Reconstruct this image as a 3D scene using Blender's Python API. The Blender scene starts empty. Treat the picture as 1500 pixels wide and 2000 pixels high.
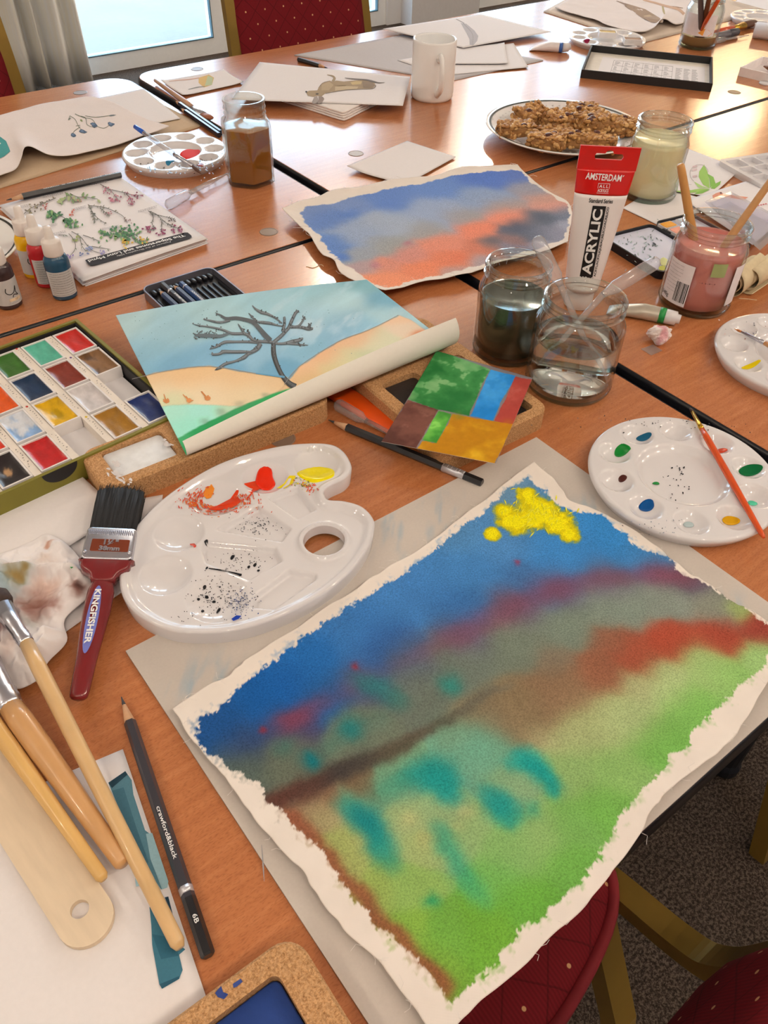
import bpy, bmesh, math, random
import numpy as np
from mathutils import Vector, Matrix
from mathutils.geometry import tessellate_polygon

random.seed(7)
scene = bpy.context.scene
COL = scene.collection

# ---------------------------------------------------------------- camera
CAM_H, TABLE_Z = 0.483, 0.74            # lens above the table top; table top above the floor
PITCH, ROLL, YAW, FPX = 0.76832, 0.03203, -0.67711, 1571.73
_fw = Vector((-math.sin(YAW) * math.cos(PITCH), math.cos(YAW) * math.cos(PITCH), -math.sin(PITCH)))
_r0 = Vector((math.cos(YAW), math.sin(YAW), 0)); _u0 = _r0.cross(_fw)
_rt = _r0 * math.cos(ROLL) + _u0 * math.sin(ROLL)
_up = _u0 * math.cos(ROLL) - _r0 * math.sin(ROLL)
CAM = Vector((0, 0, TABLE_Z + CAM_H))
cd = bpy.data.cameras.new('camera'); cam = bpy.data.objects.new('camera', cd); COL.objects.link(cam)
cd.sensor_fit = 'VERTICAL'; cd.sensor_height = 24.0; cd.lens = 24.0 * FPX / 2000.0
cd.clip_start = 0.01; cd.clip_end = 60
cam.matrix_world = Matrix(((_rt.x, _up.x, -_fw.x, CAM.x), (_rt.y, _up.y, -_fw.y, CAM.y), (_rt.z, _up.z, -_fw.z, CAM.z), (0, 0, 0, 1)))
scene.camera = cam

def W(px, py, h=0.0):
    """point of the place seen at a pixel of the 1500x2000 photograph, h metres above the table top"""
    d = _fw + _rt * ((px - 750) / FPX) - _up * ((py - 1000) / FPX)
    return CAM + d * ((h - CAM_H) / d.z)

# ---------------------------------------------------------------- world, daylight, exposure
world = bpy.data.worlds.new('overcast_sky'); scene.world = world; world.use_nodes = True
wn = world.node_tree; bg = wn.nodes['Background']
bg.inputs['Color'].default_value = (0.62, 0.79, 1.0, 1); bg.inputs['Strength'].default_value = 8.5
vs = scene.view_settings
vs.view_transform = 'Standard'; vs.look = 'None'; vs.gamma = 1.0; vs.use_curve_mapping = False
vs.exposure = 0.08
scene.cycles.use_denoising = True
scene.cycles.max_bounces = 10; scene.cycles.transparent_max_bounces = 24
scene.cycles.sample_clamp_indirect = 6.0
CEIL = 2.62
# (x, y, watts): mostly over the tables' ends and behind the camera
LAMPS = [(-1.35, 2.3, 9), (-1.45, 0.9, 8), (-1.5, -0.6, 7), (-0.5, -0.85, 7), (0.5, -0.8, 8), (1.5, -0.75, 9), (2.6, -0.65, 11), (4.0, -0.6, 13), (2.3, 3.3, 20), (3.9, 3.9, 22)]  # the pair by the windows is added to brighten the far side
LAMP_SPOTS = [l[:2] for l in LAMPS]
LAMP_COL = (1.0, 0.85, 0.68)
WIN_Y = 4.22                            # inner face of the window wall
WINDOWS = [(1.22, 3.30), (3.95, 5.30)]
def area(name, loc, sx, sy, power, color, rot=(0, 0, 0), shape='RECTANGLE', portal=False):
    l = bpy.data.lights.new(name, 'AREA'); l.shape = shape; l.size = sx; l.size_y = sy
    l.energy = power; l.color = color
    o = bpy.data.objects.new(name, l); COL.objects.link(o); o.location = loc; o.rotation_euler = rot
    if portal: l.cycles.is_portal = True
    return o
for (x0, x1) in WINDOWS:
    area('window_portal', ((x0 + x1) / 2, WIN_Y + 0.03, 1.14), x1 - x0, 2.2, 1, (1, 1, 1), (-math.pi / 2, 0, 0), portal=True)
for (x, y, w) in LAMPS:
    l = bpy.data.lights.new('bulb_light', 'POINT'); l.energy = w * 2.3; l.color = LAMP_COL; l.shadow_soft_size = 0.045
    lo = bpy.data.objects.new('bulb_light', l); COL.objects.link(lo); lo.location = (x, y, CEIL - 0.24)
area('pendant_lamp_light', (6.45, 3.75, CEIL - 0.20), 0.5, 0.5, 40.0, (1.0, 0.72, 0.40), shape='DISK')

# ---------------------------------------------------------------- helpers
WB = (1.08, 1.15, 1.32)     # colours are noted as they look under the warm lamps; this takes the lamps' tint out
def lin(c):
    """0-255 sRGB to linear surface colour"""
    r = []
    for v in c[:3]:
        v = v / 255.0
        r.append(v / 12.92 if v <= 0.04045 else ((v + 0.055) / 1.055) ** 2.4)
    return tuple(min(0.88, q * k) for q, k in zip(r, WB)) + (1.0,)
def lin_np(a):
    a = np.clip(np.asarray(a, float) / 255.0, 0, 1)
    return np.minimum(np.where(a <= 0.04045, a / 12.92, ((a + 0.055) / 1.055) ** 2.4) * np.array(WB), 0.88)

class NT:
    def __init__(s, name):
        s.m = bpy.data.materials.new(name); s.m.use_nodes = True
        s.t = s.m.node_tree; s.b = s.t.nodes['Principled BSDF']; s.out = s.t.nodes['Material Output']
    def n(s, kind, **kw):
        nd = s.t.nodes.new(kind)
        for k, v in kw.items():
            if k in nd.inputs.keys(): nd.inputs[k].default_value = v
            else: setattr(nd, k, v)
        return nd
    def l(s, a, b): s.t.links.new(a, b)
    def coord(s, kind='Object', scale=(1, 1, 1), rot=(0, 0, 0)):
        tc = s.n('ShaderNodeTexCoord'); mp = s.n('ShaderNodeMapping')
        mp.inputs['Scale'].default_value = scale; mp.inputs['Rotation'].default_value = rot
        s.l(tc.outputs[kind], mp.inputs[0]); return mp.outputs[0]
    def noise(s, vec, scale, detail=3.0, rough=0.55, dist=0.0):
        nd = s.n('ShaderNodeTexNoise'); nd.inputs['Scale'].default_value = scale; nd.inputs['Detail'].default_value = detail
        nd.inputs['Roughness'].default_value = rough; nd.inputs['Distortion'].default_value = dist
        s.l(vec, nd.inputs['Vector']); return nd.outputs['Fac']
    def ramp(s, fac, stops):
        r = s.n('ShaderNodeValToRGB'); e = r.color_ramp.elements
        while len(e) < len(stops): e.new(0.5)
        for k, (p, c) in enumerate(stops): e[k].position = p; e[k].color = c
        s.l(fac, r.inputs[0]); return r.outputs[0]
    def mix(s, fac, a, b, mode='MIX'):
        m = s.n('ShaderNodeMix'); m.data_type = 'RGBA'; m.blend_type = mode
        for k, v in ((0, fac), (6, a), (7, b)):
            if hasattr(v, 'is_linked'): s.l(v, m.inputs[k])
            else: m.inputs[k].default_value = v
        return m.outputs[2]
    def bump(s, fac, strength=0.2, dist=0.001):
        b = s.n('ShaderNodeBump'); b.inputs['Strength'].default_value = strength; b.inputs['Distance'].default_value = dist
        s.l(fac, b.inputs['Height']); s.l(b.outputs[0], s.b.inputs['Normal'])

_mats = {}
def M(name, col=(200, 200, 200), rough=0.5, metal=0.0, var=0.06, scale=60.0, bump=0.0, bscale=400.0, coat=0.0, spec=0.5,
      attr=False, sss=0.0, stretch=(1, 1, 1), trans=0.0, ior=1.45):
    if name in _mats: return _mats[name]
    s = NT(name); b = s.b
    b.inputs['Roughness'].default_value = rough; b.inputs['Metallic'].default_value = metal
    b.inputs['Specular IOR Level'].default_value = spec; b.inputs['Coat Weight'].default_value = coat
    b.inputs['Coat Roughness'].default_value = 0.08
    b.inputs['Transmission Weight'].default_value = trans; b.inputs['IOR'].default_value = ior
    if sss:
        b.inputs['Subsurface Weight'].default_value = sss; b.inputs['Subsurface Radius'].default_value = (1, 0.8, 0.6); b.inputs['Subsurface Scale'].default_value = 0.004
    v = s.coord('Object', stretch)
    nz = s.noise(v, scale)
    g = s.ramp(nz, [(0.25, (1 - var,) * 3 + (1,)), (0.75, (1 + var,) * 3 + (1,))])
    if attr:
        a = s.n('ShaderNodeAttribute'); a.attribute_name = 'Col'
        base = a.outputs['Color']
    else:
        base = lin(col)
    s.l(s.mix(1.0, base, g, 'MULTIPLY'), b.inputs['Base Color'])
    if bump:
        s.bump(s.noise(v, bscale, 4), bump)
    _mats[name] = s.m
    return s.m

def thin_glass(name, tint=(250, 253, 252), rough=0.02, refl=1.0, dark=0.0, edge=0.8):
    """thin wall of clear glass or plastic: lets light straight through, reflects by Fresnel"""
    if name in _mats: return _mats[name]
    s = NT(name); s.t.nodes.remove(s.b)
    tr = s.n('ShaderNodeBsdfTransparent')
    lw = s.n('ShaderNodeLayerWeight'); lw.inputs['Blend'].default_value = 0.5
    p2 = s.n('ShaderNodeMath', operation='POWER'); p2.inputs[1].default_value = 2.2; s.l(lw.outputs['Facing'], p2.inputs[0])
    tn = lambda c: tuple((q / 255.0) ** 2.2 for q in c) + (1,)
    s.l(s.mix(p2.outputs[0], tn(tint), tn(tuple(q * edge for q in tint))), tr.inputs['Color'])
    gl = s.n('ShaderNodeBsdfGlossy'); gl.inputs['Roughness'].default_value = rough; gl.inputs['Color'].default_value = (1, 1, 1, 1)
    pw = s.n('ShaderNodeMath', operation='POWER'); pw.inputs[1].default_value = 3.2; s.l(lw.outputs['Facing'], pw.inputs[0])
    fr = s.n('ShaderNodeMath', operation='MULTIPLY_ADD'); fr.inputs[1].default_value = 0.50; fr.inputs[2].default_value = 0.035; s.l(pw.outputs[0], fr.inputs[0])
    bp = s.n('ShaderNodeBump'); bp.inputs['Strength'].default_value = 0.12; bp.inputs['Distance'].default_value = 0.002
    s.l(s.noise(s.coord('Object'), 55, 2), bp.inputs['Height']); s.l(bp.outputs[0], gl.inputs['Normal'])
    mu = s.n('ShaderNodeMath', operation='MULTIPLY'); mu.inputs[1].default_value = refl; mu.use_clamp = True
    s.l(fr.outputs[0], mu.inputs[0])
    mx = s.n('ShaderNodeMixShader'); s.l(mu.outputs[0], mx.inputs[0]); s.l(tr.outputs[0], mx.inputs[1]); s.l(gl.outputs[0], mx.inputs[2])
    last = mx.outputs[0]
    if dark:
        df = s.n('ShaderNodeBsdfDiffuse'); df.inputs['Color'].default_value = (0.9, 0.9, 0.9, 1)
        m2 = s.n('ShaderNodeMixShader'); m2.inputs[0].default_value = dark; s.l(last, m2.inputs[1]); s.l(df.outputs[0], m2.inputs[2]); last = m2.outputs[0]
    s.l(last, s.out.inputs[0])
    _mats[name] = s.m
    return s.m

def obj(name, verts, faces, mat, parent=None, smooth=False, cols=None, loc=None):
    me = bpy.data.meshes.new(name)
    me.from_pydata([tuple(v) for v in verts], [], [tuple(f) for f in faces]); me.update()
    if smooth: me.polygons.foreach_set('use_smooth', [True] * len(me.polygons))
    if cols is not None:
        ca = me.color_attributes.new('Col', 'FLOAT_COLOR', 'POINT')
        c = np.ones((len(verts), 4)); c[:, :3] = lin_np(np.asarray(cols)[:, :3]); ca.data.foreach_set('color', c.astype(np.float32).ravel())
    if isinstance(mat, (list, tuple)):
        for m in mat: me.materials.append(m)
    else: me.materials.append(mat)
    o = bpy.data.objects.new(name, me); COL.objects.link(o)
    if parent is not None: o.parent = parent
    if loc is not None: o.location = loc
    return o

def tag(o, label, cat, group=None):
    o['label'] = label; o['category'] = cat
    if group: o['group'] = group
    return o
def thing(name, label, cat, loc=(0, 0, 0), rz=0.0, group=None):
    o = bpy.data.objects.new(name, None); COL.objects.link(o); o.empty_display_size = 0.02
    o.location = loc; o.rotation_euler = (0, 0, rz)
    return tag(o, label, cat, group)
def struct(o): o['kind'] = 'structure'; return o

def offset_poly(P, d):
    """move a ccw outline inwards by d"""
    n = len(P); R = []
    for i in range(n):
        a, b, c = Vector(P[i - 1]), Vector(P[i]), Vector(P[(i + 1) % n])
        e1 = (b - a); e2 = (c - b)
        if e1.length < 1e-9: e1 = e2
        if e2.length < 1e-9: e2 = e1
        n1 = Vector((-e1.y, e1.x)).normalized(); n2 = Vector((-e2.y, e2.x)).normalized()
        m = (n1 + n2)
        if m.length < 1e-6: m = n1
        m.normalize(); k = max(0.35, m.dot(n1))
        q = b + m * (d / k); R.append((q.x, q.y))
    return R
def rrect(w, h, r, seg=5, cx=0, cy=0):
    r = min(r, w / 2 - 1e-5, h / 2 - 1e-5); P = []
    for (sx, sy, a0) in ((1, -1, -90), (1, 1, 0), (-1, 1, 90), (-1, -1, 180)):
        for k in range(seg + 1):
            a = math.radians(a0 + 90 * k / seg)
            P.append((cx + sx * (w / 2 - r) + r * math.cos(a), cy + sy * (h / 2 - r) + r * math.sin(a)))
    return P
def ellipse(rx, ry, n=24, cx=0, cy=0, rot=0.0):
    c, s = math.cos(rot), math.sin(rot)
    return [(cx + rx * math.cos(t) * c - ry * math.sin(t) * s, cy + rx * math.cos(t) * s + ry * math.sin(t) * c) for t in (2 * math.pi * k / n for k in range(n))]
def catmull(P, n=8, closed=False):
    P = [Vector(p) for p in P]; R = []; m = len(P)
    rng = range(m) if closed else range(m - 1)
    for i in rng:
        if closed: a, b, c, d = P[i - 1], P[i], P[(i + 1) % m], P[(i + 2) % m]
        else: a, b, c, d = P[max(i - 1, 0)], P[i], P[i + 1], P[min(i + 2, m - 1)]
        for k in range(n):
            t = k / n
            R.append(0.5 * ((2 * b) + (c - a) * t + (2 * a - 5 * b + 4 * c - d) * t * t + (3 * b - a - 3 * c + d) * t ** 3))
    if not closed: R.append(P[-1])
    return R

class G:
    """collects the geometry of one part"""
    def __init__(s): s.v = []; s.f = []; s.c = []
    def add(s, v, f, col=None, mtx=None):
        k = len(s.v)
        if mtx is not None: v = [mtx @ Vector(q) for q in v]
        s.v += [tuple(q) for q in v]; s.f += [tuple(i + k for i in q) for q in f]
        s.c += [col or (200, 200, 200)] * len(v); return s
    def box(s, x0, x1, y0, y1, z0, z1, mtx=None, col=None):
        v = [(x, y, z) for z in (z0, z1) for (x, y) in ((x0, y0), (x1, y0), (x1, y1), (x0, y1))]
        return s.add(v, [(3, 2, 1, 0), (4, 5, 6, 7), (0, 1, 5, 4), (1, 2, 6, 5), (2, 3, 7, 6), (3, 0, 4, 7)], col, mtx)
    def slab(s, P, z0, z1, bev=0.0, mtx=None, col=None, tri=False):
        rings = []
        if bev: rings = [(offset_poly(P, bev), z0), (P, z0 + bev), (P, z1 - bev), (offset_poly(P, bev * 0.3), z1 - bev * 0.3), (offset_poly(P, bev), z1)]
        else: rings = [(P, z0), (P, z1)]
        n = len(P); v = []; f = []
        for (R, z) in rings: v += [(x, y, z) for x, y in R]
        for k in range(len(rings) - 1):
            for i in range(n):
                j = (i + 1) % n; f.append((k * n + i, k * n + j, (k + 1) * n + j, (k + 1) * n + i))
        b = (len(rings) - 1) * n
        if tri:
            T = tessellate_polygon([[Vector((x, y, 0)) for x, y in rings[-1][0]]])
            for t in T:
                a, bb, c = (Vector(rings[-1][0][q]) for q in t)
                t = t if (bb - a).cross(c - a) > 0 else t[::-1]
                f.append(tuple(b + q for q in t)); f.append(tuple(q for q in t[::-1]))
        else:
            f.append(tuple(b + i for i in range(n))); f.append(tuple(range(n - 1, -1, -1)))
        return s.add(v, f, col, mtx)
    def lathe(s, prof, seg=32, mtx=None, col=None, cap0=True, cap1=True):
        v = []; f = []; n = len(prof)
        for (r, z) in prof:
            for k in range(seg):
                a = 2 * math.pi * k / seg; v.append((r * math.cos(a), r * math.sin(a), z))
        for i in range(n - 1):
            for k in range(seg):
                j = (k + 1) % seg; f.append((i * seg + k, i * seg + j, (i + 1) * seg + j, (i + 1) * seg + k))
        if cap0 and prof[0][0] > 1e-6: f.append(tuple(range(seg - 1, -1, -1)))
        if cap1 and prof[-1][0] > 1e-6: f.append(tuple((n - 1) * seg + k for k in range(seg)))
        return s.add(v, f, col, mtx)
    def tube(s, path, rad, seg=10, col=None, mtx=None, flat=1.0, rot=0.0, up=(0, 0, 1)):
        """sweep; rad one number or a list; flat squeezes along the up axis"""
        P = [Vector(p) for p in path]; n = len(P)
        if not hasattr(rad, '__len__'): rad = [rad] * n
        v = []; f = []; side = None
        for i in range(n):
            t = (P[min(i + 1, n - 1)] - P[max(i - 1, 0)]).normalized()
            if side is None:
                u = Vector(up)
                if abs(t.dot(u)) > 0.95: u = Vector((0, 1, 0))
                side = t.cross(u).normalized()
            else:
                side = (side - t * side.dot(t)).normalized()
            upv = side.cross(t).normalized()
            for k in range(seg):
                a = 2 * math.pi * k / seg + rot
                v.append(P[i] + side * (rad[i] * math.cos(a)) + upv * (rad[i] * flat * math.sin(a)))
        for i in range(n - 1):
            for k in range(seg):
                j = (k + 1) % seg; f.append((i * seg + j, i * seg + k, (i + 1) * seg + k, (i + 1) * seg + j))
        f.append(tuple(range(seg))); f.append(tuple((n - 1) * seg + k for k in range(seg - 1, -1, -1)))
        return s.add(v, f, col, mtx)
    def build(s, name, mat, parent=None, smooth=False, cols=False, loc=None):
        return obj(name, s.v, s.f, mat, parent, smooth, s.c if cols else None, loc)

def smooth_by_angle(o, deg=40):
    me = o.data
    me.polygons.foreach_set('use_smooth', [True] * len(me.polygons))
    bm = bmesh.new(); bm.from_mesh(me); lim = math.radians(deg)
    for e in bm.edges:
        if len(e.link_faces) == 2 and e.calc_face_angle(0) > lim: e.smooth = False
    bm.to_mesh(me); bm.free(); return o

# value noise in numpy, for colours laid on sheets
def vnoise(x, y, freq, seed=0):
    rs = np.random.RandomState(seed); T = rs.rand(64, 64)
    x = np.asarray(x) * freq; y = np.asarray(y) * freq
    xi = np.floor(x).astype(int); yi = np.floor(y).astype(int); fx = x - xi; fy = y - yi
    fx = fx * fx * (3 - 2 * fx); fy = fy * fy * (3 - 2 * fy)
    a = T[xi % 64, yi % 64]; b = T[(xi + 1) % 64, yi % 64]; c = T[xi % 64, (yi + 1) % 64]; d = T[(xi + 1) % 64, (yi + 1) % 64]
    return (a * (1 - fx) + b * fx) * (1 - fy) + (c * (1 - fx) + d * fx) * fy
def fbm(x, y, freq, seed=0, oct=4):
    r = 0; a = 0.5; t = 0
    for k in range(oct):
        r = r + a * vnoise(x + 3.1 * k, y + 1.7 * k, freq * 2 ** k, seed + k); t += a; a *= 0.55
    return r / t
def field(X, Y, ctrl, power=1.0):
    """smooth wash of colours: ctrl rows are x, y, radius, r, g, b (photograph colours)"""
    num = np.zeros(X.shape + (3,)); den = np.zeros(X.shape)
    for (cx, cy, r, *c) in ctrl:
        d2 = ((X - cx) ** 2 + (Y - cy) ** 2) / (r * r)
        w = np.exp(-d2 * power) + 1e-5 / (1 + d2 * d2)
        num += w[..., None] * np.array(c, float); den += w
    return num / den[..., None]

_font_cache = {}
def text_mesh(body, size, bold=0.0, shear=0.0, spacing=1.0):
    """flat lettering from the built-in typeface: verts 2D centred on the line, triangles"""
    cu = bpy.data.curves.new('lettering', 'FONT'); cu.body = body; cu.size = size; cu.offset = bold; cu.shear = shear
    cu.space_character = spacing; cu.align_x = 'CENTER'; cu.align_y = 'CENTER'; cu.resolution_u = 3
    o = bpy.data.objects.new('lettering', cu); COL.objects.link(o)
    me = bpy.data.meshes.new_from_object(o)
    v = [(q.co.x, q.co.y) for q in me.vertices]; f = [tuple(p.vertices) for p in me.polygons]
    bpy.data.objects.remove(o); bpy.data.curves.remove(cu); bpy.data.meshes.remove(me)
    return v, f
def lettering(body, size, mat, parent, place, bold=0.0, shear=0.0, spacing=1.0, sx=1.0, name='lettering', fit=None):
    """place maps (x, y) of the letters to a local point"""
    v, f = text_mesh(body, size, bold, shear, spacing)
    if not v: return None
    if fit:
        w = max(q[0] for q in v) - min(q[0] for q in v); sx = fit / w
        m = (max(q[0] for q in v) + min(q[0] for q in v)) / 2; v = [(q[0] - m, q[1]) for q in v]
    return obj(name, [place(x * sx, y) for x, y in v], f, mat, parent)
def flat_place(cx, cy, z, ang=0.0):
    c, s = math.cos(ang), math.sin(ang)
    return lambda x, y: (cx + x * c - y * s, cy + x * s + y * c, z)

# ---------------------------------------------------------------- materials shared by the place
def wood_table():
    s = NT('beech_laminate'); b = s.b
    v = s.coord('Object', (6.0, 60.0, 10.0)); n1 = s.noise(v, 3.0, 6, 0.6, 0.4)
    base = s.ramp(n1, [(0.2, lin((164, 98, 56))), (0.5, lin((177, 109, 64))), (0.8, lin((190, 122, 76)))])
    v2 = s.coord('Object', (110.0, 420.0, 100.0)); n2 = s.noise(v2, 3.2, 2, 0.5)
    fl = s.ramp(n2, [(0.30, (0.62, 0.56, 0.50, 1)), (0.50, (1, 1, 1, 1))])
    v3 = s.coord('Object', (1, 1, 1)); n3 = s.noise(v3, 2.2, 2)
    big = s.ramp(n3, [(0.3, (0.9, 0.88, 0.86, 1)), (0.7, (1.07, 1.06, 1.05, 1))])
    c = s.mix(0.6, base, fl, 'MULTIPLY'); c = s.mix(1.0, c, big, 'MULTIPLY')
    s.l(c, b.inputs['Base Color'])
    b.inputs['Roughness'].default_value = 0.20; b.inputs['Specular IOR Level'].default_value = 0.55
    b.inputs['Coat Weight'].default_value = 0.15; b.inputs['Coat Roughness'].default_value = 0.10
    v4 = s.coord('Object', (60.0, 160.0, 60.0)); s.bump(s.noise(v4, 2.0, 3), 0.10, 0.0008)
    return s.m
WOOD = wood_table()
def fabric_mat(name, axes):
    """burgundy weave with small gold diamonds"""
    s = NT(name); b = s.b
    tc = s.n('ShaderNodeTexCoord'); sp = s.n('ShaderNodeSeparateXYZ'); s.l(tc.outputs['Object'], sp.inputs[0])
    cb = s.n('ShaderNodeCombineXYZ'); s.l(sp.outputs[axes[0]], cb.inputs[0]); s.l(sp.outputs[axes[1]], cb.inputs[1])
    mp = s.n('ShaderNodeMapping'); mp.inputs['Rotation'].default_value = (0, 0, math.radians(45)); mp.inputs['Scale'].default_value = (26, 26, 1); s.l(cb.outputs[0], mp.inputs[0])
    fr = s.n('ShaderNodeVectorMath', operation='FRACTION'); s.l(mp.outputs[0], fr.inputs[0])
    su = s.n('ShaderNodeVectorMath', operation='SUBTRACT'); su.inputs[1].default_value = (0.5, 0.5, 0); s.l(fr.outputs[0], su.inputs[0])
    le = s.n('ShaderNodeVectorMath', operation='LENGTH'); s.l(su.outputs[0], le.inputs[0])
    dots = s.ramp(le.outputs['Value'], [(0.044, (1, 1, 1, 1)), (0.056, (0, 0, 0, 1))])
    sx = s.n('ShaderNodeSeparateXYZ'); s.l(fr.outputs[0], sx.inputs[0])
    mn = s.n('ShaderNodeMath', operation='MINIMUM'); s.l(sx.outputs[0], mn.inputs[0]); s.l(sx.outputs[1], mn.inputs[1])
    line = s.ramp(mn.outputs[0], [(0.03, (0.62, 0.62, 0.62, 1)), (0.06, (1, 1, 1, 1))])
    wv = s.n('ShaderNodeTexWave'); wv.inputs['Scale'].default_value = 90; wv.inputs['Distortion'].default_value = 0.5; s.l(cb.outputs[0], wv.inputs['Vector'])
    base = s.mix(0.25, lin((120, 22, 28)), wv.outputs['Color'], 'MULTIPLY')
    base = s.mix(1.0, base, line, 'MULTIPLY')
    s.l(s.mix(dots, base, lin((210, 156, 104))), b.inputs['Base Color'])
    b.inputs['Roughness'].default_value = 0.85; b.inputs['Specular IOR Level'].default_value = 0.2
    s.bump(wv.outputs['Fac'], 0.15, 0.0006)
    return s.m
FAB_SEAT, FAB_BACK = fabric_mat('burgundy_seat_fabric', (0, 1)), fabric_mat('burgundy_back_fabric', (0, 2))
GOLD = M('gold_painted_steel', (142, 110, 46), 0.38, 0.55, 0.04)
BLACK_EDGE = M('black_edge_band', (22, 22, 26), 0.35, 0, 0.05)
DARK_STEEL = M('dark_steel_leg', (40, 40, 44), 0.4, 0.6)
WHITE_PVC = M('white_window_frame', (242, 244, 248), 0.35, 0, 0.02)
CREAM_WALL = M('cream_wall_paint', (214, 205, 192), 0.85, 0, 0.03, 8, 0.05, 120)
PLAS_WHITE = M('white_ceiling_paint', (236, 230, 220), 0.9, 0, 0.02, 5)
def carpet_mat():
    s = NT('brown_fleck_carpet'); v = s.coord('Object'); n1 = s.noise(v, 210, 3, 0.8); n2 = s.noise(v, 9, 3)
    c = s.ramp(n1, [(0.30, lin((26, 20, 16))), (0.48, lin((52, 42, 34))), (0.60, lin((96, 80, 66))), (0.72, lin((40, 36, 40)))])
    g = s.ramp(n2, [(0.3, (0.85, 0.85, 0.85, 1)), (0.7, (1.1, 1.1, 1.1, 1))])
    s.l(s.mix(1.0, c, g, 'MULTIPLY'), s.b.inputs['Base Color']); s.b.inputs['Roughness'].default_value = 0.95; s.b.inputs['Specular IOR Level'].default_value = 0.1
    s.bump(n1, 0.6, 0.004); return s.m

# ---------------------------------------------------------------- the room
RX0, RX1, RY0 = -3.0, 7.6, -2.8
struct(G().box(RX0, RX1, RY0, WIN_Y + 0.1, -0.06, 0).build('floor', carpet_mat()))
struct(G().box(RX0, RX1, RY0, WIN_Y + 0.1, CEIL, CEIL + 0.08).build('ceiling', PLAS_WHITE))
struct(G().box(RX0 - 0.1, RX0, RY0, WIN_Y + 0.1, 0, CEIL).build('wall_left', CREAM_WALL))
struct(G().box(RX1, RX1 + 0.1, RY0, WIN_Y + 0.1, 0, CEIL).build('wall_right', CREAM_WALL))
struct(G().box(RX0, RX1, RY0 - 0.1, RY0, 0, CEIL).build('wall_back', CREAM_WALL))
g = G(); edges = [RX0] + [e for w in WINDOWS for e in w] + [RX1]
for k in range(0, len(edges), 2): g.box(edges[k], edges[k + 1], WIN_Y, WIN_Y + 0.1, 0, CEIL)
for (x0, x1) in WINDOWS: g.box(x0, x1, WIN_Y, WIN_Y + 0.1, 2.24, CEIL)
struct(g.build('wall_far', CREAM_WALL))
PIL = M('pillar_paint', (198, 190, 180), 0.8, 0, 0.03)
struct(G().slab([(3.40, WIN_Y - 0.10), (3.93, WIN_Y - 0.10), (3.93, WIN_Y), (3.40, WIN_Y)], 0, CEIL, 0).build('trim_1', PIL))
PANE = thin_glass('window_glass', (246, 252, 252), 0.01, 0.6)
def window(name, x0, x1, splits):
    g = G(); y0, y1 = WIN_Y + 0.02, WIN_Y + 0.08; t = 0.055
    g.box(x0, x1, y0, y1, 0.0, 0.075).box(x0, x1, y0, y1, 2.18, 2.24)
    xs = [x0] + splits + [x1]
    for k, x in enumerate(xs):
        w = t if k in (0, len(xs) - 1) else 0.11
        a = x if k == 0 else (x - w if k == len(xs) - 1 else x - w / 2)
        g.box(a, a + w, y0, y1, 0.075, 2.18)
    fr = struct(g.build(name, WHITE_PVC))
    gs = M('window_gasket', (70, 96, 100), 0.5)
    for k in range(len(xs) - 1):
        a = xs[k] + (t if k == 0 else 0.055); b = xs[k + 1] - (t if k == len(xs) - 2 else 0.055)
        G().box(a, b, y0 + 0.025, y0 + 0.031, 0.075, 2.18).build('pane', PANE, fr)
        q = G(); e = 0.005
        q.box(a, b, y0 - 0.002, y0 + 0.02, 0.075, 0.075 + e).box(a, a + e, y0 - 0.002, y0 + 0.02, 0.075 + e, 2.18).box(b - e, b, y0 - 0.002, y0 + 0.02, 0.075 + e, 2.18)
        q.build('gasket', gs, fr)
    return fr
window('window_1', *WINDOWS[0], [2.235])
window('window_2', *WINDOWS[1], [4.62])
def paving_mat():
    s = NT('pale_paving'); n = s.noise(s.coord('Object', (1, 1, 1)), 1.2, 5, 0.65); m = s.noise(s.coord('Object'), 40, 4, 0.8)
    c = s.ramp(n, [(0.3, lin((108, 102, 92))), (0.7, lin((120, 113, 102)))])
    s.l(s.mix(0.3, c, s.ramp(m, [(0.35, (0.8, 0.8, 0.8, 1)), (0.65, (1.1, 1.1, 1.1, 1))]), 'MULTIPLY'), s.b.inputs['Base Color']); s.b.inputs['Roughness'].default_value = 0.9
    return s.m
pv = G().box(-12, 22, WIN_Y + 0.101, 30, -0.10, -0.03).build('paving', paving_mat()); struct(pv)
# skirting under the windows' piers
g = G(); g.box(RX0, 1.2, WIN_Y - 0.015, WIN_Y, 0, 0.09).box(5.32, RX1, WIN_Y - 0.015, WIN_Y, 0, 0.09)
struct(g.build('baseboard_far', WHITE_PVC))

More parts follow.
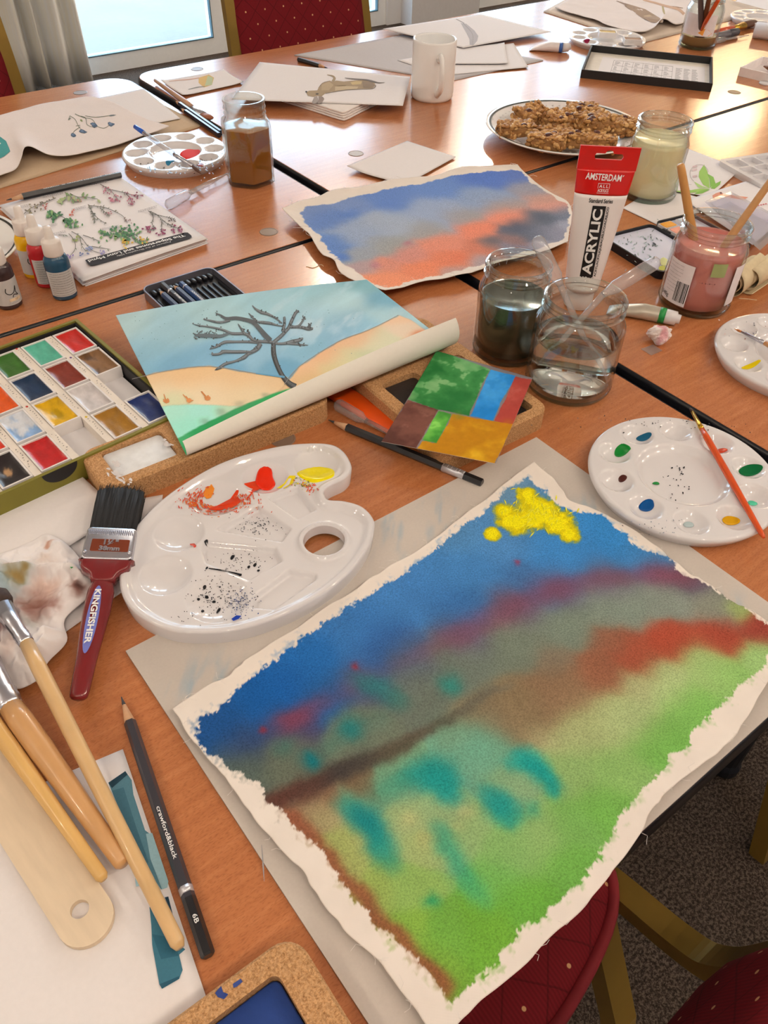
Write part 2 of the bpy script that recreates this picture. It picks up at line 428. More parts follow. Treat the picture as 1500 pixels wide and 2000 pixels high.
# ceiling lamps: clear globes hanging on short stems, a form chosen to brighten the ceiling
LAMP_LABELS = ['clear glass globe lamp ' + s for s in ['in the ceiling corner nearest the curtain', 'over the left end of the tables', 'behind the camera, farthest left', 'behind the camera, second from the left', 'above the chair under the canvas', 'behind the chair under the canvas, towards the right', 'above the second near chair', 'farthest along the near right of the ceiling', 'added to brighten the far side, in front of the left window', 'added to brighten the far side, in front of the pillar between the windows']]
for i, (x, y) in enumerate(LAMP_SPOTS):
    t = thing('globe_lamp', LAMP_LABELS[i], 'ceiling light', (x, y, CEIL), 0, 'globe lamps under the ceiling')
    G().lathe([(0.045, -0.012), (0.05, -0.008), (0.05, 0.0)], 24).build('ceiling_rose', WHITE_PVC, t, True)
    G().lathe([(0.008, -0.175), (0.008, -0.012)], 10).build('stem', DARK_STEEL, t, True)
    G().lathe([(0.028, -0.176), (0.030, -0.172), (0.022, -0.160), (0.008, -0.158)], 20).build('lamp_holder', WHITE_PVC, t, True)
    G().lathe([(0.066 * math.sin(q), -0.24 - 0.066 * math.cos(q)) for q in (math.pi * (0.004 + 0.86 * k / 14) for k in range(15))], 28, cap0=False, cap1=False).build('glass_globe', thin_glass('globe_glass', (252, 252, 250), 0.03, 0.8), t, True)
t = thing('pendant_lamp', 'warm drum pendant lamp hanging at the far end of the room', 'lamp', (6.45, 3.75, CEIL))
G().lathe([(0.26, -0.19), (0.27, -0.02), (0.26, -0.02), (0.25, -0.18)], 32, cap0=False, cap1=False).build('shade', M('pendant_shade', (226, 200, 150), 0.8), t, True)
G().lathe([(0.012, -0.03), (0.012, 0)], 10).build('stem', DARK_STEEL, t)

# curtain beside the window, hanging in folds
def curtain():
    q = NT('sheer_cream_curtain'); q.t.nodes.remove(q.b); tl = q.n('ShaderNodeBsdfTranslucent'); df = q.n('ShaderNodeBsdfDiffuse'); mx = q.n('ShaderNodeMixShader')
    cc = q.ramp(q.noise(q.coord('Object', (1, 1, 0.05)), 60, 3), [(0.3, lin((244, 222, 198))), (0.7, lin((252, 238, 220)))])
    for nd in (tl, df): q.l(cc, nd.inputs['Color'])
    mx.inputs[0].default_value = 0.07; q.l(df.outputs[0], mx.inputs[1]); q.l(tl.outputs[0], mx.inputs[2]); q.l(mx.outputs[0], q.out.inputs[0]); s = q.m
    v = []; f = []; n = 150; rows = 14
    for j in range(rows + 1):
        z = 0.03 + (2.4 - 0.03) * j / rows
        for i in range(n + 1):
            u = i / n
            x = 0.74 + 0.72 * u + 0.012 * math.sin(23 * u + j * 0.3)
            y = WIN_Y - 0.16 + 0.045 * math.sin(u * 44 + 1.2 * math.sin(u * 9)) * (0.8 + 0.2 * math.cos(j * 0.4)) + 0.015 * math.sin(u * 13 + j * 0.25)
            v.append((x, y, z))
    for j in range(rows):
        for i in range(n):
            a = j * (n + 1) + i; f.append((a, a + 1, a + n + 2, a + n + 1))
    o = obj('curtain', v, f, s, None, True)
    md = o.modifiers.new('thickness', 'SOLIDIFY'); md.thickness = 0.002
    return tag(o, 'sheer cream curtain hanging in folds beside the window', 'curtain')
curtain()

# ---------------------------------------------------------------- tables
TX, TYN, TYS, TYF = 0.6445, 0.0695, 0.8575, 1.6455
CAPS = [(695, 300), (525, 453), (552, 857), (1434, 180), (385, 135), (157, 181), (205, 1002)]
def table(label, x0, x1, y0, y1, lift=0.0):
    cx, cy = (x0 + x1) / 2, (y0 + y1) / 2
    t = thing('conference_table', label, 'table', (cx, cy, 0), 0, 'tables pushed together')
    w, d = x1 - x0, y1 - y0; zt = TABLE_Z + lift
    G().slab(rrect(w - 0.006, d - 0.006, 0.045, 8), zt - 0.028, zt, 0.0012).build('tabletop', WOOD, t)
    o = rrect(w, d, 0.048, 8); i = offset_poly(o, 0.0034); n = len(o)
    v = []; f = []
    prof = [(i, zt - 0.029), (o, zt - 0.027), (o, zt - 0.004), (offset_poly(o, 0.001), zt - 0.0012), (i, zt - 0.0004)]
    for (R, z) in prof: v += [(x, y, z) for x, y in R]
    for k in range(len(prof) - 1):
        for a in range(n): b = (a + 1) % n; f.append((k * n + a, k * n + b, (k + 1) * n + b, (k + 1) * n + a))
    obj('edge_band', v, f, BLACK_EDGE, t, True)
    for sx in (-1, 1):
        for sy in (-1, 1):
            px, py = sx * (w / 2 - 0.22), sy * (d / 2 - 0.10)
            G().lathe([(0.02, 0.0), (0.024, 0.004), (0.024, 0.02), (0.02, 0.03), (0.02, zt - 0.06), (0.045, zt - 0.06), (0.045, zt - 0.028)], 16, Matrix.Translation((px, py, 0))).build('leg', DARK_STEEL, t, False)
    cm = M('plug_cap', (122, 100, 82), 0.4, 0.1)
    for (px, py) in CAPS:
        q = W(px, py)
        if x0 < q.x < x1 and y0 < q.y < y1:
            G().lathe([(0.0125, -0.003), (0.0125, 0.0002), (0.0112, 0.0006), (0.0105, 0.0003), (0.0, 0.0003)], 20, Matrix.Translation((q.x - cx, q.y - cy, zt))).build('plug_cap', cm, t, False)
    return t
table('wood-topped table under the blue and green painted canvas', TX - 1.6, TX, TYN, TYS - 0.0012)
table('wood-topped table under the plant booklet and ink bottles', TX - 1.6, TX, TYS + 0.0012, TYF)
table('wood-topped table under the acrylic tube and the pink jar', TX + 0.0125, TX + 1.6, TYN, TYS - 0.0012)
table('wood-topped table under the white mug and the snack plate', TX + 0.0125, TX + 1.85, TYS + 0.0012, TYF)

# ---------------------------------------------------------------- chairs
def make_chair(label, loc, rz):
    t = thing('banquet_chair', label, 'chair', loc, rz, 'burgundy chairs round the tables')
    # seat: rounded cushion
    P = [(q.x, q.y) for q in catmull([(0.205, 0.15), (0.17, 0.215), (0, 0.225), (-0.17, 0.215), (-0.205, 0.15), (-0.212, -0.10), (-0.19, -0.175), (-0.09, -0.212), (0, -0.217), (0.09, -0.212), (0.19, -0.175), (0.212, -0.10)], 6, True)]
    v = []; f = []; n = len(P)
    rings = [(1.0, 0.425), (1.0, 0.445), (0.985, 0.458), (0.93, 0.468), (0.8, 0.474), (0.5, 0.478), (0.2, 0.48)]
    for (k, z) in rings: v += [(x * k, y * k, z) for x, y in P]
    for k in range(len(rings) - 1):
        for a in range(n): b = (a + 1) % n; f.append((k * n + a, k * n + b, (k + 1) * n + b, (k + 1) * n + a))
    f.append(tuple(range((len(rings) - 1) * n, len(rings) * n))); f.append(tuple(range(n - 1, -1, -1)))
    seat = obj('seat', v, f, FAB_SEAT, t, True)
    pts = [(x * 0.993, y * 0.993, 0.457) for x, y in P]; g = G(); m = len(pts)
    seg = 8; vv = []; ff = []
    for i in range(m):
        a, b = Vector(pts[i - 1]), Vector(pts[(i + 1) % m]); tn = (b - a).normalized(); sd = tn.cross(Vector((0, 0, 1)))
        for k in range(seg):
            an = 2 * math.pi * k / seg; vv.append(Vector(pts[i]) + sd * 0.006 * math.cos(an) + Vector((0, 0, 0.006 * math.sin(an))))
    for i in range(m):
        j = (i + 1) % m
        for k in range(seg): l = (k + 1) % seg; ff.append((i * seg + k, i * seg + l, j * seg + l, j * seg + k))
    obj('piping', vv, ff, M('burgundy_piping', (128, 26, 32), 0.8), seat, True)
    # back posts with bend, and legs
    for sx in (-1, 1):
        path = catmull([(sx * 0.197, -0.10, 0.425), (sx * 0.203, -0.165, 0.442), (sx * 0.207, -0.235, 0.456), (sx * 0.207, -0.270, 0.482), (sx * 0.203, -0.292, 0.56), (sx * 0.197, -0.325, 0.75), (sx * 0.19, -0.36, 0.90)], 5)
        G().tube(path, 0.0140, 4, rot=math.pi / 4, up=(1, 0, 0), flat=1.3).build('back_post', GOLD, t)
        G().tube([(sx * 0.19, -0.15, 0.43), (sx * 0.205, -0.235, 0.22), (sx * 0.214, -0.285, 0.0)], 0.0175, 4, rot=math.pi / 4, up=(1, 0, 0), flat=1.2).build('leg', GOLD, t)
        G().tube([(sx * 0.185, 0.17, 0.43), (sx * 0.195, 0.19, 0.0)], 0.0175, 4, rot=math.pi / 4, up=(1, 0, 0), flat=1.2).build('leg', GOLD, t)
    G().tube(catmull([(-0.19, -0.36, 0.895), (-0.12, -0.372, 0.935), (0, -0.376, 0.945), (0.12, -0.372, 0.935), (0.19, -0.36, 0.895)], 5), 0.0175, 4, rot=math.pi / 4, up=(0, 1, 0)).build('top_rail', GOLD, t)
    G().tube([(-0.197, 0.15, 0.418), (0.197, 0.15, 0.418)], 0.013, 4, rot=math.pi / 4).build('seat_rail', GOLD, t)
    # back pad, bowed, rounded lower edge
    v = []; f = []; nu, nv = 20, 16
    for side in (0, 1):
        for j in range(nv + 1):
            for i in range(nu + 1):
                u = i / nu * 2 - 1; w = j / nv
                zb = 0.500 + 0.030 * abs(u) ** 2.5; zt = 0.935 - 0.035 * abs(u) ** 2.5
                z = zb + (zt - zb) * w
                yb = -0.277 - (z - 0.53) * 0.215
                edge = min(1, 4.5 * min(w, 1 - w) + 0.02) ** 0.5 * min(1, 5 * (1 - abs(u)) + 0.02) ** 0.5
                th = 0.006 + 0.018 * edge
                v.append((u * 0.188, yb - 0.01 * (1 - u * u) + (th if side == 0 else -th), z))
    k = (nu + 1) * (nv + 1)
    for j in range(nv):
        for i in range(nu):
            a = j * (nu + 1) + i; f.append((a + nu + 1, a + nu + 2, a + 1, a)); f.append((k + a, k + a + 1, k + a + nu + 2, k + a + nu + 1))
    ring = [i for i in range(nu + 1)] + [j * (nu + 1) + nu for j in range(1, nv + 1)] + [nv * (nu + 1) + i for i in range(nu - 1, -1, -1)] + [j * (nu + 1) for j in range(nv - 1, 0, -1)]
    for a in range(len(ring)):
        p, q = ring[a], ring[(a + 1) % len(ring)]; f.append((p, q, k + q, k + p))
    obj('backrest', v, f, FAB_BACK, t, True)
    return t
make_chair('burgundy padded chair with gold frame tucked under the large canvas', (0.168, 0.262, 0), 0)
make_chair('gold-legged chair whose single leg shows beyond the table edge at right', (1.015, 0.33, 0), 0)
make_chair('burgundy dotted chair with gold frame between window and hare drawing', (1.265, 1.66, 0), math.pi)
make_chair('burgundy dotted chair at the left edge beside the curtain', (0.330, 1.66, 0), math.pi)

# ================================================================ sheets and flat print
class Sheet:
    """a thin sheet between four edge lines given in photograph pixels: top, right, bottom, left
    (top and bottom run left to right, left and right run top to bottom)"""
    def __init__(s, top, right, bottom, left, nu, nv, h0=0.002, hf=None, th=0.0008, smooth_edges=True):
        def line(E, n):
            P = [W(*e[:2], e[2] if len(e) > 2 else h0) for e in E]
            if len(P) > 2 and smooth_edges: P = catmull(P, 6)
            d = [0.0]
            for a, b in zip(P, P[1:]): d.append(d[-1] + (b - a).length)
            A = np.array([tuple(p) for p in P]); t = np.linspace(0, d[-1], n + 1)
            return np.stack([np.interp(t, d, A[:, k]) for k in range(3)], 1)
        T, B, L, R = line(top, nu), line(bottom, nu), line(left, nv), line(right, nv)
        u = np.linspace(0, 1, nu + 1)[None, :, None]; v = np.linspace(0, 1, nv + 1)[:, None, None]
        P = (1 - v) * T[None] + v * B[None] + (1 - u) * L[:, None] + u * R[:, None] \
            - ((1 - u) * (1 - v) * T[0] + u * (1 - v) * T[-1] + (1 - u) * v * B[0] + u * v * B[-1])
        s.U = np.broadcast_to(u[..., 0], P.shape[:2]); s.V = np.broadcast_to(v[..., 0], P.shape[:2])
        s.P = P; s.nu, s.nv, s.th, s.h0 = nu, nv, th, h0
        if hf is not None: s.P[..., 2] += hf(s.U, s.V, P[..., 0], P[..., 1])
        s.kd = None
    @property
    def X(s): return s.P[..., 0]
    @property
    def Y(s): return s.P[..., 1]
    def build(s, name, mat, cols=None, edge=(214, 202, 186), parent=None, alpha=None):
        nu, nv = s.nu, s.nv; n = (nu + 1) * (nv + 1)
        c = s.P.reshape(-1, 3).mean(0); c[2] = s.P[..., 2].min() - s.th; s.c = c
        V = s.P.reshape(-1, 3) - c
        idx = np.arange(n).reshape(nv + 1, nu + 1)
        F = np.stack([idx[1:, :-1], idx[1:, 1:], idx[:-1, 1:], idx[:-1, :-1]], -1).reshape(-1, 4)
        ring = np.concatenate([idx[0, :], idx[1:, -1], idx[-1, -2::-1], idx[-2:0:-1, 0]])
        low = V[ring] - np.array([0, 0, s.th]); m = len(ring); k = np.arange(m); k2 = (k + 1) % m
        S = np.stack([ring[k], ring[k2], n + k2, n + k], -1)
        V = np.concatenate([V, low]); F = np.concatenate([F, S])
        me = bpy.data.meshes.new(name)
        me.vertices.add(len(V)); me.vertices.foreach_set('co', V.astype(np.float32).ravel())
        me.loops.add(F.size); me.loops.foreach_set('vertex_index', F.astype(np.int32).ravel())
        me.polygons.add(len(F)); me.polygons.foreach_set('loop_start', np.arange(0, F.size, 4, dtype=np.int32))
        me.update(calc_edges=True); me.validate()
        me.polygons.foreach_set('use_smooth', [True] * len(me.polygons))
        if cols is not None:
            C = np.ones((len(V), 4)); C[:n, :3] = lin_np(np.asarray(cols).reshape(-1, 3)); C[n:, :3] = lin_np(edge)
            if alpha is not None: C[:n, 3] = np.asarray(alpha).ravel(); C[n:, 3] = 0
            ca = me.color_attributes.new('Col', 'FLOAT_COLOR', 'POINT'); ca.data.foreach_set('color', C.astype(np.float32).ravel())
        me.materials.append(mat)
        o = bpy.data.objects.new(name, me); COL.objects.link(o); o.location = c
        if parent is not None: o.parent = parent
        s.o = o; return o
    def rim(s, rs):
        k = rs.randrange(4); i = rs.random()
        q = s.P[0, int(i * s.nu)] if k == 0 else s.P[-1, int(i * s.nu)] if k == 1 else s.P[int(i * s.nv), 0] if k == 2 else s.P[int(i * s.nv), -1]
        return Vector(q)
    def z(s, x, y):
        if s.kd is None:
            from mathutils.kdtree import KDTree
            Q = s.P[::2, ::2].reshape(-1, 3) if s.nu > 60 else s.P.reshape(-1, 3)
            s.kd = KDTree(len(Q))
            for i, q in enumerate(Q): s.kd.insert((q[0], q[1], 0), i)
            s.kd.balance(); s.Q = Q
        r = s.kd.find_n((x, y, 0), 3)
        w = [1 / (d + 1e-5) for _, _, d in r]
        return sum(s.Q[i][2] * k for (_, i, _), k in zip(r, w)) / sum(w)
    def at(s, px, py):
        h = s.h0
        for k in range(4):
            p = W(px, py, h); h = s.z(p.x, p.y) - TABLE_Z
        return W(px, py, h)

class Flat:
    """a level surface at height h (or a height function) for print to lie on"""
    def __init__(s, h=0.001, fun=None): s.h = h; s.fun = fun; s.c = (0, 0, 0)
    def at(s, px, py):
        h = s.h
        if s.fun:
            for k in range(4):
                p = W(px, py, h); h = s.fun(p.x, p.y)
        return W(px, py, h)

class Decal:
    """flat print, strokes and dabs of paint lying on a surface, outlines measured in photograph pixels"""
    def __init__(s, surf, lift=0.00025): s.s = surf; s.g = G(); s.k = 0; s.lift = lift
    def poly(s, pts, col):
        s.k += 1; z = Vector((0, 0, s.lift + 0.00003 * (s.k % 12)))
        v = [s.s.at(x, y) + z for x, y in pts]
        T = tessellate_polygon([[Vector((x, -y, 0)) for x, y in pts]])
        f = []
        for t in T:
            a, b, c = (v[q] for q in t)
            f.append(t if (b - a).cross(c - a).z > 0 else t[::-1])
        s.g.add(v, f, col); return s
    def line(s, pts, w, col, w1=None, n=4):
        P = catmull([(x, y, 0) for x, y in pts], n) if len(pts) > 2 else [Vector((x, y, 0)) for x, y in pts]
        m = len(P); s.k += 1; z = Vector((0, 0, s.lift + 0.00003 * (s.k % 12)))
        ws = w if hasattr(w, '__len__') else [w, w if w1 is None else w1]
        v = []; f = []
        for i, p in enumerate(P):
            t = (P[min(i + 1, m - 1)] - P[max(i - 1, 0)])
            t = t.normalized() if t.length > 1e-6 else Vector((1, 0, 0))
            q = i / (m - 1) * (len(ws) - 1); k = min(int(q), len(ws) - 2); wd = ws[k] + (ws[k + 1] - ws[k]) * (q - k)
            nx, ny = -t.y * wd / 2, t.x * wd / 2
            v.append(s.s.at(p.x + nx, p.y + ny) + z); v.append(s.s.at(p.x - nx, p.y - ny) + z)
        for i in range(m - 1): f.append((2 * i, 2 * i + 1, 2 * i + 3, 2 * i + 2))
        a, b, c = v[0], v[1], v[3]
        if (b - a).cross(c - a).z < 0: f = [q[::-1] for q in f]
        s.g.add(v, f, col); return s
    def dab(s, x, y, rx, ry, col, rot=0.0, n=9, rough=0.0):
        P = ellipse(rx, ry, n, 0, 0, rot)
        return s.poly([(x + a * (1 + random.uniform(-rough, rough)), y + b * (1 + random.uniform(-rough, rough))) for a, b in P], col)
    def leaf(s, x, y, ang, L, w, col):
        c, sn = math.cos(ang), math.sin(ang)
        P = [(0, 0), (L * 0.3, w / 2), (L * 0.65, w * 0.42), (L, 0), (L * 0.65, -w * 0.42), (L * 0.3, -w / 2)]
        return s.poly([(x + a * c - b * sn, y + a * sn + b * c) for a, b in P], col)
    def build(s, name, parent, mat=None):
        c = Vector(parent.matrix_basis.translation) if parent is not None else Vector((0, 0, 0))
        R = parent.matrix_basis.inverted() if parent is not None else Matrix()
        return obj(name, [R @ Vector(v) for v in s.g.v], s.g.f, mat or PRINT, parent, False, s.g.c)

PAPER = M('drawing_paper', (226, 216, 206), 0.9, 0, 0.015, 300, 0.05, 1500, spec=0.15)
PAPER_ATTR = M('painted_paper', rough=0.85, var=0.03, scale=500, bump=0.06, bscale=1800, attr=True, spec=0.2)
PRINT = M('flat_print', rough=0.75, var=0.06, scale=700, attr=True, spec=0.25)
WET = M('wet_paint', rough=0.2, var=0.02, attr=True, spec=0.25)
def weave(name, thread=1400.0, mott=0.22):
    s = NT(name); a = s.n('ShaderNodeAttribute'); a.attribute_name = 'Col'
    v = s.coord('Object'); sp = s.n('ShaderNodeSeparateXYZ'); s.l(v, sp.inputs[0])
    def wv(axis):
        m = s.n('ShaderNodeMath', operation='MULTIPLY'); m.inputs[1].default_value = thread * 2.2; s.l(sp.outputs[axis], m.inputs[0])
        q = s.n('ShaderNodeMath', operation='SINE'); s.l(m.outputs[0], q.inputs[0]); return q.outputs[0]
    mu = s.n('ShaderNodeMath', operation='MULTIPLY'); s.l(wv(0), mu.inputs[0]); s.l(wv(1), mu.inputs[1])
    n1 = s.noise(v, 800, 3, 0.7); n2 = s.noise(s.coord('Object', (1, 1.6, 1)), 1100, 2)
    g = s.ramp(n1, [(0.30, (1 - mott * 1.5,) * 3 + (1,)), (0.52, (1, 1, 1, 1)), (0.72, (1 + mott,) * 3 + (1,))])
    sp2 = s.ramp(n2, [(0.20, (0.45, 0.45, 0.45, 1)), (0.30, (1, 1, 1, 1))])
    g = s.mix(0.5 if mott > 0.1 else 0.1, g, sp2, 'MULTIPLY'); g = s.mix(a.outputs['Alpha'], (1, 1, 1, 1), g); c = s.mix(1.0, a.outputs['Color'], g, 'MULTIPLY')
    s.l(c, s.b.inputs['Base Color']); s.b.inputs['Roughness'].default_value = 0.9; s.b.inputs['Specular IOR Level'].default_value = 0.12
    ad = s.n('ShaderNodeMath', operation='ADD'); s.l(mu.outputs[0], ad.inputs[0]); s.l(n1, ad.inputs[1]); s.bump(ad.outputs[0], 0.05, 0.00025)
    return s.m
CANVAS, LINEN = weave('painted_canvas'), weave('plain_linen', 1400, 0.04)

def px_scale(px, py, h=0.004): return (W(px + 5, py, h) - W(px - 5, py, h)).length / 10
def ctrl(L, h=0.004):
    R = []
    for (px, py, r, *c) in L:
        p = W(px, py, h); R.append((p.x, p.y, r * px_scale(px, py, h), *c))
    return R
def poly_sd(X, Y, P):
    """signed distance to a polygon, positive inside"""
    d = np.full(X.shape, 1e9); ins = np.zeros(X.shape, bool); n = len(P)
    for i in range(n):
        (ax, ay), (bx, by) = P[i], P[(i + 1) % n]
        ex, ey = bx - ax, by - ay; L = ex * ex + ey * ey + 1e-12
        t = np.clip(((X - ax) * ex + (Y - ay) * ey) / L, 0, 1)
        d = np.minimum(d, np.hypot(X - ax - t * ex, Y - ay - t * ey))
        c = ((ay > Y) != (by > Y)) & (X < ex * (Y - ay) / (ey + 1e-12 * (ey == 0)) + ax); ins ^= c
    return np.where(ins, d, -d)
def wpoly(P, h=0.004): return [(q.x, q.y) for q in (W(x, y, h) for x, y in P)]
def lerp(a, b, t): return a + (b - a) * t[..., None]
def accents(C, X, Y, L, h=0.004, warp=0.0, seed=3):
    wx = X + (fbm(X, Y, 70, seed) - 0.5) * warp; wy = Y + (fbm(X, Y, 70, seed + 9) - 0.5) * warp
    for (px, py, r, al, *c) in L:
        p = W(px, py, h); rr = r * px_scale(px, py, h)
        t = al * np.exp(-(((wx - p.x) ** 2 + (wy - p.y) ** 2) / (rr * rr)) ** 1.12)
        C = lerp(C, np.array(c, float), t)
    return C
def sst(a, b, x): t = np.clip((x - a) / (b - a), 0, 1); return t * t * (3 - 2 * t)

# ---------------------------------------------------------------- grey board with the large canvas
def grey_board():
    x0, x1, y0, y1 = 0.0728, 0.4925, 0.0705, 0.3835
    nu, nv = 150, 110
    X, Y = np.meshgrid(np.linspace(x0, x1, nu + 1), np.linspace(y1, y0, nv + 1))
    C = np.zeros(X.shape + (3,)) + np.array((190, 177, 161.))
    C *= (0.97 + 0.06 * fbm(X, Y, 25, 4))[..., None]
    st = sst(0.45, 0.75, fbm(X * 3 + Y * 3, Y * 14 - X * 14, 8, 6))
    for (px, py, r) in ((405, 1315, 46), (440, 1345, 40), (370, 1345, 36), (860, 1000, 60), (740, 1010, 50), (790, 1060, 60), (1430, 1190, 40), (650, 1130, 40), (1150, 990, 30)):
        p = W(px, py, 0.002); rr = r * px_scale(px, py)
        C = lerp(C, np.array((140, 158, 166.)), 0.55 * st * np.exp(-((X - p.x) ** 2 + (Y - p.y) ** 2) / rr ** 2))
    v = np.stack([X, Y, np.full(X.shape, TABLE_Z + 0.0022)], -1).reshape(-1, 3); n = (nu + 1) * (nv + 1)
    c = np.array(((x0 + x1) / 2, (y0 + y1) / 2, TABLE_Z)); v = v - c
    idx = np.arange(n).reshape(nv + 1, nu + 1); f = np.stack([idx[1:, :-1], idx[1:, 1:], idx[:-1, 1:], idx[:-1, :-1]], -1).reshape(-1, 4).tolist()
    ring = np.concatenate([idx[0, :], idx[1:, -1], idx[-1, -2::-1], idx[-2:0:-1, 0]]); m = len(ring)
    low = v[ring].copy(); low[:, 2] = 0.0
    f += [(int(ring[k]), int(ring[(k + 1) % m]), n + (k + 1) % m, n + k) for k in range(m)]
    o = obj('grey_board', np.concatenate([v, low]).tolist(), f, PAPER_ATTR, None, False, np.concatenate([C.reshape(-1, 3), np.zeros((m, 3)) + (150, 138, 124)]), tuple(c))
    tag(o, 'large sheet of grey card lying under the blue and green canvas', 'card')
    d = Decal(Flat(0.0022)); d.line([(511, 1650), (514, 1690), (516, 1722)], [0.6, 3, 0.6], (146, 142, 138)); d.build('paint_scuff', o)
grey_board()

def big_canvas():
    H0 = 0.0042
    left = [(338, 1390), (375, 1448), (413, 1493), (441, 1522), (475, 1572), (512, 1621), (561, 1675), (598, 1712), (627, 1762), (673, 1820), (743, 1882), (780, 1935), (826, 1997), (858, 2042)]
    top = [(338, 1390), (400, 1346), (450, 1322), (480, 1292), (560, 1242), (620, 1200), (700, 1152), (760, 1110), (830, 1070), (880, 1030), (940, 985), (990, 945), (1042, 906)]
    right = [(1042, 906), (1080, 940), (1108, 980), (1160, 1000), (1220, 1030), (1290, 1076), (1340, 1120), (1375, 1140), (1420, 1175), (1450, 1190), (1500, 1223), (1548, 1252)]
    bottom = [(858, 2042), (900, 1996), (940, 1956), (1020, 1892), (1060, 1848), (1140, 1776), (1188, 1716), (1216, 1680), (1244, 1640), (1276, 1580), (1300, 1552), (1340, 1520), (1396, 1480), (1436, 1440), (1468, 1388), (1500, 1332), (1548, 1252 + 2)]
    rng = random.Random(3)
    def fray(E, amp=2.2):
        R = [E[0]]
        for a, b in zip(E, E[1:]):
            for k in (1, 2, 3): R.append((a[0] + (b[0] - a[0]) * k / 3 + (rng.uniform(-amp, amp) if k < 3 else 0), a[1] + (b[1] - a[1]) * k / 3 + (rng.uniform(-amp, amp) if k < 3 else 0)))
        return R
    def hf(U, V, X, Y):
        e = np.minimum(np.minimum(U, 1 - U), np.minimum(V, 1 - V))
        return 0.0035 * np.exp(-e / 0.06) * (0.25 + fbm(X, Y, 16, 5)) + 0.0006 * fbm(X, Y, 30, 8)
    S = Sheet(fray(top), fray(right), fray(bottom), fray(left), 420, 300, H0, hf, 0.0007)
    X, Y = S.X, S.Y
    wx = X + (fbm(X, Y, 40, 11) - 0.5) * 0.012; wy = Y + (fbm(X, Y, 40, 21) - 0.5) * 0.012
    base = [(420,1420,60,22,74,132),(520,1370,60,16,86,156),(600,1300,60,28,100,170),(700,1230,60,50,112,174),(800,1170,60,58,120,180),(900,1110,60,60,124,182),(980,1050,50,70,130,184),(1100,1080,60,52,127,190),(1200,1060,50,46,130,196),(1250,1090,40,58,122,176),(900,1050,40,75,132,178),(1000,1000,30,95,138,168),
        (560,1330,40,16,82,152),(760,1270,50,42,86,144),(900,1190,50,48,102,158),(1050,1140,50,58,106,158),(640,1350,40,32,82,134),
        (480,1450,40,50,66,100),(560,1420,40,76,64,92),(700,1330,40,80,82,106),(800,1290,40,84,90,110),(900,1240,40,96,88,108),(1000,1190,40,102,86,106),(1080,1150,40,106,82,104),(1180,1130,40,102,86,106),(1280,1125,30,110,74,92),(1350,1140,30,98,86,98),
        (470,1500,40,82,94,82),(560,1480,40,96,102,82),(700,1420,40,104,112,90),(820,1330,50,100,108,92),(900,1290,50,104,114,98),(1000,1250,50,110,120,100),(1100,1210,50,114,126,106),(1200,1180,50,124,136,118),(1300,1170,40,128,136,120),(1390,1185,35,130,132,112),(1440,1195,20,150,168,92),
        (1480,1235,30,154,62,46),(1400,1245,35,164,66,44),(1320,1255,35,168,68,43),(1240,1280,40,160,74,48),(1170,1320,40,144,88,60),(1100,1350,50,138,106,74),(1020,1380,40,132,110,76),(950,1400,40,126,108,78),(1200,1255,30,138,88,62),(1080,1290,30,122,108,86),
        (700,1530,22,120,94,64),(640,1570,26,142,114,82),(900,1440,24,118,148,112),(800,1520,30,116,156,114),
        (930,1460,40,104,158,124),(690,1570,26,104,152,114),(1000,1530,30,132,168,116),(640,1590,22,165,152,100),
        (690,1660,30,160,168,90),(740,1740,30,150,174,80),(800,1820,34,130,174,60),(860,1890,34,118,164,52),(900,1920,24,110,158,48),
        (960,1850,40,108,168,48),(1030,1760,40,102,168,54),(1100,1680,40,108,172,66),(1180,1580,40,110,172,68),(1200,1500,50,136,180,92),(1280,1450,40,114,176,72),(1350,1380,40,122,182,78),(1420,1320,40,138,186,92),(1480,1280,30,150,188,106),(1300,1340,40,172,190,122),(1220,1400,45,168,184,118),(1150,1430,45,166,176,112),(1140,1520,40,140,174,98),(1380,1300,40,160,186,110),(1120,1620,34,116,172,78),(1060,1640,40,138,176,98),(1000,1670,40,128,174,92),(980,1720,30,108,172,76),(880,1830,30,110,168,58),(1240,1340,26,170,174,116),
        (860,1580,30,140,168,110),(800,1600,26,150,172,110),(830,1650,26,158,176,104),(920,1630,30,140,172,104),(800,1740,30,140,176,84)]
    C = field(wx, wy, ctrl(base), 1.1)
    acc = []
    def chain(L, n=7):
        for p_, q_ in zip(L, L[1:]):
            for k in range(n): acc.append(tuple(x + (y - x) * k / n for x, y in zip(p_, q_)))
        acc.append(L[-1])
    MG = (136, 56, 74)
    chain([(545,1415,20,.16,*MG),(585,1398,24,.26,*MG),(640,1365,20,.10,*MG),(720,1325,18,.05,*MG),(820,1275,22,.08,*MG),(900,1238,30,.15,*MG),(980,1198,30,.16,*MG),(1070,1155,28,.20,*MG),(1140,1136,24,.12,*MG),(1220,1125,22,.12,*MG),(1310,1128,20,.20,*MG),(1360,1140,16,.10,*MG)])
    acc += [(695,1300,11,.8,146,42,54),(515,1430,8,.8,146,42,58),(1010,1098,7,.8,155,56,84),(700,1530,22,.5,124,80,52),(650,1558,20,.5,130,84,56)]
    chain([(880,1440,50,.05,96,160,132),(940,1450,55,.05,92,162,134),(1000,1500,40,.04,110,166,124)]); chain([(700,1545,30,.08,84,152,120),(800,1505,40,.08,92,156,124)])
    T1, T2, T3 = (8, 126, 126), (16, 140, 130), (44, 150, 118)
    chain([(660,1565,18,.08,*T3),(705,1588,24,.26,*T1),(728,1620,26,.30,*T1),(745,1655,26,.24,*T2),(768,1695,22,.14,*T3)])
    chain([(735,1552,18,.12,*T3),(790,1525,22,.14,*T3),(838,1508,32,.24,*T2),(865,1522,32,.28,*T2),(886,1550,20,.18,*T2)])
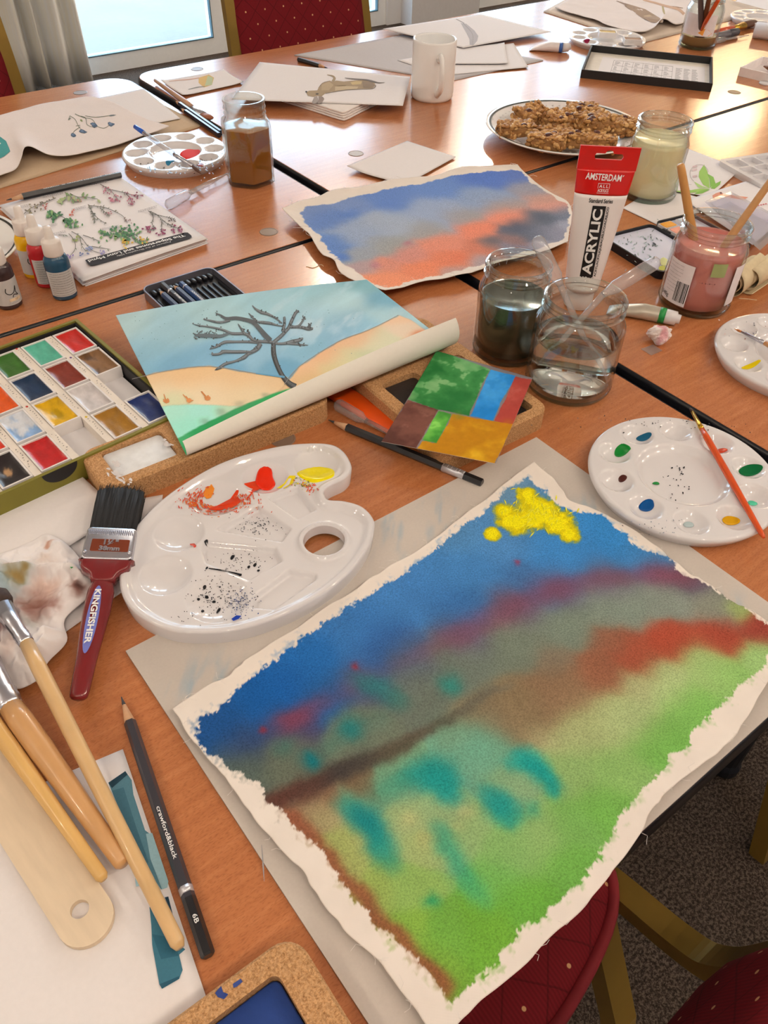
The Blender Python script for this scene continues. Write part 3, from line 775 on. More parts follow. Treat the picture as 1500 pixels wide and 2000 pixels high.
    chain([(940,1545,18,.14,*T2),(968,1568,26,.26,*T2),(990,1588,24,.22,*T2),(1015,1600,16,.12,*T3)]); acc.append((1040, 1582, 18, .6, *T3))
    chain([(1000,1492,15,.20,8,152,140),(1035,1478,20,.32,8,152,142),(1058,1510,22,.34,8,150,142),(1085,1552,16,.30,10,148,138)])
    chain([(855,1615,16,.16,*T3),(870,1655,22,.18,36,152,120),(895,1700,26,.18,40,154,116),(930,1745,24,.14,56,158,100),(950,1775,16,.08,70,162,88)]); acc.append((845, 1758, 15, .8, 32, 152, 92))
    U1 = (30, 114, 108)
    chain([(698,1326,18,.16,*U1),(740,1348,24,.22,*U1),(785,1376,20,.14,48,120,108)]); acc += [(878,1335,25,.85,38,130,114),(685,1425,28,.85,22,116,112),(608,1487,21,.9,8,110,116),(555,1462,24,.5,56,114,100),(645,1455,24,.4,66,124,104),(740,1405,26,.3,70,120,104)]
    acc += [(800,1602,20,.6,184,180,112),(832,1642,18,.55,186,182,108),(905,1582,18,.6,182,182,116),(893,1612,14,.4,180,184,114),(655,1600,20,.5,176,158,106),(700,1640,18,.5,176,172,98),(1060,1445,34,.5,172,168,116)]
    bl = [(525,1574,22,.5,92,48,36),(575,1550,22,.5,86,50,40),(620,1530,21,.55,80,54,44),(665,1508,18,.6,60,54,50),(710,1490,18,.55,68,62,54),(760,1470,17,.5,84,70,54),(800,1448,14,.5,84,72,56),(840,1425,12,.5,84,74,58),(880,1404,11,.45,82,78,62),(920,1378,11,.4,86,86,72),(960,1352,11,.3,94,94,80),(1000,1330,11,.2,104,102,86)]
    for p_, q_ in zip(bl, bl[1:]):
        for k in range(6): acc.append(tuple(x + (y - x) * k / 6 for x, y in zip(p_, q_)))
    for k in range(60):
        t = k / 59; acc.append((562 + (880 - 562) * t - 8 * math.sin(t * 3.1), 1590 + (1942 - 1590) * t, 17, .42, 146, 76, 48))
    C = accents(C, X, Y, acc, H0, 0.008, 5)
    g_ = C.mean(-1, keepdims=True); C = (C + (g_ - C) * 0.10) * 0.95 + 1
    C = C * (0.94 + 0.12 * fbm(X, Y, 55, 48, 4))[..., None]
    # sun daubed in yellow
    sun = np.zeros(X.shape)
    for (px, py, r) in ((1052, 992, 40), (1005, 1020, 36), (1088, 1022, 36), (1112, 1046, 22), (962, 1044, 18), (1040, 1015, 34), (1030, 968, 22), (985, 1000, 22)):
        p = W(px, py, H0); rr = r * px_scale(px, py); sun = np.maximum(sun, 1.15 - np.hypot(X - p.x, Y - p.y) / rr)
    sun = np.where(sun > 0, sun, -1.0) + (fbm(X, Y, 130, 31, 4) - 0.5) * 1.0 - 0.12
    C = lerp(C, np.array((150, 152, 52.)), 0.85 * sst(-0.15, 0.18, sun)); C = lerp(C, np.array((206, 188, 14.)), sst(0.05, 0.32, sun)); C = lerp(C, np.array((238, 218, 16.)), sst(0.35, 0.6, sun))
    paint = [(378,1440),(395,1405),(440,1375),(500,1320),(580,1255),(640,1215),(720,1165),(800,1115),(860,1070),(920,1020),(960,990),(985,960),(1030,935),(1058,955),(1090,990),(1130,1003),(1175,1008),(1215,1045),(1250,1075),(1305,1088),(1325,1122),(1385,1146),(1430,1180),(1480,1214),(1530,1240),(1546,1262),(1500,1290),(1460,1330),(1400,1380),(1350,1445),(1290,1500),(1250,1552),(1210,1600),(1165,1680),(1130,1720),(1080,1772),(1030,1812),(960,1885),(912,1935),(882,1962),(868,1950),(838,1900),(780,1852),(730,1802),(690,1747),(640,1682),(590,1627),(550,1592),(530,1572),(500,1532),(450,1502),(410,1472)]
    sd = poly_sd(X, Y, wpoly(paint, H0)) + (fbm(X, Y, 90, 41, 5) - 0.5) * 0.010 + (vnoise(X, Y, 700, 43) - 0.5) * 0.003
    raw = np.array((226, 212, 194.)) * (0.97 + 0.05 * fbm(X, Y, 60, 44))[..., None]
    m = sst(-0.0005, 0.0006, sd)
    fringe = 0.35 * sst(-0.005, 0.0, sd + (vnoise(X, Y, 500, 47) - 0.5) * 0.008) * sst(0.45, 0.7, fbm(X, Y, 160, 46))
    out = lerp(raw, C, np.maximum(m, fringe))
    o = S.build('painted_canvas', CANVAS, out, alpha=m)
    tag(o, 'large unframed canvas painted with blue sky, yellow sun and green and teal fields', 'painting')
    # sun paint stands proud: small ridges
    rs = random.Random(5); g = G()
    for k in range(70):
        a = rs.random(); px = 1045 + rs.gauss(0, 34); py = 1002 + rs.gauss(0, 15)
        p = S.at(px, py) - Vector(S.c); L = rs.uniform(0.0025, 0.006); an = rs.uniform(-0.4, 1.2)
        g.tube([p + Vector((-math.cos(an) * L, -math.sin(an) * L, 0.0)), p + Vector((0, 0, 0.0004)), p + Vector((math.cos(an) * L, math.sin(an) * L, 0.0))], [0.0001, 0.0007, 0.0001], 5, (240, 222, 22), flat=0.5)
    g.build('yellow_impasto', M('thick_yellow_paint', rough=0.3, attr=True), o, True, True)
    # loose threads along the frayed edges
    g = G(); E = top + right + bottom + left
    for _ in range(70):
        p = S.rim(rs) - Vector(S.c); L = rs.uniform(0.003, 0.008); an = rs.uniform(0, 6.28); b = rs.uniform(-1, 1)
        g.tube([p, p + Vector((math.cos(an) * L * .5, math.sin(an) * L * .5, 0.001)), p + Vector((math.cos(an + b) * L, math.sin(an + b) * L, 0.0008))], 0.00013, 4, (226, 214, 198))
    th = g.build('loose_threads', M('cotton_thread', rough=0.9, attr=True), o, False, True); th['kind'] = 'stuff'
big_canvas()

# ---------------------------------------------------------------- second canvas, blue and orange
def small_canvas():
    H0 = 0.007
    top = [(552, 420), (585, 400), (620, 392), (655, 378), (700, 372), (760, 358), (810, 352), (850, 348), (900, 335), (940, 333), (975, 328), (1010, 327)]
    right = [(1010, 327), (1030, 345), (1055, 362), (1080, 380), (1110, 398), (1118, 425), (1112, 450), (1108, 478)]
    bottom = [(752, 582), (790, 568), (830, 558), (860, 552), (890, 545), (930, 535), (970, 520), (1030, 505), (1080, 490), (1108, 478)]
    left = [(552, 420), (575, 438), (598, 458), (615, 485), (632, 505), (652, 515), (665, 538), (690, 555), (720, 570), (752, 582)]
    def hf(U, V, X, Y):
        return 0.004 * fbm(X, Y, 14, 52) + 0.008 * np.exp(-U / 0.05) * fbm(X, Y, 20, 53) + 0.004 * np.exp(-V / 0.06) + 0.008 * np.exp(-(1 - V) / .08) * fbm(X, Y, 12, 59)
    rng = random.Random(8)
    fr = lambda E: [E[0]] + [(x + rng.uniform(-2, 2), y + rng.uniform(-2, 2)) for x, y in E[1:-1]] + [E[-1]]
    S = Sheet(fr(top), fr(right), fr(bottom), fr(left), 300, 170, H0, hf, 0.0007); X, Y = S.X, S.Y
    base = [(600,415,40,104,126,168),(640,430,30,88,118,172),(690,400,30,108,130,172),(760,390,40,88,120,178),(850,370,40,92,124,180),(950,350,40,74,106,176),(1010,345,30,84,108,168),(650,480,30,86,120,176),(665,505,14,72,110,176),(700,460,40,138,152,172),(760,440,40,150,160,172),(850,420,50,140,154,176),(950,390,40,128,146,172),(1030,370,30,140,138,146),
        (700,500,26,142,146,150),(760,480,30,146,146,140),(830,450,30,148,144,138),(900,425,30,150,140,132),(980,405,30,164,138,124),(1060,390,24,186,138,118),
        (720,525,20,168,140,136),(760,520,24,206,130,106),(800,500,26,200,128,110),(860,475,30,214,128,100),(930,450,30,222,124,92),(1000,425,30,226,130,100),(1070,405,24,206,140,120),
        (760,550,26,226,134,92),(820,530,30,222,124,84),(880,510,30,214,116,80),(940,490,30,196,112,84),(1000,470,20,140,104,96),
        (1050,430,30,92,98,108),(1090,420,24,104,112,126),(1010,455,26,84,90,102),(960,480,20,120,104,100),(1050,455,26,100,104,116),(1000,490,26,124,122,134),(1080,455,24,130,130,142),(1060,480,20,142,138,146),(940,515,26,160,142,140),(880,535,22,176,140,128),(1105,440,18,150,150,162)]
    wx = X + (fbm(X, Y, 30, 61) - 0.5) * 0.02; wy = Y + (fbm(X, Y, 30, 71) - 0.5) * 0.02
    C = field(wx, wy, ctrl(base, H0), 1.1)
    C = accents(C, X, Y, [(690,420,22,.5,70,108,176),(760,405,30,.3,76,112,180),(797,478,10,.6,176,96,104),(730,522,10,.5,176,100,110),(1010,442,26,.6,70,78,92),(1060,425,26,.6,74,82,94),(960,470,20,.4,74,80,92),(900,505,24,.4,214,104,70),(780,560,26,.5,232,130,84),(840,525,30,.4,232,122,78)], H0, 0.012, 7)
    C = C + (C.mean(-1, keepdims=True) - C) * 0.10 + 8
    pl = [(582,424),(600,408),(640,404),(690,388),(760,372),(820,362),(880,350),(940,342),(990,336),(1012,336),(1040,362),(1080,388),(1108,402),(1112,430),(1106,455),(1100,474),(1060,487),(1000,506),(930,524),(880,540),(830,548),(790,560),(758,574),(728,566),(708,540),(690,530),(662,512),(640,492),(625,470),(610,450)]
    sd = poly_sd(X, Y, wpoly(pl, H0)) + (fbm(X, Y, 70, 63, 5) - 0.5) * 0.014
    raw = np.array((224, 210, 192.)) * (0.97 + 0.05 * fbm(X, Y, 60, 64))[..., None]
    o = S.build('painted_canvas', CANVAS, lerp(raw, C, sst(-0.001, 0.001, sd)), alpha=sst(-0.001, 0.001, sd))
    tag(o, 'smaller frayed canvas painted with blue sky and an orange band, behind the jars', 'painting')
    rs = random.Random(15); g = G(); E = top + right + bottom
    for _ in range(40):
        p = S.rim(rs) - Vector(S.c); L = rs.uniform(0.005, 0.013); an = rs.uniform(0, 6.28); b = rs.uniform(-1, 1)
        g.tube([p, p + Vector((math.cos(an) * L * .5, math.sin(an) * L * .5, 0.002)), p + Vector((math.cos(an + b) * L, math.sin(an + b) * L, 0.001))], 0.0002, 4, (228, 214, 196))
    t = g.build('loose_threads', M('cotton_thread', rough=0.9, attr=True), o, False, True); t['kind'] = 'stuff'
small_canvas()

# ---------------------------------------------------------------- tree watercolour with its rolled near edge
def tree_painting():
    nu, ns = 300, 230
    H0 = 0.0265
    TL, TR = W(226, 616, 0.030), W(716, 546, 0.030)
    BL, BR = W(362, 886, H0), W(872, 668, H0)      # where the sheet starts to roll up
    P = np.zeros((ns + 1, nu + 1, 3)); pic = np.zeros((ns + 1, nu + 1, 2))
    A, B, Cc, D = (np.array(tuple(q)) for q in (TL, TR, BL, BR))
    for i in range(nu + 1):
        u = i / nu
        a = A + (B - A) * u; c = Cc + (D - Cc) * u
        a = a + np.array((0, 0, 0.004 * math.sin(math.pi * u)))
        dirv = c - a; L = np.linalg.norm(dirv); dirv /= L; up = np.array((0, 0, 1.0))
        r = 0.0062 + 0.0125 * u; ang = math.radians(200 - 55 * u); arc = r * ang; tot = L + arc
        for j in range(ns + 1):
            # two thirds of the rows on the flat part
            jf = int(ns * 0.72)
            if j <= jf: d = L * j / jf; q = a + dirv * d
            else:
                th = ang * (j - jf) / (ns - jf); q = c + dirv * (r * math.sin(th)) + up * (r * (1 - math.cos(th)))
            P[j, i] = q
    S = Sheet.__new__(Sheet); S.P = P; S.nu, S.nv, S.th, S.h0 = nu, ns, 0.0003, 0.03; S.kd = None
    jf = int(ns * 0.72); X, Y = P[..., 0], P[..., 1]; HP = 0.029
    W_ = lambda L: ctrl(L, HP)
    wx = X + (fbm(X, Y, 26, 81) - 0.5) * 0.012; wy = Y + (fbm(X, Y, 26, 91) - 0.5) * 0.012
    sky = [(250,630,40,172,198,194),(330,650,50,156,190,196),(300,690,40,140,180,192),(420,620,50,166,198,198),(520,600,50,160,196,200),(620,570,40,150,190,194),(700,555,30,128,172,176),(740,590,24,120,168,184),(660,590,40,176,206,206),(620,620,40,168,202,208),(560,650,40,150,190,206),(660,640,40,140,182,200),(740,610,26,172,204,206),(500,690,40,148,188,204),(420,700,40,130,174,194),(330,715,40,120,166,188),(540,720,24,116,166,190),(600,680,30,140,184,200),(700,630,30,150,192,206),(450,720,24,112,162,188),(270,720,30,132,174,186)]
    C = field(wx, wy, W_(sky), 1.0)
    st_ = fbm(X * 0.8 + Y * 0.2, Y * 3 - X * 1.2, 14, 84); C = C * (0.94 + 0.12 * st_)[..., None]; C = lerp(C, np.array((206, 220, 220.)), 0.75 * sst(0.52, 0.75, fbm(X * 0.9, Y * 2.4 - X * 1.0, 20, 88)) * np.exp(-((X - W(670, 610, .03).x) ** 2 + (Y - W(670, 610, .03).y) ** 2) / 0.08 ** 2))
    def layer(C, poly, washes, soft=0.0008, seed=0):
        sd = poly_sd(X, Y, wpoly(poly, HP)) + (fbm(X, Y, 60, 100 + seed) - 0.5) * 0.003
        K = field(wx, wy, W_(washes), 1.0)
        C = lerp(C, K, sst(-soft, soft, sd))
        rim = np.exp(-(sd / 0.0009) ** 2) * 0.22
        return lerp(C, K * 0.75, rim)
    C = layer(C, [(255,742),(300,728),(340,722),(370,718),(410,716),(450,722),(500,730),(560,735),(580,760),(500,800),(300,800),(250,780)],
              [(300,740,30,226,190,142),(380,732,40,230,190,138),(460,738,40,228,190,140),(530,745,30,226,192,146),(300,762,30,232,210,170),(400,760,40,236,212,172),(480,765,40,230,206,164),(340,790,30,214,214,170)], seed=1)
    C = layer(C, [(555,752),(570,735),(585,715),(620,692),(660,668),(720,644),(780,615),(800,622),(860,660),(880,690),(520,840),(430,806),(480,792),(530,775)],
              [(590,720,30,232,188,144),(640,690,30,230,180,136),(700,660,30,228,184,142),(780,620,20,236,196,158),(560,750,20,224,186,140),(600,740,24,214,180,128),(680,700,30,214,206,160),(740,670,30,216,212,176),(790,640,20,230,206,176),(830,655,16,214,140,96),(660,725,30,214,196,144),(720,700,26,196,200,160),(500,788,26,206,184,130),(450,800,24,196,186,136)], seed=2)
    C = layer(C, [(290,796),(330,790),(380,788),(420,789),(470,790),(440,806),(400,830),(350,852),(330,860),(320,840)],
              [(320,805,30,174,228,202),(400,798,30,168,232,206),(360,830,30,160,230,200),(440,795,20,190,214,176)], seed=3)
    C = layer(C, [(328,862),(370,840),(420,814),(470,791),(520,771),(570,755),(610,744),(660,730),(720,710),(800,700),(700,780),(360,900),(335,880)],
              [(350,872,20,70,168,104),(420,838,20,44,150,84),(480,808,20,60,150,90),(540,785,20,52,156,86),(600,762,20,60,160,92),(660,742,16,96,170,110),(700,730,14,140,180,130)], seed=4)
    C = accents(C, X, Y, [(430,802,10,.35,104,120,96),(470,786,10,.3,110,120,92),(400,820,10,.35,96,118,92),(520,768,8,.3,90,112,84),(820,652,14,.7,208,110,66),(800,664,12,.6,206,118,74),(846,646,10,.7,206,104,62),(770,680,10,.5,210,130,86)], HP, 0.008, 12)
    C = lerp(C, np.array((216, 210, 192.)), sst(0.0, 1.0, (np.arange(ns + 1)[:, None] > jf + 0.30 * (ns - jf)).astype(float) * np.ones_like(X)))
    o = S.build('tree_watercolour', None or PAPER_ATTR, C)
    # the back of the paper is bare: a second skin just outside the roll
    nb = ns - jf; off = np.zeros((nb + 1, nu + 1, 3))
    for i in range(nu + 1):
        u = i / nu; a = A + (B - A) * u; c = Cc + (D - Cc) * u; dirv = (c - a) / np.linalg.norm(c - a)
        r = 0.0062 + 0.0125 * u; ang = math.radians(200 - 55 * u)
        for j in range(nb + 1):
            th = ang * j / nb; off[j, i] = c + dirv * ((r + 0.0004) * math.sin(th)) + np.array((0, 0, r - (r + 0.0004) * math.cos(th)))
    v = (off.reshape(-1, 3) - S.c).tolist(); f = []
    for j in range(0, nb):
        for i in range(nu): k = j * (nu + 1) + i; f.append((k, k + 1, k + nu + 2, k + nu + 1))
    obj('paper_back', v, f, M('bare_paper_back', (222, 212, 192), 0.85, 0, 0.015, 300, 0.05, 1500, spec=0.15), o, True)
    tag(o, 'watercolour of a bare black tree on dunes, its near edge rolled up', 'painting')
    # print lies only on the flat part
    Q = P[:jf + 1]; F_ = Sheet.__new__(Sheet); F_.P = Q; F_.nu, F_.nv = nu, jf; F_.h0 = 0.029; F_.kd = None; F_.c = S.c
    d = Decal(F_, 0.0003); rs = random.Random(4)
    def Z(x, y): return (370 + x * 0.18, 580 + y * 0.18)
    def br(pts, w, col=(88, 92, 92)):
        P_ = [Z(*p) for p in pts]; ws = [q * 0.145 for q in w]
        d.line(P_, ws, col)
        d.line([(x + 0.6, y - 0.8) for x, y in P_], [q * 0.45 for q in ws], tuple(c + 34 for c in col))
        for k in range(len(P_) * 2):
            i = rs.randrange(len(P_) - 1); t = rs.random(); x = P_[i][0] + (P_[i + 1][0] - P_[i][0]) * t; y = P_[i][1] + (P_[i + 1][1] - P_[i][1]) * t
            d.dab(x + rs.uniform(-3, 3), y + rs.uniform(-4, 3), rs.uniform(1.0, 2.6), rs.uniform(0.8, 1.8), rs.choice([(84, 88, 88), (108, 112, 112), (66, 70, 70)]), rs.random() * 3, 7, 0.3)
    DK = (58, 58, 56)
    br([(1150,980),(1080,940),(1010,860),(950,740),(915,620),(912,500)], [90, 78, 62, 62, 66, 58], DK)
    br([(912,500),(860,490),(760,485),(690,470),(640,420),(590,400)], [50, 44, 40, 36, 50, 40])
    br([(590,400),(460,400),(360,360),(230,330),(120,318),(40,300)], [40, 40, 30, 26, 16, 3])
    br([(600,410),(570,360),(525,295)], [44, 34, 4]); br([(650,440),(650,390),(620,375)], [24, 20, 8])
    br([(880,480),(820,420),(760,350),(690,280),(600,250),(500,235),(400,240),(340,205),(280,175)], [70, 70, 62, 56, 50, 48, 44, 26, 4])
    br([(440,260),(330,280),(230,262),(150,245)], [30, 34, 28, 6]); br([(720,270),(680,220),(640,180)], [30, 22, 5])
    br([(720,270),(800,280),(880,290),(950,310),(1010,320)], [20, 44, 40, 26, 16])
    br([(920,490),(980,440),(1040,380),(1080,330),(1110,260),(1150,180),(1185,155)], [50, 50, 46, 46, 44, 40, 30])
    br([(1010,380),(1030,300),(1030,220)], [40, 40, 30]); br([(1005,290),(930,230),(850,190),(780,170),(720,135),(680,95)], [18, 26, 40, 48, 30, 4])
    br([(1080,330),(1180,320),(1230,260),(1250,215)], [40, 32, 24, 16]); br([(1100,330),(1200,330),(1290,350),(1340,345)], [40, 40, 48, 30]); br([(1290,345),(1310,300)], [40, 36])
    br([(930,510),(1020,510),(1120,490),(1200,470),(1230,450)], [30, 36, 60, 48, 20]); br([(1040,510),(1180,520),(1290,530)], [24, 26, 3])
    br([(780,500),(640,490),(500,490),(380,495),(290,545),(215,570)], [40, 36, 34, 44, 30, 3])
    br([(770,510),(730,570),(640,620),(590,660),(500,700),(390,730),(330,770),(275,797)], [64, 60, 44, 54, 30, 40, 44, 6])
    br([(680,600),(560,600),(450,600),(370,600),(320,625),(245,630)], [22, 44, 44, 50, 36, 30])
    br([(430,400),(340,430),(230,425),(150,425),(60,420)], [30, 44, 50, 54, 30], (96, 106, 108))
    for k in range(60): x, y = Z(rs.uniform(40, 300), rs.uniform(370, 460)); d.dab(x, y, rs.uniform(0.8, 2), rs.uniform(0.8, 2), rs.choice([(70, 76, 76), (110, 118, 118)]), 0, 6, 0.3)
    for (bx, by, n) in ((325, 782, 5), (370, 781, 5), (405, 776, 5)):
        for k in range(n): d.line([(bx, by + 3), (bx + rs.uniform(-14, 10), by + rs.uniform(-12, 2))], [3.2, 1.2], (206, 134, 76))
        d.dab(bx, by + 2, 6, 4, (212, 140, 84), 0, 8, 0.3)
    for k in range(46): d.dab(rs.uniform(260, 720), rs.uniform(600, 700), 0.9, 0.7, (96, 128, 136), 0, 5)
    d.line([(555, 752), (585, 716), (660, 668), (720, 645), (778, 616)], [1, 1.2, 1], (150, 140, 128)); d.line([(258, 741), (330, 724), (410, 716), (500, 730), (556, 737)], [0.8, 1.2, 1], (150, 146, 140))
    d.line([(500, 730), (556, 737)], [2, 4], (96, 150, 178))
    d.build('painted_tree', o)['kind'] = 'stuff'
tree_painting()

# ---------------------------------------------------------------- colour block card
def colour_card():
    TL, TR, BR, BL = (852, 685, 0.0285), (1040, 738, 0.0285), (968, 905, 0.0250), (745, 862, 0.0250)
    S = Sheet([TL, TR], [TR, BR], [BL, BR], [TL, BL], 170, 150, 0.024, lambda U, V, X, Y: -0.0012 * np.sin(np.pi * V), 0.0004); X, Y = S.X, S.Y
    H = 0.0235
    def P(L): return [(q.x, q.y) for q in (S.at(*p) for p in L)]
    z = lambda L: [(640 + x * 0.2933, 620 + y * 0.2933) for x, y in L]
    n1 = fbm(X, Y, 60, 120); n2 = fbm(X, Y, 25, 124); n3 = fbm(X, Y, 220, 128)
    C = np.zeros(X.shape + (3,)) + np.array((120, 112, 112.)); wob = (fbm(X, Y, 130, 130) - 0.5) * 0.002
    def block(C, L, cols):
        sd = poly_sd(X, Y, P(z(L))) + wob; a, b, c = (np.array(q, float) for q in cols)
        K = lerp(a + 0 * C, b, sst(0.35, 0.62, n2 * 0.6 + n1 * 0.4)); K = lerp(K, c, 0.8 * sst(0.52, 0.6, n1) * sst(0.4, 0.7, n2)); K *= (0.96 + 0.08 * n3)[..., None]
        return lerp(C, K, sst(-0.0003, 0.0003, sd))
    C = block(C, [(700,205),(1082,345),(1030,440),(940,655),(720,610),(535,545)], [(34,104,48),(60,130,66),(136,180,120)])
    C = block(C, [(1085,345),(1250,390),(1235,425),(1150,570),(1100,690),(950,655),(1010,520)], [(30,120,186),(52,140,204),(70,156,214)])
    C = block(C, [(1250,395),(1372,415),(1235,720),(1108,690),(1170,570)], [(160,62,52),(172,74,62),(182,92,78)])
    C = block(C, [(535,550),(735,615),(575,895),(340,835)], [(82,48,40),(112,70,58),(134,92,76)])
    C = block(C, [(740,622),(825,642),(800,700),(725,835),(632,815),(690,700)], [(56,130,44),(104,178,70),(134,204,92)])
    C = block(C, [(830,642),(950,665),(1240,712),(1110,980),(575,900),(632,822),(725,840),(800,710)], [(176,118,14),(206,154,24),(222,178,44)])
    C = accents(C, X, Y, [(640+860*.2933, 620+665*.2933, 10, .6, 120, 120, 40), (640+1200*.2933,620+720*.2933,14,.4,190,120,20)], H, 0.01)
    o = S.build('colour_block_card', PAPER_ATTR, C, (226, 214, 198))
    tag(o, 'small card painted in green, blue, red, brown and yellow blocks', 'painting')
colour_card()

# ================================================================ jars, mugs, plates
GLASS = thin_glass('jar_glass', (249, 252, 251), 0.02, 1.3, 0.0, 0.84)
SOFT_PLASTIC = thin_glass('soft_clear_plastic', (246, 246, 250), 0.10, 1.0, 0.16)
RIM_GLASS = thin_glass('thick_rim_glass', (244, 248, 246), 0.02, 2.4, 0.0, 0.50)
BASE_GLASS = thin_glass('thick_base_glass', (150, 168, 156), 0.03, 2.0, 0.0, 0.6)
WOODH = M('pale_wood_handle', (206, 166, 112), 0.28, 0, 0.10, 25, stretch=(1, 1, 6), coat=0.3)
WOODH2 = M('tan_wood_handle', (196, 146, 92), 0.3, 0, 0.10, 25, stretch=(1, 1, 6), coat=0.3)
SILVER = M('tin_ferrule', (196, 192, 190), 0.25, 0.95, 0.04)
WHITE_GLAZE = M('white_glaze', (236, 226, 216), 0.12, 0, 0.015, 30, coat=0.4)
WHITE_PLASTIC = M('white_plastic', (214, 206, 198), 0.08, 0, 0.012, 30, coat=0.3)
BLACKM = M('black_paint', (26, 25, 26), 0.35, 0, 0.05)
INK = M('black_ink', (30, 29, 30), 0.7, 0, 0.02)
WHITE_INK = M('white_ink', (232, 226, 218), 0.6, 0, 0.02)

def up(p, h=None): q = Vector(p); q.z = TABLE_Z + (h or 0); return q

def liquid_mat(name, col, clear=False):
    if clear:
        m = M(name, (250, 250, 250), 0.0, 0, 0.0, trans=1.0, ior=1.33)
        for l in list(m.node_tree.links):
            if l.to_socket.name == 'Base Color': m.node_tree.links.remove(l)
        m.node_tree.nodes['Principled BSDF'].inputs['Base Color'].default_value = (0.99, 1.0, 1.0, 1); return m
    return M(name, col, 0.10, 0, 0.05, 30, sss=0.25, spec=0.5)

def jar(label, px, py, R, H, neck, level, liq, group='glass jars of painting water', lid_dark=None, clear=False, bulge=0.0, name='glass_jar'):
    p = W(px, py, 0)
    t = thing(name, label, 'jar', p)
    sh = H * 0.74
    prof = [(R * 0.80, 0.0), (R * 0.94, 0.0008), (R, 0.006), (R * (1 + bulge), H * 0.35), (R, sh * 0.96), (R * 0.985, sh), (R * 0.93, sh + H * 0.05), (neck + 0.001, H * 0.84), (neck, H * 0.86),
            (neck + 0.0026, H * 0.882), (neck + 0.0026, H * 0.890), (neck + 0.0004, H * 0.905), (neck + 0.0020, H * 0.925), (neck + 0.0002, H * 0.945), (neck + 0.0024, H * 0.968), (neck + 0.0026, H * 0.985), (neck + 0.0016, H), (neck - 0.0012, H + 0.0006), (neck - 0.0024, H * 0.985),
            (neck - 0.0026, H * 0.85), (R * 0.90, sh + H * 0.045), (R - 0.0028, sh * 0.97), (R * (1 + bulge) - 0.0028, H * 0.35), (R - 0.003, 0.009), (R * 0.8, 0.005), (0.0002, 0.006)]
    k = 8
    G().lathe(prof[:k + 1], 56, cap0=True, cap1=False).build('glass', GLASS, t, True); G().lathe(prof[-7:], 56, cap0=False, cap1=False).build('inner_glass', GLASS, t, True)
    smooth_by_angle(G().lathe(prof[k:-6], 56, cap0=False, cap1=False).build('threaded_neck', RIM_GLASS, t), 50)
    G().lathe([(R * 0.955, 0.0006), (R * 1.003, 0.0045), (R * 1.004, 0.0070)], 56, cap0=False, cap1=False).build('thick_base', BASE_GLASS, t, True)
    ri = R - 0.0031; lv = min(level, sh * 0.96)
    q = [(0.0002, 0.0064), (R * 0.8, 0.0054), (ri, 0.0095), (R * (1 + bulge) - 0.0031, min(H * 0.35, lv - 0.002)), (ri, lv - 0.001)]
    if level > lv: q += [(R * 0.895, sh + H * 0.03), (R * 0.88, level)]; rl = R * 0.88
    else: rl = ri
    q += [(rl - 0.0006, max(lv, level)), (rl - 0.003, max(lv, level) - 0.0008), (0.0002, max(lv, level) - 0.001)]
    G().lathe(q, 48, cap0=False, cap1=False).build('paint_water', liq, t, True)
    return t

def on_cyl(R, th0, zc, out=0.0003):
    """wrap print round a cylinder: x along the girth, y up"""
    return lambda x, y: ((R + out) * math.cos(th0 + x / R), (R + out) * math.sin(th0 + x / R), zc + y)
def cyl_patch(parent, name, R, th0, w, z0, z1, mat, out=0.0002, n=14, taper=None):
    v = []; f = []
    for i in range(n + 1):
        a = th0 + (i / n - 0.5) * w / R
        for z in (z0, z1): v.append(((R + out) * math.cos(a), (R + out) * math.sin(a), z))
    for i in range(n): f.append((2 * i, 2 * i + 2, 2 * i + 3, 2 * i + 1))
    return obj(name, v, f, mat, parent, True)
def face_angle(p):
    """direction from a thing to the camera, round its upright axis"""
    return math.atan2(CAM.y - p.y, CAM.x - p.x)

jar('glass jar of dark grey-green paint water behind the clear water jar', 989, 682, 0.0380, 0.102, 0.0320, 0.066, liquid_mat('dark_paint_water', (58, 54, 38)))
jc = jar('clear glass jar of clean water holding two pipettes', 1108, 748, 0.0445, 0.100, 0.0380, 0.056, liquid_mat('clear_water', (250, 250, 250), True))
jp = jar('glass jar of pink paint water with barcode label and two wooden handles', 1353, 590, 0.0420, 0.100, 0.0362, 0.074, liquid_mat('pink_paint_water', (212, 130, 118)))
jg = jar('tall glass jar of pale yellow-green water behind the acrylic tube', 1264, 380, 0.0405, 0.106, 0.0360, 0.080, liquid_mat('pale_green_water', (234, 212, 162)))
jf_ = jar('glass jar with torn paper label holding brushes at the far end', 1360, 90, 0.0400, 0.100, 0.034, 0.024, liquid_mat('brown_wash_water', (138, 104, 60)))

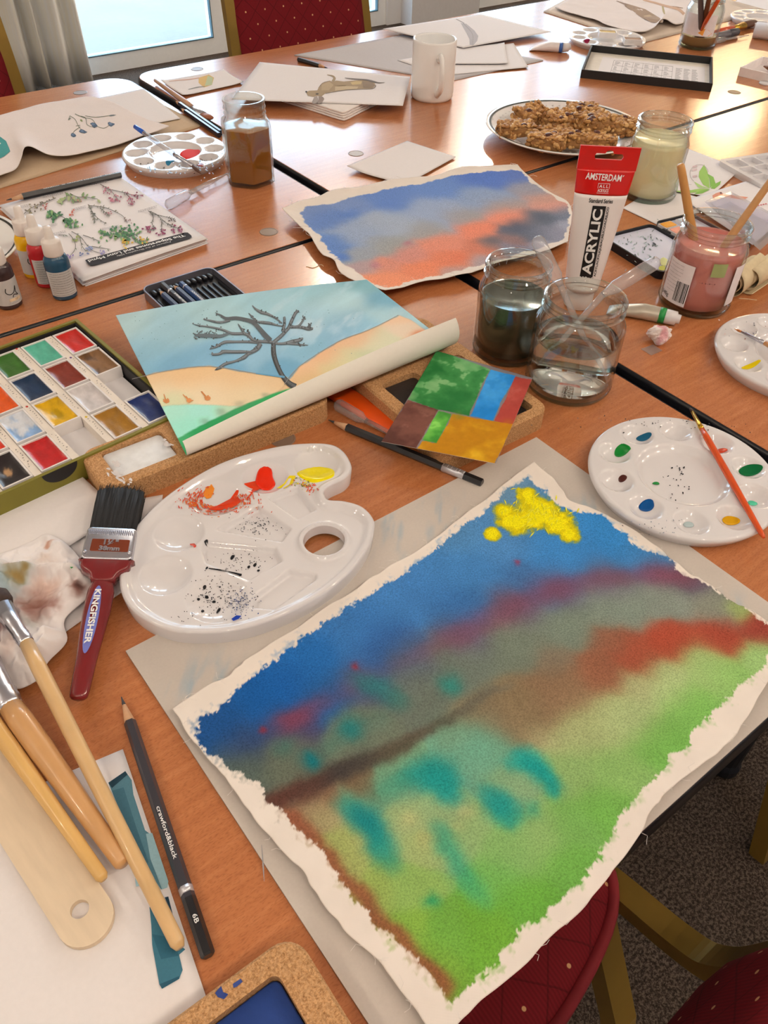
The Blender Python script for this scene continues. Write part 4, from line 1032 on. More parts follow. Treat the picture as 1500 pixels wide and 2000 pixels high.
def pink_label(t):
    p = Vector(t.location); a = face_angle(p) - 0.62; R = 0.0422
    cyl_patch(t, 'paper_label', R, a, 0.036, 0.012, 0.062, M('jar_label_paper', (226, 214, 206), 0.6))
    for k in range(9): lettering(['—— –—— – ——', '– ——— —— –—', '—— – ——— ——', '———– —— —', '– —— –—— —', '—— ———– –', '—– —— ———', '— ——— –', '——– ——'][k], 0.0030, INK, t, on_cyl(R, a - 0.12, 0.058 - 0.0040 * k, 0.0005), sx=0.9)
    g = G(); rs = random.Random(2); x = 0.002
    while x < 0.0165:
        w = rs.choice([0.0004, 0.0007, 0.0011])
        pl = on_cyl(R, a, 0.0, 0.0005); z0, z1 = 0.016, 0.040
        g.add([pl(x, z0), pl(x + w, z0), pl(x + w, z1), pl(x, z1)], [(0, 1, 2, 3)]); x += w + rs.choice([0.0004, 0.0006, 0.0009])
    o = g.build('barcode', INK, t); o['kind'] = 'stuff'
    lettering('340g', 0.0065, INK, t, on_cyl(R, a - 0.27, 0.0185, 0.0005))
    cyl_patch(t, 'tape_scrap', 0.0421, face_angle(p) + 0.42, 0.016, 0.054, 0.070, M('green_tape', (150, 156, 96), 0.6))
    lettering('–▪ ▪–▪– ▪', 0.0042, M('grey_stamp', (120, 70, 66), 0.7), t, on_cyl(0.0421, face_angle(p) + 0.22, 0.046, 0.0006))
    cyl_patch(t, 'paper_label', 0.0422, face_angle(p) + 1.15, 0.018, 0.016, 0.064, M('jar_label_paper', (226, 214, 206), 0.6))
pink_label(jp)
def far_label(t):
    p = Vector(t.location); a = face_angle(p)
    cyl_patch(t, 'paper_label', 0.0402, a - 0.15, 0.075, 0.028, 0.068, M('jar_label_paper', (226, 214, 206), 0.6), 0.0003, 20)
    d = [(-0.004, 0.034), (0.006, 0.030), (0.020, 0.029), (0.026, 0.034), (0.018, 0.040), (0.008, 0.043), (0.003, 0.040)]
    obj('label_motif', [on_cyl(0.0402, a, 0, 0.0006)(x, y) for x, y in d], [tuple(range(len(d)))], M('orange_motif', (226, 150, 60), 0.6), t)
far_label(jf_)

def hex_jar():
    p = W(490, 352, 0); t = thing('glass_jar', 'six-sided glass jar of brown paint water beside the round palette', 'jar', p, math.radians(8))
    def ring(a, z, hexf, n=60):
        out = []
        for k in range(n):
            th = 2 * math.pi * k / n; m = (th % (math.pi / 3)) - math.pi / 6
            rh = min(a / math.cos(m), a * 1.125); out.append(((a * (1 - hexf) + rh * hexf) * math.cos(th), (a * (1 - hexf) + rh * hexf) * math.sin(th), z))
        return out
    def rings(L):
        v = []; f = []; n = 60
        for r in L: v += ring(*r)
        for i in range(len(L) - 1):
            for k in range(n): j = (k + 1) % n; f.append((i * n + k, i * n + j, (i + 1) * n + j, (i + 1) * n + k))
        f.append(tuple(range(n - 1, -1, -1))); f.append(tuple((len(L) - 1) * n + k for k in range(n))); return v, f
    outer = [(0.031, 0, 1), (0.0335, 0.003, 1), (0.0335, 0.080, 1), (0.0325, 0.086, 0.9), (0.0295, 0.090, 0.3), (0.0282, 0.093, 0), (0.0300, 0.096, 0), (0.0285, 0.099, 0), (0.0300, 0.103, 0), (0.0285, 0.107, 0), (0.0300, 0.112, 0), (0.0292, 0.114, 0), (0.0268, 0.114, 0), (0.0262, 0.093, 0), (0.0295, 0.084, 0.8), (0.0308, 0.078, 1), (0.0308, 0.006, 1)]
    v, f = rings(outer); smooth_by_angle(obj('glass', v, f, GLASS, t), 35)
    v, f = rings([(0.0300, 0.0065, 1), (0.0304, 0.009, 1), (0.0304, 0.0775, 1), (0.0288, 0.078, 1), (0.01, 0.0775, 0)]); smooth_by_angle(obj('paint_water', v, f, liquid_mat('brown_paint_water', (146, 86, 26)), t), 35)
hex_jar()

def mug():
    p = W(843, 190, 0); t = thing('mug', 'plain white mug standing in front of the white drawing sheets', 'mug', p)
    R, H = 0.0393, 0.0975
    G().lathe([(R * 0.80, 0.0), (R * 0.90, 0.0), (R * 0.98, 0.004), (R, 0.010), (R, H - 0.003), (R - 0.001, H), (R - 0.003, H), (R - 0.0038, H - 0.003), (R - 0.004, 0.012), (R * 0.8, 0.006), (0.0002, 0.006)], 56).build('body', WHITE_GLAZE, t, True)
    a = math.radians(-117); d = Vector((math.cos(a), math.sin(a), 0))
    path = catmull([d * (R - 0.001) + Vector((0, 0, 0.074)), d * (R + 0.012) + Vector((0, 0, 0.080)), d * (R + 0.024) + Vector((0, 0, 0.070)), d * (R + 0.028) + Vector((0, 0, 0.050)), d * (R + 0.021) + Vector((0, 0, 0.030)), d * (R - 0.001) + Vector((0, 0, 0.017))], 6)
    G().tube(path, [0.0075] + [0.0062] * (len(path) - 2) + [0.0075], 12, flat=0.75, up=(d.y, -d.x, 0)).build('handle', WHITE_GLAZE, t, True)
mug()

def plate(label, x, y, R, name='plate'):
    t = thing(name, label, 'plate', (x, y, TABLE_Z))
    G().lathe([(R * 0.55, 0.0), (R * 0.60, 0.0), (R * 0.62, 0.003), (R * 0.80, 0.010), (R * 0.98, 0.0195), (R, 0.0215), (R * 0.99, 0.0225), (R * 0.93, 0.0205), (R * 0.72, 0.0115), (R * 0.64, 0.0065), (0.0002, 0.0062)], 72).build('dish', WHITE_GLAZE, t, True)
    G().lathe([(R * 0.928, 0.0208), (R * 0.955, 0.0218)], 72, cap0=False, cap1=False).build('rim_band', M('dark_rim_band', (44, 42, 34), 0.55, 0, 0.04), t, True)
    return t
plate('white plate with dark rim band at the left edge behind the ink bottles', 0.1362, 1.0688, 0.105)
PX_, PY_, PR_ = 1.108, 0.930, 0.1323
plate('white plate with thin dark rim carrying oat bars on a paper doily', PX_, PY_, PR_)

def doily():
    t = thing('paper_doily', 'white lacy paper doily lying on the plate under the oat bars', 'doily', (PX_, PY_, TABLE_Z))
    n = 120; v = []; f = []
    radii = [0.0, 0.3, 0.55, 0.7, 0.8, 0.9, 1.0]
    for r in radii:
        for k in range(n):
            a = 2 * math.pi * k / n; rr = r * PR_ * 0.90 * (1 + (0.025 * abs(math.sin(a * 15)) if r == 1.0 else 0))
            q = rr / PR_
            z = 0.0075 if q < 0.66 else 0.0075 + (q - 0.66) / 0.3 * 0.0150 + 0.002 * math.sin(a * 9) * (q - 0.6)
            v.append((rr * math.cos(a), rr * math.sin(a), z))
    for i in range(len(radii) - 1):
        for k in range(n): j = (k + 1) % n; f.append((i * n + k, i * n + j, (i + 1) * n + j, (i + 1) * n + k))
    obj('lace_sheet', v, f, PAPER, t, True)
    g = G()
    for k in range(0, 60):
        a = 2 * math.pi * k / 60
        for (q, s) in ((0.84, 0.0016), (0.80, 0.0011)):
            rr = PR_ * q; z = 0.0075 + (q - 0.66) / 0.3 * 0.0150 + 0.0012
            g.add([(rr * math.cos(a) + s * math.cos(b), rr * math.sin(a) + s * math.sin(b), z) for b in (2 * math.pi * m / 6 for m in range(6))], [(0, 1, 2, 3, 4, 5)])
    o = g.build('lace_hole_shade', M('lace_shadow', (176, 168, 160), 0.9), t); o['kind'] = 'stuff'  # grey dots paint the shade of holes; the lace is not cut
doily()

def oat_bar(label, x, y, z, w, d, h, rz, seed, tilt=0.0):
    rs = random.Random(seed)
    t = thing('oat_bar', label, 'oat bar', (x, y, TABLE_Z + z), rz, 'oat bars on the plate')
    t.rotation_euler = (tilt, 0, rz)
    nx, ny, nz = 12, 9, 5; rr = np.random.RandomState(seed)
    # lumpy block: a rounded box pushed in and out
    bm = bmesh.new(); bmesh.ops.create_cube(bm, size=1.0); bmesh.ops.subdivide_edges(bm, edges=bm.edges[:], cuts=9, use_grid_fill=True)
    v = []; SS = np.array([tuple(q.co * 2) for q in bm.verts])
    NK = fbm(SS[:, 0] * 3 + seed, SS[:, 1] * 3 + SS[:, 2] * 2 + seed * 2.3, 1.3, seed)
    for q, nk in zip(bm.verts, NK):
        c = q.co.copy(); s = Vector((c.x * 2, c.y * 2, c.z * 2)); L = (abs(s.x) ** 6 + abs(s.y) ** 6 + abs(s.z) ** 6) ** (1 / 6); s = s / max(L, 1e-6) * max(abs(s.x), abs(s.y), abs(s.z))
        k = 1 + 0.32 * (nk - 0.5)
        v.append((s.x * w / 2 * k, s.y * d / 2 * k, h / 2 + s.z * h / 2 * k))
    f = [tuple(e.index for e in p.verts) for p in bm.faces]; bm.free()
    obj('body', v, f, M('baked_oats', (150, 104, 56), 0.6, 0, 0.3, 160, 0.6, 260), t, True)
    g = G()
    for k in range(170):
        face = rs.random(); u, q = rs.uniform(-0.97, 0.97), rs.uniform(-0.97, 0.97)
        if face < 0.5: c = Vector((u * w / 2, q * d / 2, h * 1.0)); nrm = Vector((0, 0, 1))
        elif face < 0.78: s = rs.choice((-1, 1)); c = Vector((u * w / 2, s * d / 2, h / 2 + q * h / 2)); nrm = Vector((0, s, 0))
        else: s = rs.choice((-1, 1)); c = Vector((s * w / 2, u * d / 2, h / 2 + q * h / 2)); nrm = Vector((s, 0, 0))
        r = rs.uniform(0.0030, 0.0052); M4 = Matrix.Translation(c) @ (nrm + Vector((rs.uniform(-.6, .6), rs.uniform(-.6, .6), rs.uniform(-.6, .6)))).to_track_quat('Z', 'Y').to_matrix().to_4x4() @ Matrix.Diagonal((r * 1.25, r * 0.85, r * 0.45, 1))
        col = rs.choice([(190, 142, 82), (172, 122, 64), (206, 160, 100), (148, 98, 48), (180, 130, 70), (160, 108, 54)])
        g.lathe([(0.5, -0.85), (1.0, 0.0), (0.55, 0.8)], 6, M4, col)
    o = g.build('oat_flakes', M('oat_flakes', rough=0.55, attr=True, var=0.12, scale=300), t, True, True); o['kind'] = 'stuff'
    for k in range(rs.randint(1, 3)):
        u, q = rs.uniform(-0.8, 0.8), rs.uniform(-0.9, 0.8); r = rs.uniform(0.0042, 0.0058)
        G().lathe([(0.3, -0.8), (0.85, -0.3), (1.0, 0.2), (0.6, 0.8), (0.1, 1.0)], 9, Matrix.Translation((u * w / 2, q * d / 2, h * 1.02)) @ Matrix.Diagonal((r * 1.2, r, r * 0.7, 1))).build('raisin', M('raisin_skin', (74, 34, 26), 0.35, 0, 0.2, 200, 0.6, 300), t, True)
BARS = [('oat bar at the far left of the plate with raisins on top', 1036, 222, 0.012, 0.058, 0.036, 0.022, 0.35, 0.25), ('oat bar in the middle of the far row', 1092, 232, 0.013, 0.055, 0.036, 0.024, 0.1, 0.2),
        ('oat bar lying under the topmost one at the back', 1140, 216, 0.010, 0.05, 0.036, 0.020, -0.2, 0), ('topmost oat bar, stacked highest on the plate', 1160, 236, 0.026, 0.060, 0.040, 0.022, 0.15, 0),
        ('oat bar at the right of the plate nearest the pale green jar', 1210, 244, 0.016, 0.05, 0.042, 0.020, -0.5, 0), ('lone oat bar at the left rim of the plate', 1008, 250, 0.019, 0.056, 0.032, 0.018, -0.15, 0),
        ('flat oat bar in the centre of the plate', 1090, 262, 0.010, 0.060, 0.040, 0.018, 0.0, 0), ('front oat bar leaning behind the red tube top', 1068, 274, 0.017, 0.054, 0.030, 0.020, -0.7, 0),
        ('long front oat bar beside the red tube top', 1152, 274, 0.017, 0.080, 0.030, 0.020, -0.62, 0)]
for k, (lb, px, py, z, w, d, h, rz, ti) in enumerate(BARS):
    q = W(px, py, z + h * 0.6); oat_bar(lb, q.x, q.y, z, w, d, h, rz - 0.35, 11 + k, ti)

# ---------------------------------------------------------------- round palettes
def pal_height(R, n, wr, ring, dish, Hh, a0):
    def h(x, y):
        r = math.hypot(x, y); z = Hh
        if r < dish: z = Hh - 0.006 * (1 - max(0.0, (r - dish * 0.78) / (dish * 0.22)) ** 2) if r > dish * 0.78 else Hh - 0.006
        a = math.atan2(y, x) - a0; k = round(a / (2 * math.pi / n)); b = a0 + k * 2 * math.pi / n
        q = math.hypot(x - ring * math.cos(b), y - ring * math.sin(b))
        if q < wr: z = Hh - 0.0085 * (1 - (q / wr) ** 2.4)
        return z
    return h
def round_palette(label, x, y, R=0.0825, n=10, a0=0.0, Hh=0.0135):
    t = thing('paint_palette', label, 'palette', (x, y, TABLE_Z))
    hf = pal_height(R, n, 0.0148 * R / 0.0825, R * 0.745, R * 0.50, Hh, a0)
    nr, ns = 46, 160; v = [(0, 0, hf(0, 0))]; f = []
    for i in range(1, nr + 1):
        r = R * 0.955 * i / nr
        for k in range(ns):
            a = 2 * math.pi * k / ns; v.append((r * math.cos(a), r * math.sin(a), hf(r * math.cos(a), r * math.sin(a))))
    for k in range(ns): f.append((0, 1 + k, 1 + (k + 1) % ns))
    for i in range(nr - 1):
        for k in range(ns): j = (k + 1) % ns; f.append((1 + i * ns + k, 1 + (i + 1) * ns + k, 1 + (i + 1) * ns + j, 1 + i * ns + j))
    b = 1 + (nr - 1) * ns
    for (rr, z) in ((0.978, Hh + 0.0004), (0.994, Hh - 0.0008), (1.0, Hh - 0.0026), (0.994, Hh - 0.0045), (0.955, 0.004), (0.92, 0.0)):
        k0 = len(v)
        for k in range(ns): a = 2 * math.pi * k / ns; v.append((R * rr * math.cos(a), R * rr * math.sin(a), z))
        for k in range(ns): j = (k + 1) % ns; f.append((b + k, k0 + k, k0 + j, b + j))
        b = k0
    obj('dish', v, f, WHITE_PLASTIC, t, True)
    t['_x'] = x; t['_y'] = y
    return t, (lambda X, Y: hf(X - x, Y - y))
def paint_pool(t, hfun, px, py, rx, ry, col, rot=0.0, dome=0.0012, name='paint_puddle', mat=None):
    """a domed puddle of wet paint lying in a well"""
    S = Flat(0.008, hfun); c = S.at(px, py); v = []; f = []; n = 24; rs = random.Random(int(px * 7 + py)); L = Vector(t.location)
    ph = rs.uniform(0, 6); wob = [1 + 0.07 * math.sin(2 * math.pi * k / n * 2 + ph) + 0.05 * math.sin(2 * math.pi * k / n * 3 + 2 * ph) for k in range(n)]
    for q, dz in ((1.0, 0.0), (0.94, 0.45), (0.8, 0.8), (0.5, 0.97), (0.2, 1.0)):
        for k in range(n):
            a = 2 * math.pi * k / n; xx, yy = rx * q * wob[k] * math.cos(a), ry * q * wob[k] * math.sin(a)
            X, Y = c.x + xx * math.cos(rot) - yy * math.sin(rot), c.y + xx * math.sin(rot) + yy * math.cos(rot)
            v.append((X - L.x, Y - L.y, TABLE_Z + hfun(X, Y) + 0.0004 + dome * dz - L.z))
    for i in range(4):
        for k in range(n): j = (k + 1) % n; f.append((i * n + k, i * n + j, (i + 1) * n + j, (i + 1) * n + k))
    f.append(tuple(4 * n + k for k in range(n)))
    return obj(name, v, f, mat or WET, t, True, [col] * len(v))
def speckle(t, hfun, px, py, sx, sy, n, cols, r=(0.6, 2.0), seed=1, name='paint_specks', lift=0.0004):
    d = Decal(Flat(0.008, hfun), lift); rs = random.Random(seed)
    for k in range(n): d.dab(px + rs.gauss(0, sx), py + rs.gauss(0, sy), rs.uniform(*r), rs.uniform(*r) * 0.7, rs.choice(cols), rs.random() * 3, 7, 0.3)
    o = d.build(name, t, WET); o['kind'] = 'stuff'; return o

# right foreground palette
c0 = (0.5500, 0.2595); wells = [(1258, 858), (1214, 886), (1214, 938), (1262, 992), (1352, 1024), (1428, 1020), (1482, 982), (1464, 926), (1408, 884), (1332, 842)]
ws = [W(px, py, 0.012) for px, py in wells]; a0 = sum(((math.atan2(q.y - c0[1], q.x - c0[0]) + k * 2 * math.pi / 10 + math.pi) % (2 * math.pi / 10)) for k, q in enumerate(ws)) / 10 - math.pi
pr, hr = round_palette('round white palette with green, blue and ochre paint beside the large canvas', *c0, 0.0838, 10, a0, 0.0145)
for (px, py, rx, ry, c) in ((1257, 856, .0062, .0045, (24, 84, 110)), (1214, 884, .0072, .0052, (16, 120, 42)), (1215, 937, .0036, .0028, (70, 28, 22)), (1262, 990, .0068, .0046, (8, 70, 124)), (1426, 1019, .0072, .005, (206, 150, 12)), (1469, 984, .0044, .003, (84, 190, 148)), (1463, 922, .0092, .0068, (10, 94, 48)), (1408, 882, .0056, .0036, (196, 62, 26)), (1344, 1026, .0042, .003, (170, 182, 176)), (1281, 945, .0030, .0018, (30, 120, 52))):
    paint_pool(pr, hr, px, py, rx, ry, c, -0.6)
speckle(pr, hr, 1318, 940, 14, 30, 26, [(34, 34, 38), (60, 60, 64)], (0.8, 2.6), 3)
speckle(pr, hr, 1240, 825, 60, 8, 30, [(40, 40, 44), (90, 86, 84)], (0.6, 1.6), 4, 'dark_specks')
speckle(pr, hr, 1400, 835, 50, 10, 22, [(40, 40, 44)], (0.6, 1.8), 5, 'dark_specks')
speckle(pr, hr, 1300, 1030, 30, 8, 24, [(130, 140, 146), (90, 90, 92)], (0.6, 1.8), 6, 'grey_specks')
# left rear palette
pl_, hl = round_palette('round white palette with red paint and a thin brush by the six-sided jar', 0.5320, 1.2045, 0.0800, 10, 0.2, 0.0135)
paint_pool(pl_, hl, 371, 303, .024, .015, (206, 34, 16), 0.9, 0.0022, mat=M('matt_red_paint', rough=0.6, attr=True, spec=0.12)); paint_pool(pl_, hl, 333, 319, .008, .005, (36, 110, 140), 0.3, 0.0006)
paint_pool(pl_, hl, 390, 322, .006, .008, (150, 40, 22), 0.3, 0.0006)
speckle(pl_, hl, 330, 330, 30, 10, 34, [(50, 44, 40), (80, 66, 50)], (0.8, 3), 7); speckle(pl_, hl, 395, 325, 12, 9, 30, [(60, 30, 24), (150, 40, 24), (40, 36, 34)], (0.8, 2.6), 8, 'dark_specks'); speckle(pl_, hl, 415, 312, 12, 8, 16, [(60, 50, 46)], (0.6, 1.6), 9, 'dark_specks')
# far palette with two pans
pf, hfp = round_palette('round white palette holding two small paint pans at the far table', 1.628 * 1.0, 1.289, 0.0844, 10, 0.1, 0.0115)
paint_pool(pf, hfp, 1146, 78, .010, .006, (120, 20, 50), 0.4, 0.001)
# palette cut by the right edge
qe = W(1401, 688, 0.012); cr = (qe.x + 0.0825 * 0.78, qe.y - 0.0825 * 0.62)
pe, he = round_palette('round white palette with a smear of yellow, cut off by the right edge', *cr, 0.0825, 10, 0.35, 0.0145)
paint_pool(pe, he, 1465, 716, .009, .0032, (214, 186, 10), -0.5, 0.0008)
speckle(pe, he, 1450, 650, 24, 16, 26, [(214, 190, 180), (150, 110, 100), (120, 120, 124)], (0.6, 2), 12)

# ---------------------------------------------------------------- oval palette
def oval_palette():
    HT = 0.0165
    out = [(640,868),(668,882),(683,910),(672,930),(644,944),(630,955),(630,966),(640,977),(672,980),(704,990),(724,1010),(727,1030),(716,1066),(680,1114),(620,1162),(540,1202),(460,1226),(392,1232),(332,1226),(280,1202),(248,1170),(237,1130),(244,1090),(268,1030),(312,982),(372,938),(440,902),(520,878),(580,868)]
    P = [W(x, y, HT) for x, y in out]; P = [(q.x, q.y) for q in catmull([(p.x, p.y, 0) for p in P], 7, True)]
    if sum(a[0] * b[1] - b[0] * a[1] for a, b in zip(P, P[1:] + P[:1])) < 0: P = P[::-1]
    cx, cy = sum(p[0] for p in P) / len(P), sum(p[1] for p in P) / len(P)
    t = thing('artist_palette', 'kidney-shaped white palette with red and yellow paint and a thumb hole', 'palette', (cx, cy, TABLE_Z))
    hA, hB = W(593, 1058, HT), W(672, 1042, HT); hc = Vector(((hA.x + hB.x) / 2, (hA.y + hB.y) / 2)); hR = (hA - hB).length / 2
    wells = [(W(px, py, HT - 0.004), r) for px, py, r in ((618, 906, .0205), (518, 932, .0205), (424, 972, .0215), (350, 1040, .0205), (324, 1122, .0205), (424, 1168, .0235))]
    pans = [[(520,974),(584,950),(620,998),(580,1018)], [(420,1038),(504,986),(572,1034),(552,1062)], [(392,1078),(400,1058),(540,1070),(554,1098),(484,1138),(400,1102)], [(492,1166),(564,1112),(620,1122),(620,1134),(536,1194),(488,1190)]]
    pans = [wpoly(p, HT - 0.006) for p in pans]
    FLOOR = HT - 0.0045
    def height(X, Y):
        sd = poly_sd(X, Y, P)
        z = FLOOR + 0.0045 * (1 - sst(0.002, 0.0085, sd))
        for (w, r) in wells:
            q = np.hypot(X - w.x, Y - w.y) / r; z = np.where(q < 1, np.minimum(z, FLOOR - 0.0065 * (1 - q ** 2.6)), z)
        for p in pans: z = z - 0.0050 * sst(0.0, 0.0035, poly_sd(X, Y, p))
        q = np.hypot(X - hc.x, Y - hc.y); z = z + 0.0035 * np.exp(-((q - hR - 0.0022) / 0.0022) ** 2)
        return z
    X0, X1, Y0, Y1 = min(p[0] for p in P), max(p[0] for p in P), min(p[1] for p in P), max(p[1] for p in P)
    st = 0.0014; xs = np.arange(X0, X1, st); ys = np.arange(Y0, Y1, st); GX, GY = np.meshgrid(xs, ys)
    GX = GX + (np.arange(len(ys))[:, None] % 2) * st * 0.5
    ok = (poly_sd(GX, GY, P) > st * 0.7) & (np.hypot(GX - hc.x, GY - hc.y) > hR + st * 0.6)
    pts = [Vector((x, y)) for x, y in zip(GX[ok], GY[ok])]
    hole = [(hc.x + hR * math.cos(a), hc.y + hR * math.sin(a)) for a in (2 * math.pi * k / 48 for k in range(48))]
    n0 = len(pts); pts += [Vector(p) for p in P]; n1 = len(pts); pts += [Vector(p) for p in hole]; n2 = len(pts)
    edges = [(n0 + k, n0 + (k + 1) % (n1 - n0)) for k in range(n1 - n0)] + [(n1 + k, n1 + (k + 1) % (n2 - n1)) for k in range(n2 - n1)]
    from mathutils.geometry import delaunay_2d_cdt
    V, E, F, *_ = delaunay_2d_cdt(pts, edges, [], 1, 1e-7)
    va = np.array([tuple(q) for q in V]); F = [f for f in F if True]
    cen = np.array([va[list(f)].mean(0) for f in F]); keep = (poly_sd(cen[:, 0], cen[:, 1], P) > 0) & (np.hypot(cen[:, 0] - hc.x, cen[:, 1] - hc.y) > hR * 0.998)
    F = [tuple(f) for f, k in zip(F, keep) if k]
    z = height(va[:, 0], va[:, 1]); v = [(x - cx, y - cy, q) for (x, y), q in zip(va, z)]
    fl = []
    for f in F:
        a, b, c = (Vector(v[q]) for q in f[:3]); fl.append(f if (b - a).cross(c - a).z > 0 else f[::-1])
    # outer rim rolled over, and the wall of the thumb hole
    n = len(P); k0 = len(v); prof = [(0.0, HT), (-0.0012, HT - 0.0006), (-0.0018, HT - 0.002), (-0.0006, 0.0)]
    for (off, zz) in prof: v += [(x - cx, y - cy, zz) for x, y in (offset_poly(P, off) if off else P)]
    for i in range(len(prof) - 1):
        for k in range(n): j = (k + 1) % n; fl.append((k0 + i * n + j, k0 + i * n + k, k0 + (i + 1) * n + k, k0 + (i + 1) * n + j))
    k1 = len(v); hz = float(height(np.array([hole[0][0]]), np.array([hole[0][1]]))[0])
    for zz in (hz, 0.004): v += [(x - cx, y - cy, zz) for x, y in hole]
    for k in range(48): j = (k + 1) % 48; fl.append((k1 + k, k1 + j, k1 + 48 + j, k1 + 48 + k))
    obj('tray', v, fl, WHITE_PLASTIC, t, True)
    LX = np.arange(X0 - 0.004, X1 + 0.004, 0.0006); LY = np.arange(Y0 - 0.004, Y1 + 0.004, 0.0006); LZ = height(*np.meshgrid(LX, LY))
    def hfun(x, y):
        i = min(max(int((x - LX[0]) / 0.0006), 0), len(LX) - 1); j = min(max(int((y - LY[0]) / 0.0006), 0), len(LY) - 1)
        return float(LZ[j, i])
    # red and yellow paint
    def blob(px, py, pts, col, hgt, name, bumpy):
        S = Flat(0.01, hfun); Q = [S.at(*q) for q in catmull([(a, b) + (0,) for a, b in pts], 4, True) and [(q.x, q.y) for q in catmull([(a, b, 0) for a, b in pts], 4, True)]]
        c = S.at(px, py); v = []; f = []; n = len(Q); rs = random.Random(int(px))
        for q, dz in ((1.0, 0.02), (0.92, 0.55), (0.75, 0.85), (0.5, 1.0), (0.25, 0.96)):
            for e in Q:
                X, Y = c.x + (e.x - c.x) * q, c.y + (e.y - c.y) * q
                v.append((X - cx, Y - cy, hfun(X, Y) + hgt * dz + rs.uniform(-1, 1) * bumpy * (q < 0.95)))
        if (Q[0].x - c.x) * (Q[3].y - c.y) - (Q[0].y - c.y) * (Q[3].x - c.x) > 0: o_ = lambda z_: z_
        else: o_ = lambda z_: z_[::-1]
        for i in range(4):
            for k in range(n): j = (k + 1) % n; f.append(o_((i * n + k, i * n + j, (i + 1) * n + j, (i + 1) * n + k)))
        f.append(o_(tuple(4 * n + k for k in range(n))))
        obj(name, v, f, WET, t, True, [col] * len(v))
    blob(518, 935, [(505, 918), (517, 911), (530, 916), (533, 932), (538, 946), (528, 957), (512, 957), (501, 950), (499, 938)], (216, 42, 14), 0.0032, 'red_paint', 0.0001)
    blob(617, 927, [(580, 924), (600, 915), (625, 912), (650, 917), (652, 930), (635, 938), (612, 943), (592, 936)], (236, 212, 10), 0.0016, 'yellow_paint', 0.00035)
    d = Decal(Flat(0.01, hfun), 0.00055); rs = random.Random(9)
    d.poly([(500, 940), (510, 955), (495, 962), (485, 975), (465, 985), (448, 992), (425, 998), (405, 996), (425, 988), (450, 975), (462, 958), (478, 945)], (206, 58, 24))
    d.line([(460, 985), (440, 990), (420, 992), (400, 990)], [8, 7, 4, 2], (214, 80, 30)); d.dab(408, 962, 9, 14, (220, 130, 44), 0.2, 10, 0.25); d.dab(378, 985, 8, 5, (220, 122, 44), 0.4, 10, 0.25)
    for k in range(420):
        a = rs.uniform(-0.6, 4.4); r = abs(rs.gauss(0, 1)); x, y = 428 + (22 + 18 * r) * math.cos(a) * 1.5, 978 + (12 + 10 * r) * math.sin(a)
        d.dab(x, y, rs.uniform(0.8, 4.2), rs.uniform(0.5, 1.2), rs.choice([(204, 60, 30), (214, 92, 46), (206, 120, 60), (196, 70, 50)]), a + 1.57, 6, 0.3)
    d.poly([(578, 930), (572, 945), (556, 955), (540, 955), (555, 945), (565, 930)], (222, 196, 24))
    for k in range(60): d.dab(rs.gauss(592, 12), rs.gauss(946, 6), rs.uniform(0.8, 3), rs.uniform(0.5, 1.2), rs.choice([(216, 194, 30), (110, 120, 40), (206, 80, 30)]), rs.random() * 3, 6, 0.3)
    for k in range(26): d.dab(rs.gauss(610, 5), rs.gauss(956, 6), rs.uniform(1, 3), rs.uniform(0.6, 1.3), (204, 70, 34), -0.8, 6, 0.3)
    o = d.build('paint_smears', t, WET); o['kind'] = 'stuff'
    BK = [(30, 30, 32), (44, 44, 46)]
    for (x, y, rx, ry) in ((404, 1064, 5, 4), (454, 1089, 7, 4), (498, 1104, 6, 3), (486, 1108, 4, 3), (400, 1148, 5, 3), (404, 1167, 4, 4), (418, 1176, 3.5, 3.5), (396, 1194, 4, 3), (427, 1193, 8, 3), (388, 1171, 3, 3), (505, 1115, 3, 3), (404, 1110, 4, 2)):
        paint_pool(t, hfun, x, y, rx * .00038, ry * .00038, BK[0], 0.7, 0.0004, 'black_drop')
    e = Decal(Flat(0.01, hfun), 0.0005)
    e.line([(408, 1111), (430, 1114), (450, 1118), (472, 1124)], [2, 3, 2, 5], BK[0])
    for (x, y, sx, sy, n_, c) in ((500, 1030, 20, 12, 90, (70, 70, 74)), (470, 1095, 30, 14, 70, (50, 50, 54)), (430, 1165, 30, 22, 170, (40, 40, 46)), (470, 1178, 14, 16, 110, (46, 66, 110)), (365, 1205, 14, 8, 12, (36, 36, 40))):
        for k in range(n_): e.dab(rs.gauss(x, sx), rs.gauss(y, sy), rs.uniform(0.5, 1.8), rs.uniform(0.4, 1.3), c, rs.random() * 3, 6, 0.3)
    e.poly([(452, 1210), (462, 1203), (472, 1204), (466, 1210), (456, 1214)], (30, 60, 150)); e.dab(378, 1066, 6, 3, (196, 70, 54), 0.5, 8, 0.4)
    o = e.build('dark_spatter', t, WET); o['kind'] = 'stuff'
oval_palette()

# ================================================================ papers and drawings
def paper(name, label, cat, TL, TR, BR, BL, h=0.0012, curl=0.0, th=0.0005, mat=None, nu=24, nv=20, hf=None, cols=None):
    f = hf or (lambda U, V, X, Y: curl * (np.maximum(0, np.abs(U - 0.5) - 0.3) * 4 * np.abs(V - 0.5) * 2) ** 2)
    S = Sheet([TL, TR], [TR, BR], [BL, BR], [TL, BL], nu, nv, h, f, th)
    o = S.build(name, mat or PAPER, cols); tag(o, label, cat); return S, o

